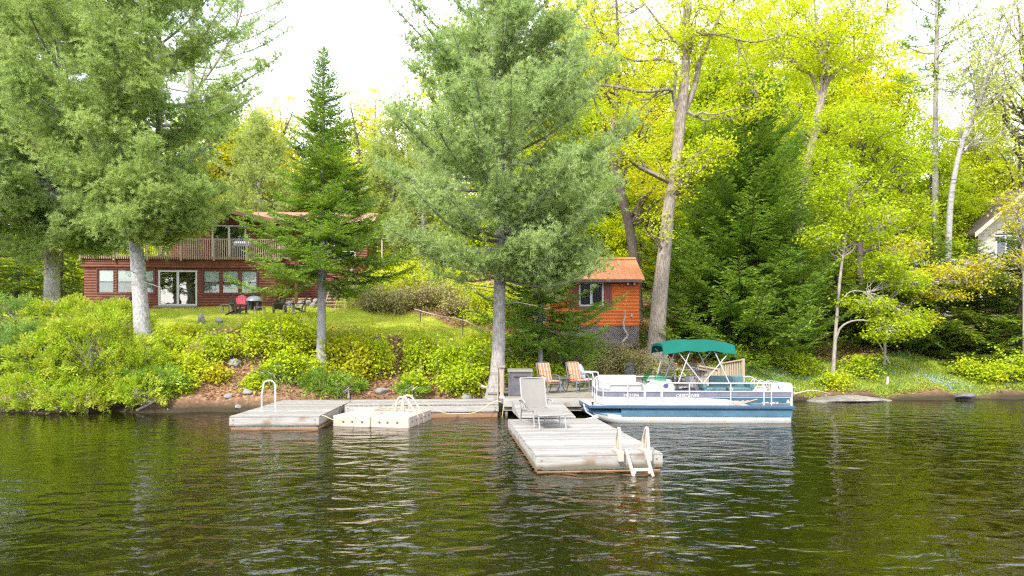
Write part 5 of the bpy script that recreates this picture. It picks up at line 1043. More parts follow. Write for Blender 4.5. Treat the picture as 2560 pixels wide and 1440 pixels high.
for y, o in ((0.13, 0.0), (2.27, 0.0)):
    s = MB(); pv = 3.42; s.tube([(pv, y, 1.20), (xb - 0.14, y, 2.17)], 0.016, 6); s.tube([(pv - 0.05, y, 1.20), (2.62, y, 2.17)], 0.016, 6); s.tube([(2.66, y, 1.20), (3.02, y, 2.17)], 0.016, 6); s.tube([(4.28, y, 0.96), (3.72, y, 2.17)], 0.016, 6); s.tube([(2.66, y, 1.2), (2.45, y, 1.2)], 0.012, 6)
    if y > 1: s.tube([(2.34, 2.24, 2.2), (3.0, 2.27, 1.45)], 0.014, 6); s.tube([(2.62, 2.2, 2.2), (2.28, 1.7, 1.24)], 0.014, 6)
    s.build('awning_frame', M['whitealu'], an, smooth=True)
for x, y in ((0.10, 0.12), (-0.14, 2.25)):
    s = MB(); s.lathe([(0.025, 0.517), (0.02, 0.56), (0.035, 0.58), (0.035, 0.61), (0.0, 0.62)], (x, y, 0), 10); s.build('cleat', M['black'], boat, smooth=True)
# bag left aboard
bc = boat.matrix_basis @ Vector((2.95, 0.62, 0)); s = MB(); rows = []
bg_ = thing('duffel_bag', 'black duffel bag lying in the pontoon boat', 'bag', (bc.x + 0.05, bc.y, 0.72), R(4))
P = [(-0.30, 0.05), (-0.26, 0.13), (-0.1, 0.155), (0.1, 0.15), (0.25, 0.12), (0.30, 0.05)]; s.tube([(a, 0, 0.14 + 0.02 * math.sin(a * 9)) for a, r in P], [r for a, r in P], 12); s.build('body', M['black'], bg_, smooth=True, angle=80)
s = MB(); s.tube([(-0.15, -0.06, 0.28), (-0.05, -0.08, 0.36), (0.08, -0.08, 0.35), (0.16, -0.06, 0.27)], 0.012, 6); s.build('strap', M['iron'], bg_, smooth=True)
s = MB(); s.box(-0.34, 0.34, -0.18, 0.18, -0.20, -0.005); s.build('tray', M['vinyl'], bg_, 0.02)
# anchor hung over the bow
s = MB(); a0 = W(1459, 1011, 20.45); a1 = W(1466, 1030, 19.9); a2 = W(1487, 1043, 19.2); s.tube([a0, a1, a2], 0.022, 8); s.tube([W(1462, 1048, 19.0), W(1478, 1047, 19.0), W(1496, 1045, 19.1)], [0.02, 0.04, 0.02], 8)
for p, q in ((W(1484, 1041, 19.2), W(1496, 1045, 19.0)), (W(1478, 1046, 19.1), W(1490, 1047, 18.85))): s.tube([p, (p + q) / 2 + Vector((0, 0, 0.03)), q], [0.02, 0.045, 0.015], 8)
tag(s.build('anchor', M['whitealu'], None, smooth=True), 'white boat anchor lying at the dock corner below the bow', 'anchor')

# ------------------------------------------------------------------ lawn furniture and small things ashore
def adirondack(name, label, loc, rz, mat, group):
    rt = thing(name, label, 'lawn chair', loc, rz, group); s = MB(); n = 7       # faces -y
    for i in range(n):
        u = (i - 3) / 3; h = 0.98 - 0.17 * u * u; x = u * 0.25; s.beam((x * 0.82, 0.14, 0.30), (x * 1.08, 0.14 + (h - 0.3) * 0.42, h), 0.072, 0.02, 0, (0, 1, 0))
    s.beam((-0.24, 0.31, 0.62), (0.24, 0.31, 0.62), 0.05, 0.06); s.build('backrest', mat, rt, 0.008)
    s = MB()
    for i in range(6): y = -0.38 + i * 0.1; s.box(-0.27, 0.27, y, y + 0.085, 0.375 - i * 0.022, 0.40 - i * 0.022)
    s.build('seat', mat, rt, 0.006)
    for sx in (-1, 1):
        s = MB(); s.prism(rounded([(sx * 0.26, -0.42), (sx * 0.40, -0.42), (sx * 0.38, 0.34), (sx * 0.27, 0.34)], 0.05), 0.56, 0.585, 'z'); s.build('armrest', mat, rt, 0.006)
        s = MB(); s.box(sx * 0.30 - 0.03, sx * 0.30 + 0.03, -0.36, -0.26, 0, 0.56); s.build('leg', mat, rt, 0.006)
        s = MB(); s.beam((sx * 0.29, -0.30, 0.36), (sx * 0.29, 0.52, 0.02), 0.035, 0.11, 0, (0, 0, 1)); s.beam((sx * 0.30, 0.30, 0.12), (sx * 0.30, 0.33, 0.57), 0.03, 0.06, 0, (1, 0, 0)); s.build('leg', mat, rt, 0.006)
    return rt
LG = 'lawn chairs round the fire pit'
adirondack('lawn_chair', 'dark brown slatted lawn chair left of the pink one', G(594, 36.0), R(142), M['adiron'], LG); adirondack('lawn_chair', 'coral pink slatted lawn chair by the fire pit', G(602, 38.6), R(14), M['adpink'], LG); adirondack('lawn_chair', 'dark brown slatted lawn chair standing right of the fire pit', G(699, 36.6), R(192), M['adiron'], LG); adirondack('lawn_chair', 'dark brown slatted lawn chair in side view near the fir trunk', G(748, 37.2), R(-78), M['adiron'], LG)
p = G(636, 38.0); fp = thing('fire_pit', 'black fire pit with a domed steel hood on the lawn', 'fire pit', p); s = MB()
for k in range(4): a = math.pi / 4 + k * math.pi / 2; s.box(0.34 * math.cos(a) * 1.05 - 0.06, 0.34 * math.cos(a) * 1.05 + 0.06, 0.34 * math.sin(a) * 1.05 - 0.06, 0.34 * math.sin(a) * 1.05 + 0.06, 0.0, 0.64)
s.lathe([(0.36, 0.06), (0.40, 0.08), (0.40, 0.16), (0.36, 0.18), (0, 0.18)]); s.box(-0.3, 0.3, 0.28, 0.31, 0.15, 0.6); s.build('firebox', M['black'], fp)
s = MB(); s.lathe([(0.47, 0.62), (0.48, 0.65), (0.44, 0.74), (0.34, 0.85), (0.2, 0.92), (0.08, 0.94), (0.0, 0.94)], n=24); s.build('hood', M['steelgrey'], fp, smooth=True)
s = MB(); s.lathe([(0.085, 0.93), (0.085, 1.06), (0.12, 1.07), (0.12, 1.10), (0, 1.11)]); s.build('chimney', M['black'], fp, smooth=True)
for px, D, lb, h in ((566, 36.9, 'small taupe lawn table left of the dark lawn chair', 0.42), (649, 36.4, 'small taupe lawn table in front of the fire pit', 0.42), (722, 36.2, 'small taupe lawn table between the two right lawn chairs', 0.42)):
    rt = thing('lawn_table', lb, 'table', G(px, D), R(6), 'small lawn tables'); s = MB()
    for i in range(4): s.box(-0.25, 0.25, -0.24 + i * 0.122, -0.24 + i * 0.122 + 0.112, h, h + 0.03)
    s.build('table_top', M['tablewood'], rt, 0.005)
    for sx in (-1, 1):
        for sy in (-1, 1): s = MB(); s.beam((sx * 0.21, sy * 0.19, h), (sx * 0.26, sy * 0.22, 0), 0.06, 0.045); s.build('leg', M['tablewood'], rt, 0.004)
# firewood hoops by the house
p = G(289, 38.2); fr = thing('firewood_rack', 'round hoop firewood rack under a brown tarp by the red wall', 'firewood rack', p, R(4))
for x in (-0.46, 0.46):
    s = MB(); s.tube([(x + 0.34 * math.cos(t), -0.2, 0.44 + 0.42 * math.sin(t)) for t in np.linspace(0, 5.98, 20)], 0.02, 6, closed=True); s.tube([(x + 0.34 * math.cos(t), 0.2, 0.44 + 0.42 * math.sin(t)) for t in np.linspace(0, 5.98, 20)], 0.02, 6, closed=True); s.build('hoop', M['iron'], fr, smooth=True)
s = MB(); rnd = random.Random(5)
for x in (-0.46, 0.46):
    for i in range(26):
        a, q = rnd.uniform(0, 6.28), 0.3 * math.sqrt(rnd.random()); s.tube([(x + q * math.cos(a), -0.22 + rnd.uniform(-0.03, 0.03), 0.42 + q * math.sin(a)), (x + q * math.cos(a), 0.22, 0.42 + q * math.sin(a))], rnd.uniform(0.04, 0.06), 6)
s.build('firewood', M['splitwood'], fr)
s = MB(); s.sheet([[(x, y, 0.86 + 0.05 * math.sin(x * 9) - 1.6 * max(0, abs(y) - 0.2) + 0.02 * math.sin(y * 20)) for y in np.linspace(-0.32, 0.32, 9)] for x in np.linspace(-0.2, 0.85, 10)], 0.015); s.build('tarp', M['burlap'], fr, smooth=True)
fw = thing('firewood_pile', 'stacked split firewood under the deck corner of the red cottage', 'firewood pile', HB + Vector((xr + 0.25, 1.6, -0.1))); s = MB()
for i in range(12):
    for j in range(7): s.tube([(i * 0.13 + rnd.uniform(-0.02, 0.02), 0.0 + rnd.uniform(-0.05, 0.02), 0.07 + j * 0.125), (i * 0.13, 0.4, 0.07 + j * 0.125)], rnd.uniform(0.05, 0.07), 6)
s.build('split_logs', M['splitwood'], fw); fw.rotation_euler.z = HYAW
p = G(213, 39.0); pl = thing('path_light', 'black mushroom path light by the left corner of the cottage', 'path light', p); s = MB(); s.tube([(0, 0, -0.05), (0, 0, 0.5)], 0.045, 8); s.build('post', M['black'], pl); s = MB(); s.lathe([(0.05, 0.5), (0.17, 0.54), (0.10, 0.60), (0.0, 0.62)]); s.build('cap', M['black'], pl, smooth=True)
p = G(104, 35.5); bf = thing('bird_feeder', 'hanging bird feeder on a dark hooked pole by the left pine', 'bird feeder', p); s = MB(); s.tube([(0.06, 0, -0.1), (0.06, 0, 1.5), (0.0, 0, 1.72), (-0.12, 0, 1.66)], 0.015, 6); s.build('pole', M['iron'], bf, smooth=True); s = MB(); s.box(-0.36, 0.05, -0.14, 0.14, 0.62, 0.66); s.box(-0.30, -0.02, -0.1, 0.1, 0.66, 0.82); s.prism([(-0.38, 0.82), (0.07, 0.82), (-0.155, 0.95)], -0.16, 0.16, 'y'); s.build('tray', M['splitwood'], bf)
# clothes-line post up the slope
p = G(955, 44.0); s = MB(); hh = W(0, 594, 44).z - p.z; s.tube([(0, 0, -0.1), (0, 0, hh + 0.15)], 0.045, 8); s.tube([(-0.55, 0, hh), (0.28, 0, hh - 0.06)], 0.035, 6); o = s.build('clothesline_post', M['deadwood'], None); o.location = p; tag(o, 'grey wooden clothesline post with a crossbar on the slope', 'post')
# rope fence down the path
for i, (px, D, h) in enumerate(((1051, 34.2, 0.55), (1157, 31.6, 0.75))):
    p = G(px, D); s = MB(); s.tube([(0, 0, -0.1), (0, 0, h)], 0.022, 6); s.lathe([(0.0, h), (0.03, h), (0.03, h + 0.03), (0, h + 0.04)], n=8); o = s.build('fence_post', M['iron'], None); o.location = p; tag(o, ('thin iron rope post at the upper end of the sloping path', 'thin iron rope post halfway down the sloping path')[i], 'fence post', 'rope fence posts')
pa, pb = G(1036, 34.6) + Vector((0, 0, 0.62)), G(1157, 31.6) + Vector((0, 0, 0.74)); pc_ = G(1228, 29.6) + Vector((0, 0, 0.7)); P, _r = resample([(pa, 1), ((pa + pb) / 2 - Vector((0, 0, 0.05)), 1), (pb, 1), ((pb + pc_) / 2 - Vector((0, 0, 0.05)), 1), (pc_, 1)], 24); s = MB(); s.tube([Vector(q) for q in P], 0.022, 6)
tag(s.build('path_rope', M['deadwood'], None, smooth=True), 'grey rope handrail following the lawn path', 'rope')
# wooden fence left of the shed
p = G(1292, 33.0); q = G(1330, 33.0); rt = thing('garden_fence', 'short weathered picket fence behind the small fir', 'fence', p); s = MB()
for i in range(9): x = i * 0.12; s.box(x, x + 0.06, 0, 0.025, -0.1, 0.75 + 0.02 * (i % 3))
s.build('pickets', M['timber'], rt); s = MB(); s.box(-0.05, 1.08, 0.026, 0.07, 0.55, 0.63); s.build('rail', M['timber'], rt)
# rocks and stumps
RL = [(571, 1020, 24.0, (0.16, 0.12, 0.10), 'small pale shoreline rock left of the swim dock'), (594, 1022, 23.6, (0.14, 0.12, 0.09), 'rounded beige rock beside the swim dock corner'), (622, 1014, 24.2, (0.22, 0.16, 0.11), 'flat beige shoreline rock under the grab rail'), (613, 1006, 24.4, (0.12, 0.1, 0.09), 'small white stone above the flat beige rock'),
      (956, 985, 24.9, (0.24, 0.18, 0.16), 'grey boulder on the bare bank behind the plastic raft'), (1168, 992, 25.0, (0.3, 0.2, 0.16), 'brownish boulder at the foot of the bank shrub'), (1195, 995, 24.8, (0.22, 0.16, 0.1), 'flat stone left of the small dock box'), (585, 930, 26.0, (0.35, 0.25, 0.22), 'mossy grey rock showing in the middle of the bank'), (716, 842, 29.2, (0.30, 0.25, 0.24), 'pale grey rock among the yellow bank shrubs'), (502, 806, 31.6, (0.2, 0.2, 0.34), 'upright grey stone at the lawn edge'), (548, 803, 31.6, (0.24, 0.2, 0.16), 'dark round stone at the lawn edge')]
for i, (px, py, D, sz, lb) in enumerate(RL): w = W(px, py, D); w.z = max(w.z, H(w.x, D) + sz[2] * 0.25) if py < 960 else H(w.x, D) + sz[2] * 0.35; rock('rock', lb, w, sz, 20 + i, 'rocks along the bank')
for i in range(11):
    px = 690 + i * 11 + (i % 3) * 3; D = 41.0 + (i % 2) * 0.4; w = G(px, D); rock('wall_stone', ['pale fieldstone at the left of the low wall behind the lawn chairs', 'pale fieldstone in the middle of the low wall behind the lawn chairs', 'pale fieldstone at the right of the low wall behind the lawn chairs'][min(2, i // 4)], w + Vector((0, 0, 0.16 + 0.18 * (i % 2))), (0.26, 0.2, 0.2), 60 + i, 'fieldstones behind the lawn chairs')
slab = rock('bedrock_slab', 'long flat grey bedrock slab along the waterline right of the boat', W(2105, 990, 27.9), (2.2, 1.0, 0.27), 7, None, 'rock', plain('slab_rock', (0.22, 0.20, 0.18), 0.95, 0, 0.3, 1.6, 0.08, 0.1, (0.13, 0.12, 0.07)), R(4)); slab.location.z = -0.02
M['darkrock'] = plain('dark_rock', (0.11, 0.11, 0.12), 0.7, 0, 0.3, 3, 0.03)
rock('boulder', 'rounded boulder among the blue flowers on the right bank', G(2392, 30.6) + Vector((0, 0, 0.15)), (0.30, 0.26, 0.24), 91, None, 'boulder'); rock('boulder', 'dark wet boulder at the waterline on the right shore', W(2410, 992, 28.2) + Vector((0, 0, 0.05)), (0.45, 0.25, 0.16), 92, None, 'boulder', M['darkrock'])
for nm, lb, px, D, h, r in (('stump', 'short grey stump standing on the right bank', 2218, 29.2, 0.4, 0.06), ('stump', 'grey snag on the bare bank above the plastic raft', 1050, 26.4, 0.75, 0.07), ('stump', 'thin pale stub beside the maple sapling trunk', 2068, 29.4, 0.35, 0.03)):
    s = MB(); s.tube([(0, 0, -0.15), (0.02, 0, h * 0.5), (0.03, 0.0, h)], [r * 1.2, r, r * 0.8], 8); o = s.build(nm, M['deadwood'], None, smooth=True); o.location = G(px, D); tag(o, lb, 'stump')
def branch(label, pts, r): s = MB(); P, rr_ = resample([(Vector(p), r * (1 - 0.7 * i / (len(pts) - 1))) for i, p in enumerate(pts)], 14); s.tube([Vector(p) for p in P], list(rr_), 6); return tag(s.build('fallen_branch', M['deadwood'], None, smooth=True), label, 'branch')
branch('reddish dead branch leaning on the slope below the lower maple limb', [G(2225, 31.0), W(2200, 862, 31.2), W(2180, 835, 31.4)], 0.05); branch('grey fallen branch along the waterline by the bedrock slab', [W(1985, 985, 27.3), W(2030, 976, 27.5), W(2075, 984, 27.6)], 0.035); branch('curved bare root on the bank left of the swim dock', [W(445, 945, 24.9), W(455, 965, 24.7), W(470, 975, 24.6)], 0.035); branch('grey root arching out of the bank beside the pine foot', [W(1195, 962, 25.2), W(1215, 968, 25.0), W(1243, 958, 24.9)], 0.09)
bpile = thing('brush_pile', 'heap of brown twigs on the shore beyond the boat stern', 'brush pile', G(1935, 27.6)); s = MB()
for i in range(60): a = rnd.uniform(0, 6.28); l = rnd.uniform(0.4, 1.0); c = Vector((rnd.uniform(-0.9, 0.8), rnd.uniform(-0.3, 0.3), rnd.uniform(0.05, 0.4))); d = Vector((math.cos(a), 0.5 * math.sin(a), rnd.uniform(-0.2, 0.25))) * l / 2; s.tube([c - d, c + Vector((0, 0, 0.05)), c + d], [0.012, 0.010, 0.004], 4)
s.build('twigs', M['deadwood'], bpile)
# grill on the upper deck
p = HB + Matrix.Rotation(HYAW, 3, 'Z') @ Vector((hx(606, 42.5), 0.9, DZ + 0.05)); gl = thing('barbecue', 'silver barbecue grill on the upper deck behind the railing', 'barbecue', p, HYAW); s = MB(); s.box(-0.45, 0.45, -0.25, 0.25, 0.12, 0.75); s.build('cabinet', M['black'], gl, 0.02); s = MB(); s.prism(rounded([(-0.28, 0.76), (0.28, 0.76), (0.26, 1.02), (0.12, 1.14), (-0.16, 1.12), (-0.28, 0.98)], 0.06), -0.45, 0.45, 'x'); s.build('hood', M['steel'], gl, 0.01, True); s = MB(); s.tube([(-0.35, -0.33, 0.92), (0.35, -0.33, 0.92)], 0.018, 8); s.build('handle', M['steelgrey'], gl); s = MB(); s.box(0.46, 0.75, -0.22, 0.22, 0.74, 0.77); s.box(-0.75, -0.46, -0.22, 0.22, 0.74, 0.77); s.build('side_shelf', M['steel'], gl)

# ------------------------------------------------------------------ big trees, front to back
def prof(*kv):                              # piecewise profile of crown radius against height fraction
    a = [k for k, _ in kv]; b = [v for _, v in kv]; return lambda f: float(np.interp(f, a, b))
# the two pines at the left
D = 26.0; g = G(362, D, -0.15)
pine('white_pine', 'big white pine with a pale banded trunk standing before the red cottage', [[(g, 0.32), (W(352, 760, D), 0.27), (W(338, 590, D), 0.24), (W(318, 470, D), 0.20), (W(300, 300, D), 0.17), (W(285, 60, D), 0.12), (W(280, -240, D), 0.04)], [(W(338, 590, D), 0.2), (W(375, 480, D), 0.16), (W(395, 360, D), 0.13), (W(398, 120, D), 0.09), (W(400, -160, D), 0.03)], [(W(336, 585, D), 0.2), (W(250, 470, D), 0.16), (W(235, 380, D), 0.12), (W(165, 250, D - 0.5), 0.09), (W(130, 20, D - 0.5), 0.04)]],
     W(0, 600, D).z, W(0, -230, D).z, prof((0, 1.9), (0.08, 2.9), (0.18, 4.1), (0.35, 4.6), (0.6, 4.0), (1, 0.8)), 165, 11, M['pine_deep'], M['palebark'], elev=(-0.05, 0.75), nper=13, nw=0.024, nl=0.165, bias=-1.5, dead=6, low=(-0.45, 24, 1.7, 3.7, 0.6))
D = 33.0; g = G(131, D, -0.15)
pine('white_pine', 'white pine with a pale trunk at the left beside the bird feeder', [[(g, 0.36), (W(128, 600, D), 0.30), (W(122, 350, D), 0.24), (W(112, 50, D), 0.16), (W(110, -330, D), 0.04)]],
     W(0, 622, D).z, W(0, -320, D).z, prof((0, 4.0), (0.2, 5.0), (0.5, 4.4), (1, 0.8)), 170, 12, M['pine'], M['palebark'], elev=(-0.10, 0.65), nper=12, nw=0.026, nl=0.17, dead=12, low=(-0.3, 18, 2.0, 4.8))
D = 30.5; g = G(-60, D, -0.15)
pine('white_pine', 'white pine at the left edge of the view with low drooping boughs', [[(g, 0.3), (W(-70, 500, D), 0.25), (W(-80, 0, D), 0.14), (W(-80, -300, D), 0.04)]],
     W(0, 640, D).z, W(0, -290, D).z, prof((0, 3.6), (0.25, 4.2), (0.6, 3.6), (1, 0.7)), 130, 13, M['pine_deep'], M['pinebark'], elev=(-0.14, 0.6), nper=13, nw=0.024, nl=0.17)
# thin pine behind the cottage
D = 53.0; g = G(470, D, -0.2)
pine('white_pine', 'thin open pine rising behind the cottage roof with sky between its boughs', [[(g, 0.40), (W(472, 420, D), 0.33), (W(478, 220, D), 0.25), (W(482, -60, D), 0.12), (W(484, -220, D), 0.04)], [(W(474, 245, D), 0.14), (W(545, 150, D), 0.10), (W(600, 40, D), 0.07), (W(612, -80, D), 0.03)]],
     W(0, 420, D).z, W(0, -210, D).z, prof((0, 4.6), (0.25, 5.4), (0.6, 4.8), (1, 1.2)), 66, 14, M['pine'], M['pinebark'], elev=(0.0, 0.75), nper=10, nw=0.034, nl=0.23, sp=0.26, tsp=0.18, start=0.35, pufd=0.7, pufn=40, pufr=0.32)
# the centre pine
D = 24.6; g = G(1236, D, -0.15)
pine('white_pine', 'large white pine in the middle standing beside the deck box', [[(g, 0.30), (W(1246, 900, D), 0.235), (W(1250, 700, D), 0.21), (W(1254, 420, D), 0.18), (W(1232, 210, D), 0.14), (W(1240, 20, D), 0.10), (W(1248, -190, D), 0.03)], [(W(1252, 430, D), 0.12), (W(1285, 260, D), 0.09), (W(1290, 60, D), 0.06), (W(1290, -60, D), 0.03)]],
     W(0, 700, D).z, W(0, -170, D).z, prof((0, 2.0), (0.06, 3.6), (0.2, 4.7), (0.42, 4.3), (0.6, 3.5), (0.74, 2.3), (0.88, 1.4), (1, 0.4)), 155, 21, M['pine'], M['pinebark'], elev=(-0.14, 0.66), nper=13, nw=0.022, nl=0.155, flare=0.9, bias=-1.4, dead=10, low=(-0.15, 8, 2.2, 4.5))
# soft pale pines up the slope
for i, (px, D, py0, py1, rr, lb) in enumerate(((648, 51, 540, 290, 3.6, 'pale soft pine behind the cottage roof, left of the fir spire'), (985, 53, 600, 270, 4.2, 'pale soft pine on the slope between the fir and the middle pine'), (1060, 50, 620, 330, 3.6, 'pale soft pine half hidden by the left boughs of the middle pine'))):
    g = G(px, D, -0.2); pine('pale_pine', lb, [[(g, 0.26), (W(px, (py0 + py1) / 2, D), 0.15), (W(px, py1, D), 0.03)]], W(0, py0 + 40, D).z, W(0, py1 + 10, D).z, prof((0, rr), (0.4, rr * 0.85), (1, 0.4)), 70, 30 + i, M['pine_pale'], M['pinebark'], 'pale pines on the slope', elev=(-0.02, 0.6), nper=10, nw=0.036, nl=0.2, sp=0.22, tsp=0.15, pufr=0.34)
# the fir before the cottage
D = 25.5; g = G(803, D, -0.15)
fir('balsam_fir', 'tall pointed fir with a bare grey lower trunk in front of the cottage', [(g, 0.20), (W(804, 760, D), 0.155), (W(808, 560, D), 0.12), (W(808, 350, D), 0.075), (W(808, 118, D), 0.012)], W(0, 715, D).z, prof((0, 2.7), (0.08, 3.1), (0.22, 2.3), (0.36, 1.75), (0.5, 1.35), (0.62, 0.95), (0.8, 0.55), (0.92, 0.28), (1, 0.08)), 205, 41, M['fir'], M['firbark'], step=0.07, el=0.115, ew=0.042, power=0.82, jit=0.42, droop=0.10, tip=0.16, dead=14)
# small dark fir in front of the shed
D = 27.6; g = G(1350, D, -0.1)
fir('young_fir', 'small dark fir with bare lower twigs growing in front of the orange shed', [(g, 0.11), (W(1352, 720, D), 0.085), (W(1354, 500, D), 0.02)], W(0, 850, D).z, prof((0, 2.2), (0.12, 2.3), (0.3, 2.1), (0.5, 1.7), (0.7, 1.3), (1, 0.2)), 130, 42, M['fir'], M['firbark'], step=0.08, el=0.12, ew=0.044, jit=0.4)
# the oak beside the shed
D = 30.0; g = G(1640, D, -0.2)
oak = [(g, 0.42), (W(1644, 800, D), 0.34), (W(1662, 620, D), 0.28), (W(1672, 520, D), 0.26), (W(1690, 420, D), 0.23), (W(1702, 290, D), 0.24), (W(1714, 180, D), 0.19), (W(1716, 60, D), 0.16), (W(1722, -140, D), 0.08)]
ex = [[(W(1676, 455, D), 0.13), (W(1640, 438, D - 0.3), 0.11), (W(1600, 418, D - 0.5), 0.10), (W(1560, 385, D - 0.6), 0.09), (W(1528, 345, D - 0.6), 0.06), (W(1535, 300, D - 0.6), 0.03)],
      [(W(1702, 300, D), 0.15), (W(1735, 220, D + 0.3), 0.13), (W(1752, 150, D + 0.5), 0.11), (W(1790, 60, D + 0.8), 0.08), (W(1830, -60, D + 1), 0.04)],
      [(W(1700, 290, D), 0.10), (W(1684, 240, D), 0.09), (W(1688, 160, D - 0.3), 0.07), (W(1640, 148, D - 0.4), 0.06), (W(1575, 150, D - 0.5), 0.045), (W(1500, 95, D - 0.5), 0.02)],
      [(W(1688, 275, D), 0.09), (W(1680, 225, D - 0.2), 0.08), (W(1610, 230, D - 0.8), 0.06), (W(1530, 215, D - 1.2), 0.05), (W(1440, 205, D - 1.5), 0.02)],
      [(W(1716, 90, D), 0.08), (W(1790, 85, D - 0.4), 0.06), (W(1880, 105, D - 0.8), 0.04), (W(1950, 90, D - 1), 0.02)], [(W(1715, 130, D), 0.08), (W(1650, 60, D), 0.06), (W(1590, -20, D), 0.03)]]
decid('oak', 'tall oak with a thick leaning grey-brown trunk right of the orange shed', oak, [(W(1560, 200, D - 0.5), (2.3, 1.5, 1.6), 60), (W(1700, 60, D), (2.4, 2.0, 2.0), 80), (W(1820, 60, D + 0.3), (2.6, 2.0, 1.8), 90), (W(1590, 380, D - 0.5), (1.3, 1.0, 0.9), 26), (W(1730, 420, D - 0.5), (1.0, 0.9, 1.2), 34), (W(1790, 380, D - 0.7), (0.9, 0.8, 0.9), 26), (W(1640, 560, D - 0.4), (0.7, 0.6, 0.9), 8), (W(1480, 40, D), (1.8, 1.4, 1.6), 34), (W(1850, 250, D), (1.6, 1.2, 1.3), 40)],
      M['lime'], M['oakbark'], 51, per=38, size=0.14, sig=0.32, limbs=5, flare=0.5, extra=ex, sides=18)
# leaning trunk between the middle pine and the oak
D = 37.5; g = G(1596, D, -0.2)
decid('leaning_maple', 'maple with a bent dark trunk rising behind the orange shed', [(g, 0.30), (W(1583, 620, D), 0.26), (W(1552, 480, D), 0.23), (W(1532, 390, D), 0.20), (W(1530, 330, D), 0.17), (W(1545, 210, D), 0.12), (W(1540, -40, D), 0.05)], [(W(1600, 330, D), (2.6, 2.0, 2.2), 90), (W(1530, 160, D), (3.0, 2.2, 2.4), 110), (W(1430, 40, D), (2.4, 2, 2.2), 70), (W(1640, 470, D), (1.8, 1.6, 1.6), 60)], M['gold'], M['darkbark'], 52, per=30, size=0.15, sig=0.34)
# spruces
D = 32.0; g = G(1812, D, -0.15)
fir('spruce', 'broad dark spruce reaching the ground behind the boat awning', [(g, 0.27), (W(1818, 830, D), 0.2), (W(1872, 560, D), 0.17), (W(1893, 185, D), 0.015)], W(0, 862, D).z, prof((0, 3.8), (0.1, 4.0), (0.3, 3.6), (0.5, 2.9), (0.7, 2.0), (0.85, 1.35), (0.94, 0.8), (1, 0.25)), 320, 61, M['spruce'], M['darkbark'], step=0.10, el=0.15, ew=0.056, droop=0.14, tip=0.22, jit=0.35, lat=0.40, hang=0.06, dead=18)
D = 34.5; g = G(1778, D, -0.15)
fir('spruce', 'narrower dark spruce between the oak trunk and the broad spruce', [(g, 0.2), (W(1772, 560, D), 0.13), (W(1762, 300, D), 0.015)], W(0, 850, D).z, prof((0, 2.3), (0.15, 2.4), (0.5, 1.7), (0.8, 1.0), (1, 0.12)), 150, 62, M['spruce'], M['darkbark'], step=0.11, el=0.16, ew=0.058, droop=0.14, tip=0.2, jit=0.35, hang=0.06)
D = 36.0; g = G(1985, D, -0.15)
fir('spruce', 'dark spruce at the right shoulder of the broad spruce', [(g, 0.2), (W(1985, 560, D), 0.13), (W(1975, 345, D), 0.015)], W(0, 840, D).z, prof((0, 2.4), (0.2, 2.3), (0.6, 1.5), (1, 0.12)), 120, 63, M['spruce'], M['darkbark'], step=0.12, el=0.165, ew=0.06, droop=0.14, tip=0.2, jit=0.35, hang=0.06)
D = 38.0; g = G(1665, D + 2, -0.15)
fir('spruce', 'dark spruce in the gap between the shed and the oak trunk', [(g, 0.18), (W(1665, 620, D + 2), 0.12), (W(1668, 440, D + 2), 0.015)], W(0, 830, D).z, prof((0, 1.9), (0.5, 1.5), (1, 0.1)), 80, 64, M['hemlock'], M['darkbark'], step=0.13, el=0.16, ew=0.055, jit=0.35, hang=0.05)
# maples on the right bank
D = 29.3; g = G(2082, D, -0.1)
decid('maple_sapling', 'young maple with a thin pale trunk on the right bank', [(g, 0.085), (W(2090, 820, D), 0.07), (W(2102, 680, D), 0.058), (W(2118, 560, D), 0.05), (W(2125, 400, D), 0.02)],
      [(W(2110, 480, D), (1.35, 1.2, 1.3), 95), (W(2180, 560, D), (1.6, 1.2, 1.0), 85), (W(2060, 590, D), (0.9, 0.8, 0.6), 36), (W(2240, 820, D - 0.3), (1.5, 1.0, 0.55), 75), (W(2190, 765, D), (1.0, 0.8, 0.4), 40), (W(2300, 800, D), (0.9, 0.8, 0.5), 30), (W(2110, 755, D - 0.2), (0.35, 0.35, 0.15), 7), (W(2210, 660, D), (1.2, 0.9, 0.6), 50), (W(2265, 700, D + 0.4), (1.0, 0.8, 0.5), 40)],
      M['maple'], M['stem'], 71, per=34, size=0.13, sig=0.24, limbs=5, flare=0.25, extra=[[(W(2092, 845, D), 0.045), (W(2105, 815, D - 0.1), 0.042), (W(2150, 800, D - 0.2), 0.03), (W(2230, 815, D - 0.3), 0.015)], [(W(2096, 760, D), 0.03), (W(2130, 728, D), 0.025), (W(2190, 735, D), 0.012)]])
D = 41.0; g = G(1990, D, -0.2)
decid('tall_maple', 'tall maple whose leaning grey trunk shows above the broad spruce', [(g, 0.36), (W(2000, 560, D), 0.30), (W(2030, 350, D), 0.26), (W(2052, 255, D), 0.22), (W(2062, 190, D), 0.16), (W(2045, 90, D), 0.09), (W(2030, -60, D), 0.04)], [(W(2000, 130, D), (3.4, 2.4, 2.0), 110), (W(2110, 130, D), (3.2, 2.4, 2.0), 110), (W(1960, 300, D), (2.2, 2, 1.4), 60), (W(2150, 30, D), (3, 2.4, 2), 80), (W(1940, 20, D), (3, 2.4, 2), 80)], M['lime'], M['oakbark'], 72, per=42, size=0.17, sig=0.38, extra=[[(W(2050, 260, D), 0.12), (W(2030, 190, D), 0.10), (W(1995, 170, D), 0.08), (W(1970, 140, D), 0.05)], [(W(2054, 250, D), 0.12), (W(2080, 190, D), 0.10), (W(2140, 150, D), 0.06), (W(2220, 140, D), 0.03)]])
D = 37.0; g = G(2150, D, -0.2)
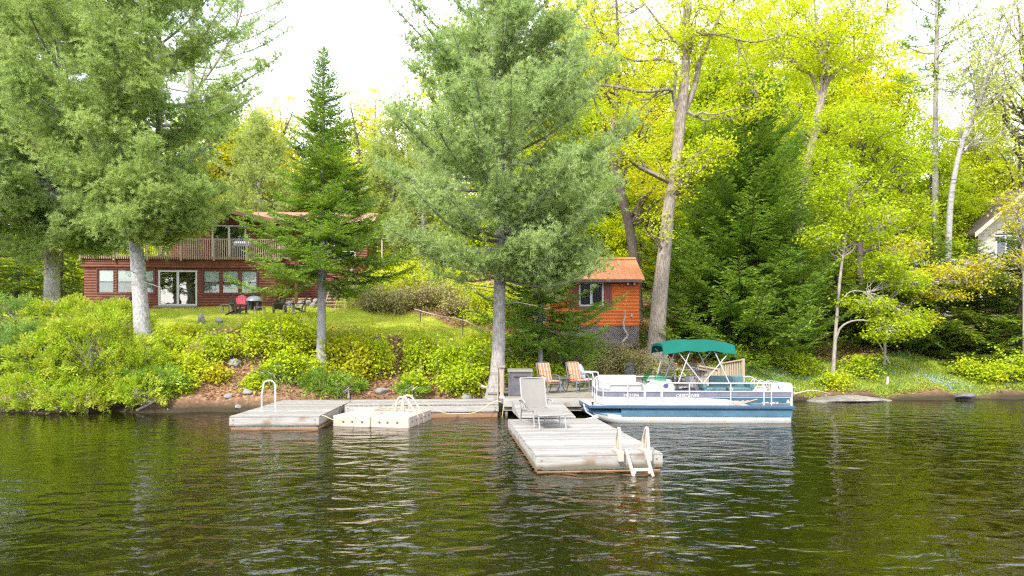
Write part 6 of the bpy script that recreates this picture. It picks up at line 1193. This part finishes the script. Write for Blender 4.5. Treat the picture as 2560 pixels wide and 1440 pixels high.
decid('bright_maple', 'bright yellow-green maple with a dome crown left of the thin pine', [(g, 0.2), (W(2150, 640, D), 0.17), (W(2152, 450, D), 0.13), (W(2150, 290, D), 0.06)], [(W(2140, 330, D), (2.8, 2.2, 1.7), 150), (W(2060, 420, D), (2.2, 2, 1.5), 100), (W(2220, 420, D), (2.4, 2, 1.6), 110), (W(2150, 520, D), (2.8, 2.2, 1.4), 110), (W(2060, 540, D), (1.5, 1.5, 1.2), 50), (W(2260, 530, D), (1.8, 1.6, 1.2), 60)], M['maple'], M['darkbark'], 73, per=32, size=0.155, sig=0.34)
D = 31.0; g = G(2210, D, -0.1)
decid('amber_maple', 'young maple with amber spring leaves below the neighbouring cottage', [(g, 0.06), (W(2212, 820, D), 0.05), (W(2200, 640, D), 0.03), (W(2195, 560, D), 0.01)], [(W(2330, 690, D), (1.9, 1.1, 0.45), 70), (W(2420, 670, D), (1.6, 1.0, 0.5), 60), (W(2480, 710, D), (1.5, 1.0, 0.4), 50), (W(2260, 620, D), (1.2, 0.9, 0.6), 40), (W(2350, 740, D), (1.3, 0.9, 0.3), 30), (W(2300, 800, D), (0.8, 0.6, 0.25), 18)], M['amber'], M['stem'], 74, per=22, size=0.12, sig=0.24, extra=[[(W(2207, 760, D), 0.035), (W(2280, 715, D), 0.03), (W(2380, 690, D), 0.02), (W(2490, 700, D), 0.008)]])
D = 30.0; g = G(2560, D, -0.1)
decid('amber_maple', 'amber-leaved young maple at the right edge in front of the cream cottage', [(g, 0.07), (W(2560, 700, D), 0.05), (W(2550, 500, D), 0.015)], [(W(2540, 545, D), (1.0, 0.9, 0.9), 44), (W(2560, 640, D), (1.1, 0.9, 0.6), 30), (W(2530, 500, D), (0.7, 0.7, 0.5), 20)], M['amber'], M['stem'], 75, per=20, size=0.12, sig=0.22)
# birch and thin pine at the right
D = 38.5; g = G(2365, D, -0.15)
decid('birch', 'white-barked birch with a curved trunk at the upper right', [(g, 0.19), (W(2374, 540, D), 0.155), (W(2388, 430, D), 0.13), (W(2408, 350, D), 0.115), (W(2442, 262, D), 0.11), (W(2480, 165, D), 0.085), (W(2525, 50, D), 0.08), (W(2550, -60, D), 0.04)], [(W(2400, 210, D), (2.2, 1.8, 1.9), 90), (W(2500, 210, D), (2.2, 1.8, 2.0), 90), (W(2540, 60, D), (2.4, 1.8, 2), 90), (W(2430, 60, D), (2.2, 1.8, 1.7), 70), (W(2480, 340, D), (1.8, 1.5, 1.0), 40)], M['birchleaf'], M['birchbark'], 76, per=24, size=0.115, sig=0.34, limbs=6, extra=[[(W(2440, 265, D), 0.08), (W(2452, 200, D), 0.06), (W(2478, 130, D), 0.05), (W(2500, 60, D), 0.03), (W(2510, -20, D), 0.02)], [(W(2408, 352, D), 0.05), (W(2365, 350, D), 0.035), (W(2335, 325, D), 0.02)]])
D = 43.0; g = G(2338, D, -0.2)
pine('red_pine', 'thin straight pine with a bare trunk and a sparse top left of the birch', [[(g, 0.24), (W(2338, 400, D), 0.16), (W(2342, 100, D), 0.13), (W(2344, -120, D), 0.05)]], W(0, 225, D).z, W(0, -110, D).z, prof((0, 2.8), (0.4, 2.4), (1, 0.8)), 34, 77, M['spruce'], M['pinebark'], elev=(-0.05, 0.4), nper=16, nw=0.03, nl=0.18, sp=0.42, tsp=0.32, start=0.5, slen=0.6, dead=18, pufd=0.4, pufn=24)
# hemlocks on the right
for i, (px, D, py0, py1, rr, lb) in enumerate(((2210, 34.5, 885, 590, 2.6, 'dark hemlock behind the lower limb of the maple sapling'), (2330, 33.5, 905, 560, 2.7, 'dark hemlock in the middle of the right bank below the white porch'), (2440, 33.0, 920, 600, 2.5, 'dark hemlock behind the boulder and blue flowers'), (2545, 31.5, 930, 520, 2.6, 'dark hemlock at the right edge over the water'), (2085, 37.0, 850, 610, 2.3, 'dark hemlock between the broad spruce and the maple sapling'), (2610, 34.5, 900, 470, 2.8, 'tall dark hemlock partly cut by the right edge'), (1985, 33.0, 895, 700, 1.8, 'small hemlock at the foot of the broad spruce'), (1745, 32.6, 868, 700, 1.5, 'small hemlock beside the oak foot'))):
    g = G(px, D, -0.1); fir('hemlock', lb, [(g, 0.14), (W(px + 4, (py0 + py1) / 2, D), 0.09), (W(px + 2, py1, D), 0.012)], W(0, py0, D).z, prof((0, rr), (0.3, rr * 0.9), (0.7, rr * 0.5), (1, 0.1)), int(50 + rr * 30), 80 + i, M['hemlock'], M['darkbark'], 'hemlocks on the right bank', step=0.11, el=0.155, ew=0.058, droop=0.16, tip=0.05, jit=0.45, lat=0.42, hang=0.10, cat='hemlock tree')
for i, (px, D, py0, py1, rr, lb) in enumerate(((40, 43, 800, 470, 3.0, 'dark hemlock in the shade at the far left behind the pines'), (150, 47, 790, 430, 3.0, 'dark hemlock in the shade left of the red cottage'), (-60, 40, 800, 500, 3.0, 'dark hemlock in the shade at the left edge'))):
    g = G(px, D, -0.1); fir('hemlock', lb, [(g, 0.18), (W(px + 4, (py0 + py1) / 2, D), 0.1), (W(px + 2, py1, D), 0.012)], W(0, py0, D).z, prof((0, rr), (0.3, rr * 0.9), (0.7, rr * 0.5), (1, 0.1)), 90, 95 + i, M['hemlock'], M['darkbark'], 'hemlocks left of the cottage', step=0.15, el=0.17, ew=0.06, droop=0.16, tip=0.05, jit=0.4, lat=0.42, hang=0.08, cat='hemlock tree')

# background wood: four grown trees, then copies up the hill
def proto(seed, leaf, per, ncl, hgt=17.0, r=3.6, bark='darkbark', label='', px=0, D=0, rows=5):
    b = G(px, D, -0.2); rng = np.random.default_rng(seed); tr_ = [(b + Vector((0, 0, 0)), 0.28), (b + Vector((rng.normal() * 0.3, 0, hgt * 0.35)), 0.22), (b + Vector((rng.normal() * 0.6, 0, hgt * 0.65)), 0.15), (b + Vector((rng.normal() * 0.8, 0, hgt * 0.95)), 0.04)]
    bl = []
    for k in range(rows):
        for m in range(2 if k < rows - 1 else 1):
            a = rng.uniform(0, 6.28); q = r * 0.5 * (1 if k < rows - 1 else 0.2); z = hgt * (0.26 + 0.64 * k / (rows - 1)); ncl_ = int(ncl * (1.15 - 0.65 * k / (rows - 1))); bl.append((b + Vector((q * math.cos(a), q * math.sin(a), z)), (r * rng.uniform(0.6, 0.85), r * 0.7, hgt * 0.15), ncl_))
    return decid('forest_tree', label, tr_, bl, leaf, M[bark], seed, per=per, size=0.25, sig=0.5, limbs=5, group='broadleaf trees on the wooded hill', sides=8)
pr = [proto(101, M['gold'], 48, 52, label='golden broadleaf tree behind the cottage roof just left of the fir spire', px=720, D=64), proto(102, M['lime'], 56, 60, label='lime green broadleaf tree behind the cottage left of the fir', px=560, D=62), proto(103, M['maple'], 60, 60, label='bright green broadleaf tree deep in the wood right of the oak', px=1790, D=50), proto(104, M['birchleaf'], 18, 44, label='thinly leaved tree with bare branches behind the right side of the fir spire', px=890, D=60)]
pr.append(proto(105, M['lime'], 46, 62, label='thinly leaved lime tree above the shed roof, right of the middle pine top', px=1385, D=50, hgt=19)); pr.append(proto(106, M['gold'], 42, 58, label='thinly leaved golden tree behind the upper oak limbs', px=1650, D=58, hgt=20))
BGT = [(4, 1760, 54, 1.15, 'thinly leaved lime tree between the oak top and the spruce top'), (5, 1900, 60, 1.2, 'thinly leaved golden tree high above the broad spruce'), (4, 2010, 54, 1.1, 'thinly leaved lime tree behind the tall grey-trunked maple'), (5, 2140, 58, 1.1, 'thinly leaved golden tree behind the dome maple top'), (4, 2240, 56, 1.0, 'thinly leaved lime tree left of the thin straight pine'), (5, 1470, 60, 1.15, 'thinly leaved golden tree beyond the bent maple'), (4, 2480, 58, 0.85, 'thinly leaved lime tree behind the birch trunk'), (4, 640, 72, 0.95, 'thinly leaved lime tree at the back of the sky gap left of the fir'), (5, 930, 72, 0.95, 'thinly leaved golden tree at the back of the sky gap right of the fir'), (0, 610, 66, 0.85, 'golden broadleaf tree at the back of the gap left of the fir'), (3, 690, 70, 1.1, 'thinly leaved tree whose twigs stand against the sky left of the fir'), (3, 800, 66, 1.05, 'thinly leaved tree straight behind the fir spire'), (1, 850, 58, 0.8, 'lime green broadleaf tree low behind the fir'), (1, 940, 64, 0.8, 'lime green broadleaf tree between the fir and the middle pine'), (0, 500, 60, 0.95, 'golden broadleaf tree behind the thin open pine'), (0, 770, 54, 0.62, 'small golden broadleaf tree over the wing roof'), (1, 1100, 56, 0.9, 'lime green broadleaf tree behind the middle pine'), (3, 1030, 66, 1.1, 'thinly leaved tree left of the middle pine top'),
       (0, 1400, 48, 0.95, 'golden tall broadleaf tree right of the middle pine top'), (3, 1470, 52, 1.35, 'thinly leaved tall tree with bare crown above the orange shed'), (3, 1540, 56, 1.3, 'thinly leaved tall tree behind the bent maple'), (2, 1480, 46, 0.8, 'bright green broadleaf tree behind the shed roof'), (1, 1640, 50, 0.95, 'lime green broadleaf tree behind the oak trunk'), (2, 1720, 46, 0.75, 'bright green broadleaf tree low behind the oak'), (1, 1840, 54, 1.0, 'lime green broadleaf tree above the broad spruce'), (3, 1920, 58, 1.4, 'thinly leaved tall tree behind the spruce top'), (2, 1960, 46, 0.85, 'bright green broadleaf tree right of the spruce top'), (1, 2060, 50, 0.8, 'lime green broadleaf tree behind the bright dome maple'), (2, 2260, 46, 0.66, 'bright green broadleaf tree behind the thin straight pine'), (1, 2440, 52, 0.75, 'lime green broadleaf tree left of the cream cottage roof'), (2, 2340, 44, 0.62, 'bright green broadleaf tree left of the birch foot'), (0, 2530, 56, 0.66, 'golden broadleaf tree above the cream cottage roof'), (3, 2560, 50, 1.2, 'thinly leaved tree behind the birch at the right edge'), (1, 2420, 44, 0.5, 'small lime green broadleaf tree beside the cream gable'), (2, 2180, 50, 0.72, 'bright green broadleaf tree high behind the amber leaves'), (1, 1210, 52, 1.1, 'lime green broadleaf tree hidden behind the middle pine trunk'), (2, 1330, 42, 0.55, 'bright green broadleaf tree low behind the small dark fir'), (1, 1600, 44, 0.5, 'small lime green broadleaf tree between shed roof and oak'), (2, 440, 64, 0.95, 'bright green broadleaf tree behind the big left pine'), (1, 300, 62, 0.9, 'lime green broadleaf tree behind the left pines'), (1, 100, 60, 0.9, 'lime green broadleaf tree far left behind the pines'), (2, 1900, 44, 0.6, 'bright green broadleaf tree beneath the spruce shoulder'), (3, 2110, 60, 1.2, 'thinly leaved tall tree rising above the dome maple')]
rnd = random.Random(12)
for k, px, D, sc, lb in BGT: dup(pr[k], G(px, D, -0.2), rnd.uniform(0, 6.28), (sc * rnd.uniform(0.95, 1.1), sc, sc * rnd.uniform(0.95, 1.08)), lb)

# young trees filling the foot of the wood
yp = shrub('young_tree', 'lime green sapling thicket behind the cottage, right of the wing', G(980, 54), (2.6, 2.2, 2.0), M['lime'], 501, 150, 60, 0.22, 0.4, 9, 'young trees at the foot of the wood', 'sapling', sr=0.04)
yq = shrub('young_tree', 'bright green sapling thicket behind the shed roof', G(1500, 47), (2.6, 2.2, 2.0), M['maple'], 502, 150, 60, 0.22, 0.4, 9, 'young trees at the foot of the wood', 'sapling', sr=0.04)
for i, (k, px, D, sc, lb) in enumerate(((0, 1090, 56, 1.1, 'lime green sapling thicket left of the middle pine'), (1, 1180, 50, 1.0, 'bright green sapling thicket behind the middle pine trunk'), (0, 1290, 48, 1.1, 'lime green sapling thicket between the middle pine and the shed'), (1, 1390, 50, 1.2, 'bright green sapling thicket behind the left end of the shed'), (0, 1600, 48, 1.1, 'lime green sapling thicket between shed and oak trunk'), (1, 1720, 47, 1.1, 'bright green sapling thicket right of the oak trunk'), (0, 1830, 48, 1.2, 'lime green sapling thicket behind the broad spruce'), (1, 1950, 46, 1.2, 'bright green sapling thicket right of the broad spruce'), (0, 2060, 45, 1.1, 'lime green sapling thicket behind the maple sapling'), (1, 2160, 45, 1.1, 'bright green sapling thicket right of the maple sapling'), (1, 2270, 44, 1.0, 'bright green sapling thicket left of the white porch'), (0, 2370, 49, 1.0, 'lime green sapling thicket behind the white porch'), (1, 2500, 54, 1.3, 'bright green sapling thicket behind the cream cottage'), (0, 880, 60, 1.3, 'lime green sapling thicket behind the wing roof'), (1, 620, 60, 1.4, 'bright green sapling thicket behind the gable'), (0, 430, 58, 1.3, 'lime green sapling thicket behind the big left pine'), (1, 250, 56, 1.3, 'bright green sapling thicket left of the cottage'), (1, 60, 54, 1.3, 'bright green sapling thicket at far left'), (0, -80, 52, 1.3, 'lime green sapling thicket cut by the left edge'))):
    dup((yp, yq)[k], G(px, D, -0.1), i * 1.3, (sc * 1.15, sc, sc * 1.1), lb)

# ------------------------------------------------------------------ shrubs
CG = 'cedar shrubs along the left shore'
for i, (px, D, rx, rz, mt, lb) in enumerate(((235, 24.3, 1.75, 1.6, 'cedar', 'largest yellow-green cedar shrub hanging over the left shore'), (125, 24.4, 1.3, 1.3, 'cedar', 'yellow-green cedar shrub left of the largest one'), (345, 24.5, 1.25, 1.0, 'cedar', 'yellow-green cedar shrub at the foot of the big left pine'), (35, 24.8, 1.2, 1.35, 'cedar_dark', 'bluish dark cedar shrub at the left edge of the shore'), (-60, 24.8, 1.3, 1.3, 'cedar_dark', 'bluish dark cedar shrub cut by the left edge'), (285, 27.6, 1.5, 0.95, 'cedar', 'cedar shrub on the bank top below the firewood rack'), (170, 28.3, 1.6, 0.9, 'cedar', 'cedar shrub on the bank top below the left pine'), (50, 28.6, 1.6, 0.9, 'cedar_dark', 'dark cedar shrub on the bank top at far left'), (205, 23.45, 1.3, 0.6, 'cedar', 'low cedar shrub dipping to the water in front of the largest one'), (352, 23.5, 1.0, 0.55, 'cedar', 'low cedar shrub dipping to the water beside the hanging cedar bough'), (95, 23.6, 1.2, 0.6, 'cedar', 'low cedar shrub dipping to the water left of the other low one'))):
    cedar('cedar_shrub', lb, G(px, D, -0.1), (rx, rx * 0.75, rz), M[mt], 200 + i, int(250 * rx * rz), 44, CG)
cedar('hanging_cedar', 'feathery green cedar bough trailing over the water right of the cedar shrubs', G(400, 24.0, -0.05), (1.05, 0.7, 0.62), M['fir'], 220, 170, 40, None, 'cedar shrub', 0.15, 0.03, 0.16); cedar('hanging_cedar', 'grey-green drooping cedar at the water in the left corner', G(-5, 24.7, -0.1), (0.9, 0.6, 0.6), M['cedar_dark'], 221, 130, 40, None, 'cedar shrub', 0.15, 0.03, 0.14)
SG = 'leafy shrubs on the bank'
SH = [(430, 27.3, 0.8, 0.45, 'green_shrub', 'low green shrub on the bank right of the big pine trunk'), (405, 25.0, 0.75, 0.5, 'shrub', 'yellow leafy shrub hiding the foot of the big left pine'), (470, 25.4, 0.7, 0.35, 'shrub', 'thin yellow shrub with a crooked pale stem on the bank'), (540, 26.2, 0.9, 0.55, 'green_shrub', 'bright green leafy shrub in the middle of the bank'), (665, 26.4, 1.0, 0.75, 'shrub', 'yellow shrub with dense leaves below the fire pit'), (735, 26.2, 1.0, 0.8, 'shrub', 'tall yellow shrub touching the fir trunk from the left'), (700, 28.2, 0.95, 0.75, 'shrub', 'yellow sapling clump poking above the lawn edge'), (650, 28.4, 0.9, 0.5, 'green_shrub', 'green shrub along the lawn edge left of the yellow sapling clump'), (850, 26.0, 0.9, 0.75, 'bronze', 'bronze-tinted shrub right of the fir trunk'), (905, 25.9, 0.75, 0.75, 'bronze', 'bronze-tinted shrub with pale stems left of the bare soil'), (945, 26.0, 0.55, 0.8, 'shrub', 'yellow sapling clump above the grey boulder'), (880, 27.8, 0.8, 0.7, 'green_shrub', 'upright green sapling behind the bronze shrubs'), (1035, 26.6, 0.5, 0.95, 'green_shrub', 'narrow bright green sapling in the bare soil patch'), (1050, 28.2, 0.55, 0.8, 'shrub', 'yellow sapling at the lawn edge above the bare soil'), (1120, 26.2, 0.85, 0.85, 'green_shrub', 'full green shrub left of the middle pine trunk'), (1185, 26.0, 0.9, 1.0, 'green_shrub', 'tall green shrub leaning on the middle pine trunk'), (1150, 25.2, 0.85, 0.55, 'green_shrub', 'spreading green shrub at the bank foot beside the small dock box'), (1035, 25.2, 0.42, 0.35, 'green_shrub', 'small round green shrub behind the raft ladder'), (700, 25.0, 0.7, 0.4, 'green_shrub', 'low leafy shrub behind the swim dock'), (640, 24.6, 0.32, 0.22, 'green_shrub', 'small bright green tuft beside the grab rail'), (770, 25.3, 0.7, 0.45, 'shrub', 'yellow shrub at the foot of the fir trunk'), (530, 25.0, 0.6, 0.3, 'bronze', 'thin amber shrub above the shoreline stones'),
      (1385, 27.2, 0.6, 0.5, 'green_shrub', 'vivid green shrub behind the striped armchairs'), (1310, 26.9, 0.75, 0.55, 'shrub', 'yellow-green shrub behind the dark deck box'), (1270, 27.2, 0.6, 0.5, 'green_shrub', 'green shrub right of the middle pine foot'), (1548, 27.0, 0.30, 0.32, 'shrub', 'small yellow conical shrub behind the black iron chair'), (1450, 27.0, 0.5, 0.4, 'twig', 'dull leafy shrub behind the white armchair'), (1205, 30.8, 0.55, 0.36, 'gold', 'golden low shrub beside the rope handrail'),
      (1700, 28.2, 0.45, 0.25, 'shrub', 'yellow-green seedling under the awning'), (1750, 28.4, 0.4, 0.22, 'green_shrub', 'bright seedling beside the grey flared trunk'), (1880, 30.6, 0.7, 0.4, 'green_shrub', 'bright leafy shrub below the broad spruce'), (1940, 30.4, 0.9, 0.5, 'green_shrub', 'bright leafy shrub right of the awning end'), (2150, 29.8, 0.7, 0.55, 'green_shrub', 'green shrub beside the maple sapling foot'), (2080, 28.6, 0.6, 0.3, 'shrub', 'yellow shrub in front of the maple sapling foot'), (2420, 30.2, 0.55, 0.5, 'shrub', 'yellow-green shrub beside the rounded boulder'), (2540, 29.8, 0.9, 0.7, 'green_shrub', 'green shrub at the right edge of the bank'), (1690, 33.0, 0.8, 0.6, 'shrub', 'yellow-green shrub right of the oak trunk')] + [(690, 27.0, 1.0, 0.7, 'shrub', 'broad yellow shrub in the middle of the upper bank'), (765, 27.4, 0.9, 0.6, 'green_shrub', 'green shrub behind the fir trunk at the lawn edge'), (870, 25.4, 0.7, 0.5, 'bronze', 'bronze-tinted low shrub behind the narrow dock'), (920, 27.2, 0.8, 0.6, 'green_shrub', 'green shrub above the bronze shrubs'), (1150, 27.8, 0.9, 0.7, 'green_shrub', 'green shrub below the lower rope post'), (1215, 27.6, 0.8, 0.7, 'green_shrub', 'green shrub behind the middle pine trunk'), (450, 28.6, 0.9, 0.4, 'shrub', 'low yellow shrub at the lawn edge beside the big pine'), (415, 26.4, 0.8, 0.5, 'green_shrub', 'green shrub just right of the big pine foot'), (2480, 29.6, 0.8, 0.5, 'shrub', 'yellow-green shrub near the right edge of the bank'), (2000, 30.0, 0.9, 0.45, 'green_shrub', 'green shrub left of the maple sapling'), (1830, 31.0, 0.7, 0.4, 'shrub', 'yellow-green shrub behind the picket railing'), (450, 24.2, 0.55, 0.3, 'green_shrub', 'small green shrub at the waterline beside the hanging cedar bough'), (470, 24.9, 0.6, 0.35, 'shrub', 'small yellow shrub on the bare bank left of the swim dock')]

for i, (px, D, rx, rz, mt, lb) in enumerate(SH):
    if px < 1250: rx *= 1.02; rz *= 1.08 if D < 26.5 else (0.62 if D > 27.2 else 0.85)
    shrub('leafy_shrub', lb, G(px, D, -0.05), (rx, rx * 0.75, rz), M[mt], 300 + i, int(34 + 90 * rx * rz), 26, 0.125, 0.17, 7, SG)
for i, (px, D, rx, rz, lb) in enumerate(((800, 24.9, 0.8, 0.42, 'fern-like green cedar seedling behind the narrow dock left end'), (860, 24.9, 0.9, 0.4, 'feathery cedar seedling behind the narrow dock'), (1030, 25.0, 0.6, 0.25, 'feathery low cedar seedling behind the raft'), (690, 24.8, 0.6, 0.3, 'feathery cedar seedling behind the swim dock'), (1300, 28.3, 1.2, 0.8, 'dark green cedar mound left of the lattice skirt'), (1420, 28.6, 1.4, 0.75, 'dark green cedar mound below the shed window'), (1468, 29.6, 0.8, 0.7, 'dark green cedar mound against the left part of the lattice skirt'))): cedar('cedar_seedling', lb, G(px, D, -0.05), (rx, rx * 0.7, rz), M['fir'], 360 + i, int(190 * rx * rz) + 30, 36, 'cedar seedlings', 'cedar shrub', 0.14, 0.03, 0.05)
HS = 'wild shrubs on the hillside between cottage and shed'
for i, (px, D, rx, rz, mt, lb) in enumerate(((930, 37.5, 1.3, 0.8, 'twig', 'brown twiggy shrub at the lawn edge beside the fern clump'), (1000, 37.0, 1.4, 0.75, 'twig', 'brown twiggy shrub at the top of the rope handrail'), (1080, 37.5, 1.5, 0.7, 'twig', 'dull twiggy shrub in the middle of the leafy hillside'), (960, 40.5, 1.7, 0.9, 'lime', 'yellow-green shrub on the hillside below the clothesline post'), (1040, 41.0, 1.9, 1.0, 'lime', 'broad yellow-green shrub on the upper hillside'), (1130, 40.0, 1.7, 0.9, 'lime', 'yellow-green shrub above the dead leaves left of the middle pine'), (1190, 37.5, 1.5, 0.8, 'lime', 'yellow-green shrub just left of the middle pine trunk'), (1205, 34.5, 1.0, 0.35, 'fern', 'low bright green mound left of the middle pine trunk'), (1140, 36.0, 0.8, 0.6, 'twig', 'small bare brown shrub above the rope handrail'), (985, 44.0, 2.0, 0.8, 'lime', 'yellow-green shrub high on the slope by the cottage wing'), (1090, 44.5, 2.2, 0.9, 'birchleaf', 'grey-green shrub high on the slope behind the yellow ones'), (1270, 38.0, 1.8, 1.0, 'lime', 'yellow-green shrub behind the garden fence'))): shrub('wild_shrub', lb, G(px, D, -0.05), (rx, rx * 0.8, rz), M[mt], 400 + i, int(60 + 55 * rx * rz), 28, 0.12, 0.22, 10, HS)
for i, (px, D, rx, rz, lb) in enumerate(((1475, 28.6, 1.1, 0.5, 'dull twiggy shrub below the lattice skirt'), (1545, 29.4, 1.2, 0.62, 'brown twiggy shrub in front of the driftwood branch'), (1615, 28.8, 1.0, 0.5, 'brown twiggy shrub in front of the oak foot'), (1640, 27.6, 0.8, 0.4, 'dark brown twig shrub behind the boat windscreen'))): shrub('twiggy_shrub', lb, G(px, D, -0.05), (rx, rx * 0.7, rz), M['twig'], 430 + i, int(110 * rx) , 34, 0.075, 0.16, 14, 'twiggy shrubs below the shed')
# fern clump by the stairs
def fern(name, label, base, n, hgt, seed):
    rng = np.random.default_rng(seed); P, Dv, U = [], [], []
    for i in range(n):
        b = np.array([rng.normal() * 0.55, rng.normal() * 0.35, 0]); a = rng.uniform(0, 6.28); l = hgt * rng.uniform(0.6, 1.1); lean = rng.uniform(0.15, 0.5); t = np.linspace(0.1, 1, 16)
        q = b + np.stack([np.cos(a) * lean * l * t ** 1.6, np.sin(a) * lean * l * t ** 1.6, l * t * (1 - 0.18 * t)], 1); tg = np.gradient(q, axis=0); tg = unit(tg); sd = unit(np.cross(tg, np.array([np.cos(a), np.sin(a), 0.2])))
        for sg in (-1, 1): P.append(q); Dv.append(sd * sg + tg * 0.5); U.append(tg + np.array([0, 0, 0.5]))
    V, Fc = diamonds(np.concatenate(P), np.concatenate(Dv), np.concatenate(U), 0.13, 0.045); rt = thing(name, label, 'fern', base); np_mesh('fronds', V, Fc, M['fern'], rt); return rt
fern('fern_clump', 'tall bright green fern clump right of the open stairs', G(893, 40.5), 170, 1.7, 1)

# ------------------------------------------------------------------ ground cover nobody could count
def scatter(fn, n, xr_, yr_, seed):
    rng = np.random.default_rng(seed); x = rng.uniform(*xr_, n); y = rng.uniform(*yr_, n); k = rng.random(n) < fn(x, y); x, y = x[k], y[k]; return np.stack([x, y, Hn(x, y)], 1), rng
P, rng = scatter(lawn_mask, 330000, (-29, 1), (27, 43), 1); D = rng.normal(size=P.shape) * 0.5 + np.array([0, 0, 1]); V, Fc = needles(P, D, 0.085 * rng.uniform(0.5, 1.5, len(P)), 0.022, rng)
tag(np_mesh('lawn_grass', V, Fc, M['grass']), 'mown green lawn grass sloping from the cottage to the bank', 'grass', kind='stuff')
P, rng = scatter(bank_mask, 200000, (8.6, 24), (27, 36), 2); k = len(P); D = rng.normal(size=P.shape) * 0.6 + np.array([0, 0, 0.7]); V, Fc = diamonds(P, D, rng.normal(size=P.shape) + np.array([0, 0, 0.6]), 0.13 * rng.uniform(0.5, 1.6, k), 0.045)
tag(np_mesh('bank_herbs', V, Fc, M['herb']), 'low green herbs covering the right bank', 'ground cover', kind='stuff')
P, rng = scatter(lambda x, y: bank_mask(x, y) * np.clip(1.1 * np.sin(x * 0.9 + 0.4) * np.cos(y * 0.8 + x * 0.3) + 0.3, 0, 1), 14000, (8.6, 24), (27.5, 36), 3); P[:, 2] += rng.uniform(0.08, 0.2, len(P)); V, Fc = diamonds(P, rng.normal(size=P.shape), rng.normal(size=P.shape) + np.array([0, -0.8, 0.8]), 0.05, 0.045)
tag(np_mesh('blue_flowers', V, Fc, M['blueflower']), 'tiny blue flowers scattered through the herbs of the right bank', 'flowers', kind='stuff')
def litter_mask(x, y): t = y - ysh(x); return (1 - lawn_mask(x, y)) * (1 - bank_mask(x, y)) * (t > 0.3)
P, rng = scatter(litter_mask, 150000, (-12, 18), (24, 42), 4); k = len(P); P[:, 2] += 0.015; V, Fc = diamonds(P, rng.normal(size=P.shape) * np.array([1, 1, 0.35]), np.array([0, 0, 1.0]) + rng.normal(size=P.shape) * 0.5, 0.10 * rng.uniform(0.5, 1.4, k), 0.07, 0.2)
tag(np_mesh('fallen_leaves', V, Fc, M['litter']), 'brown fallen leaves on the bare slopes', 'leaf litter', kind='stuff')
def weed_mask(x, y): t = y - ysh(x); n_ = np.clip(_wob(x, y, 1.1, 9) + _wob(x, y, 2.7, 3) * 0.6, 0, 1); return litter_mask(x, y) * n_ * np.clip(1.0 - np.abs(x - 3) / 60, 0, 1)
P, rng = scatter(weed_mask, 150000, (-18, 22), (24, 46), 5); k = len(P); D = rng.normal(size=P.shape) * 0.7 + np.array([0, 0, 0.6]); P[:, 2] += rng.uniform(0, 0.2, k); V, Fc = diamonds(P, D, rng.normal(size=P.shape) + np.array([0, 0, 0.8]), 0.11 * rng.uniform(0.5, 1.5, k), 0.06)
tag(np_mesh('undergrowth', V, Fc, M['herb']), 'low mixed seedlings and weeds on the bank and under the trees', 'undergrowth', kind='stuff')
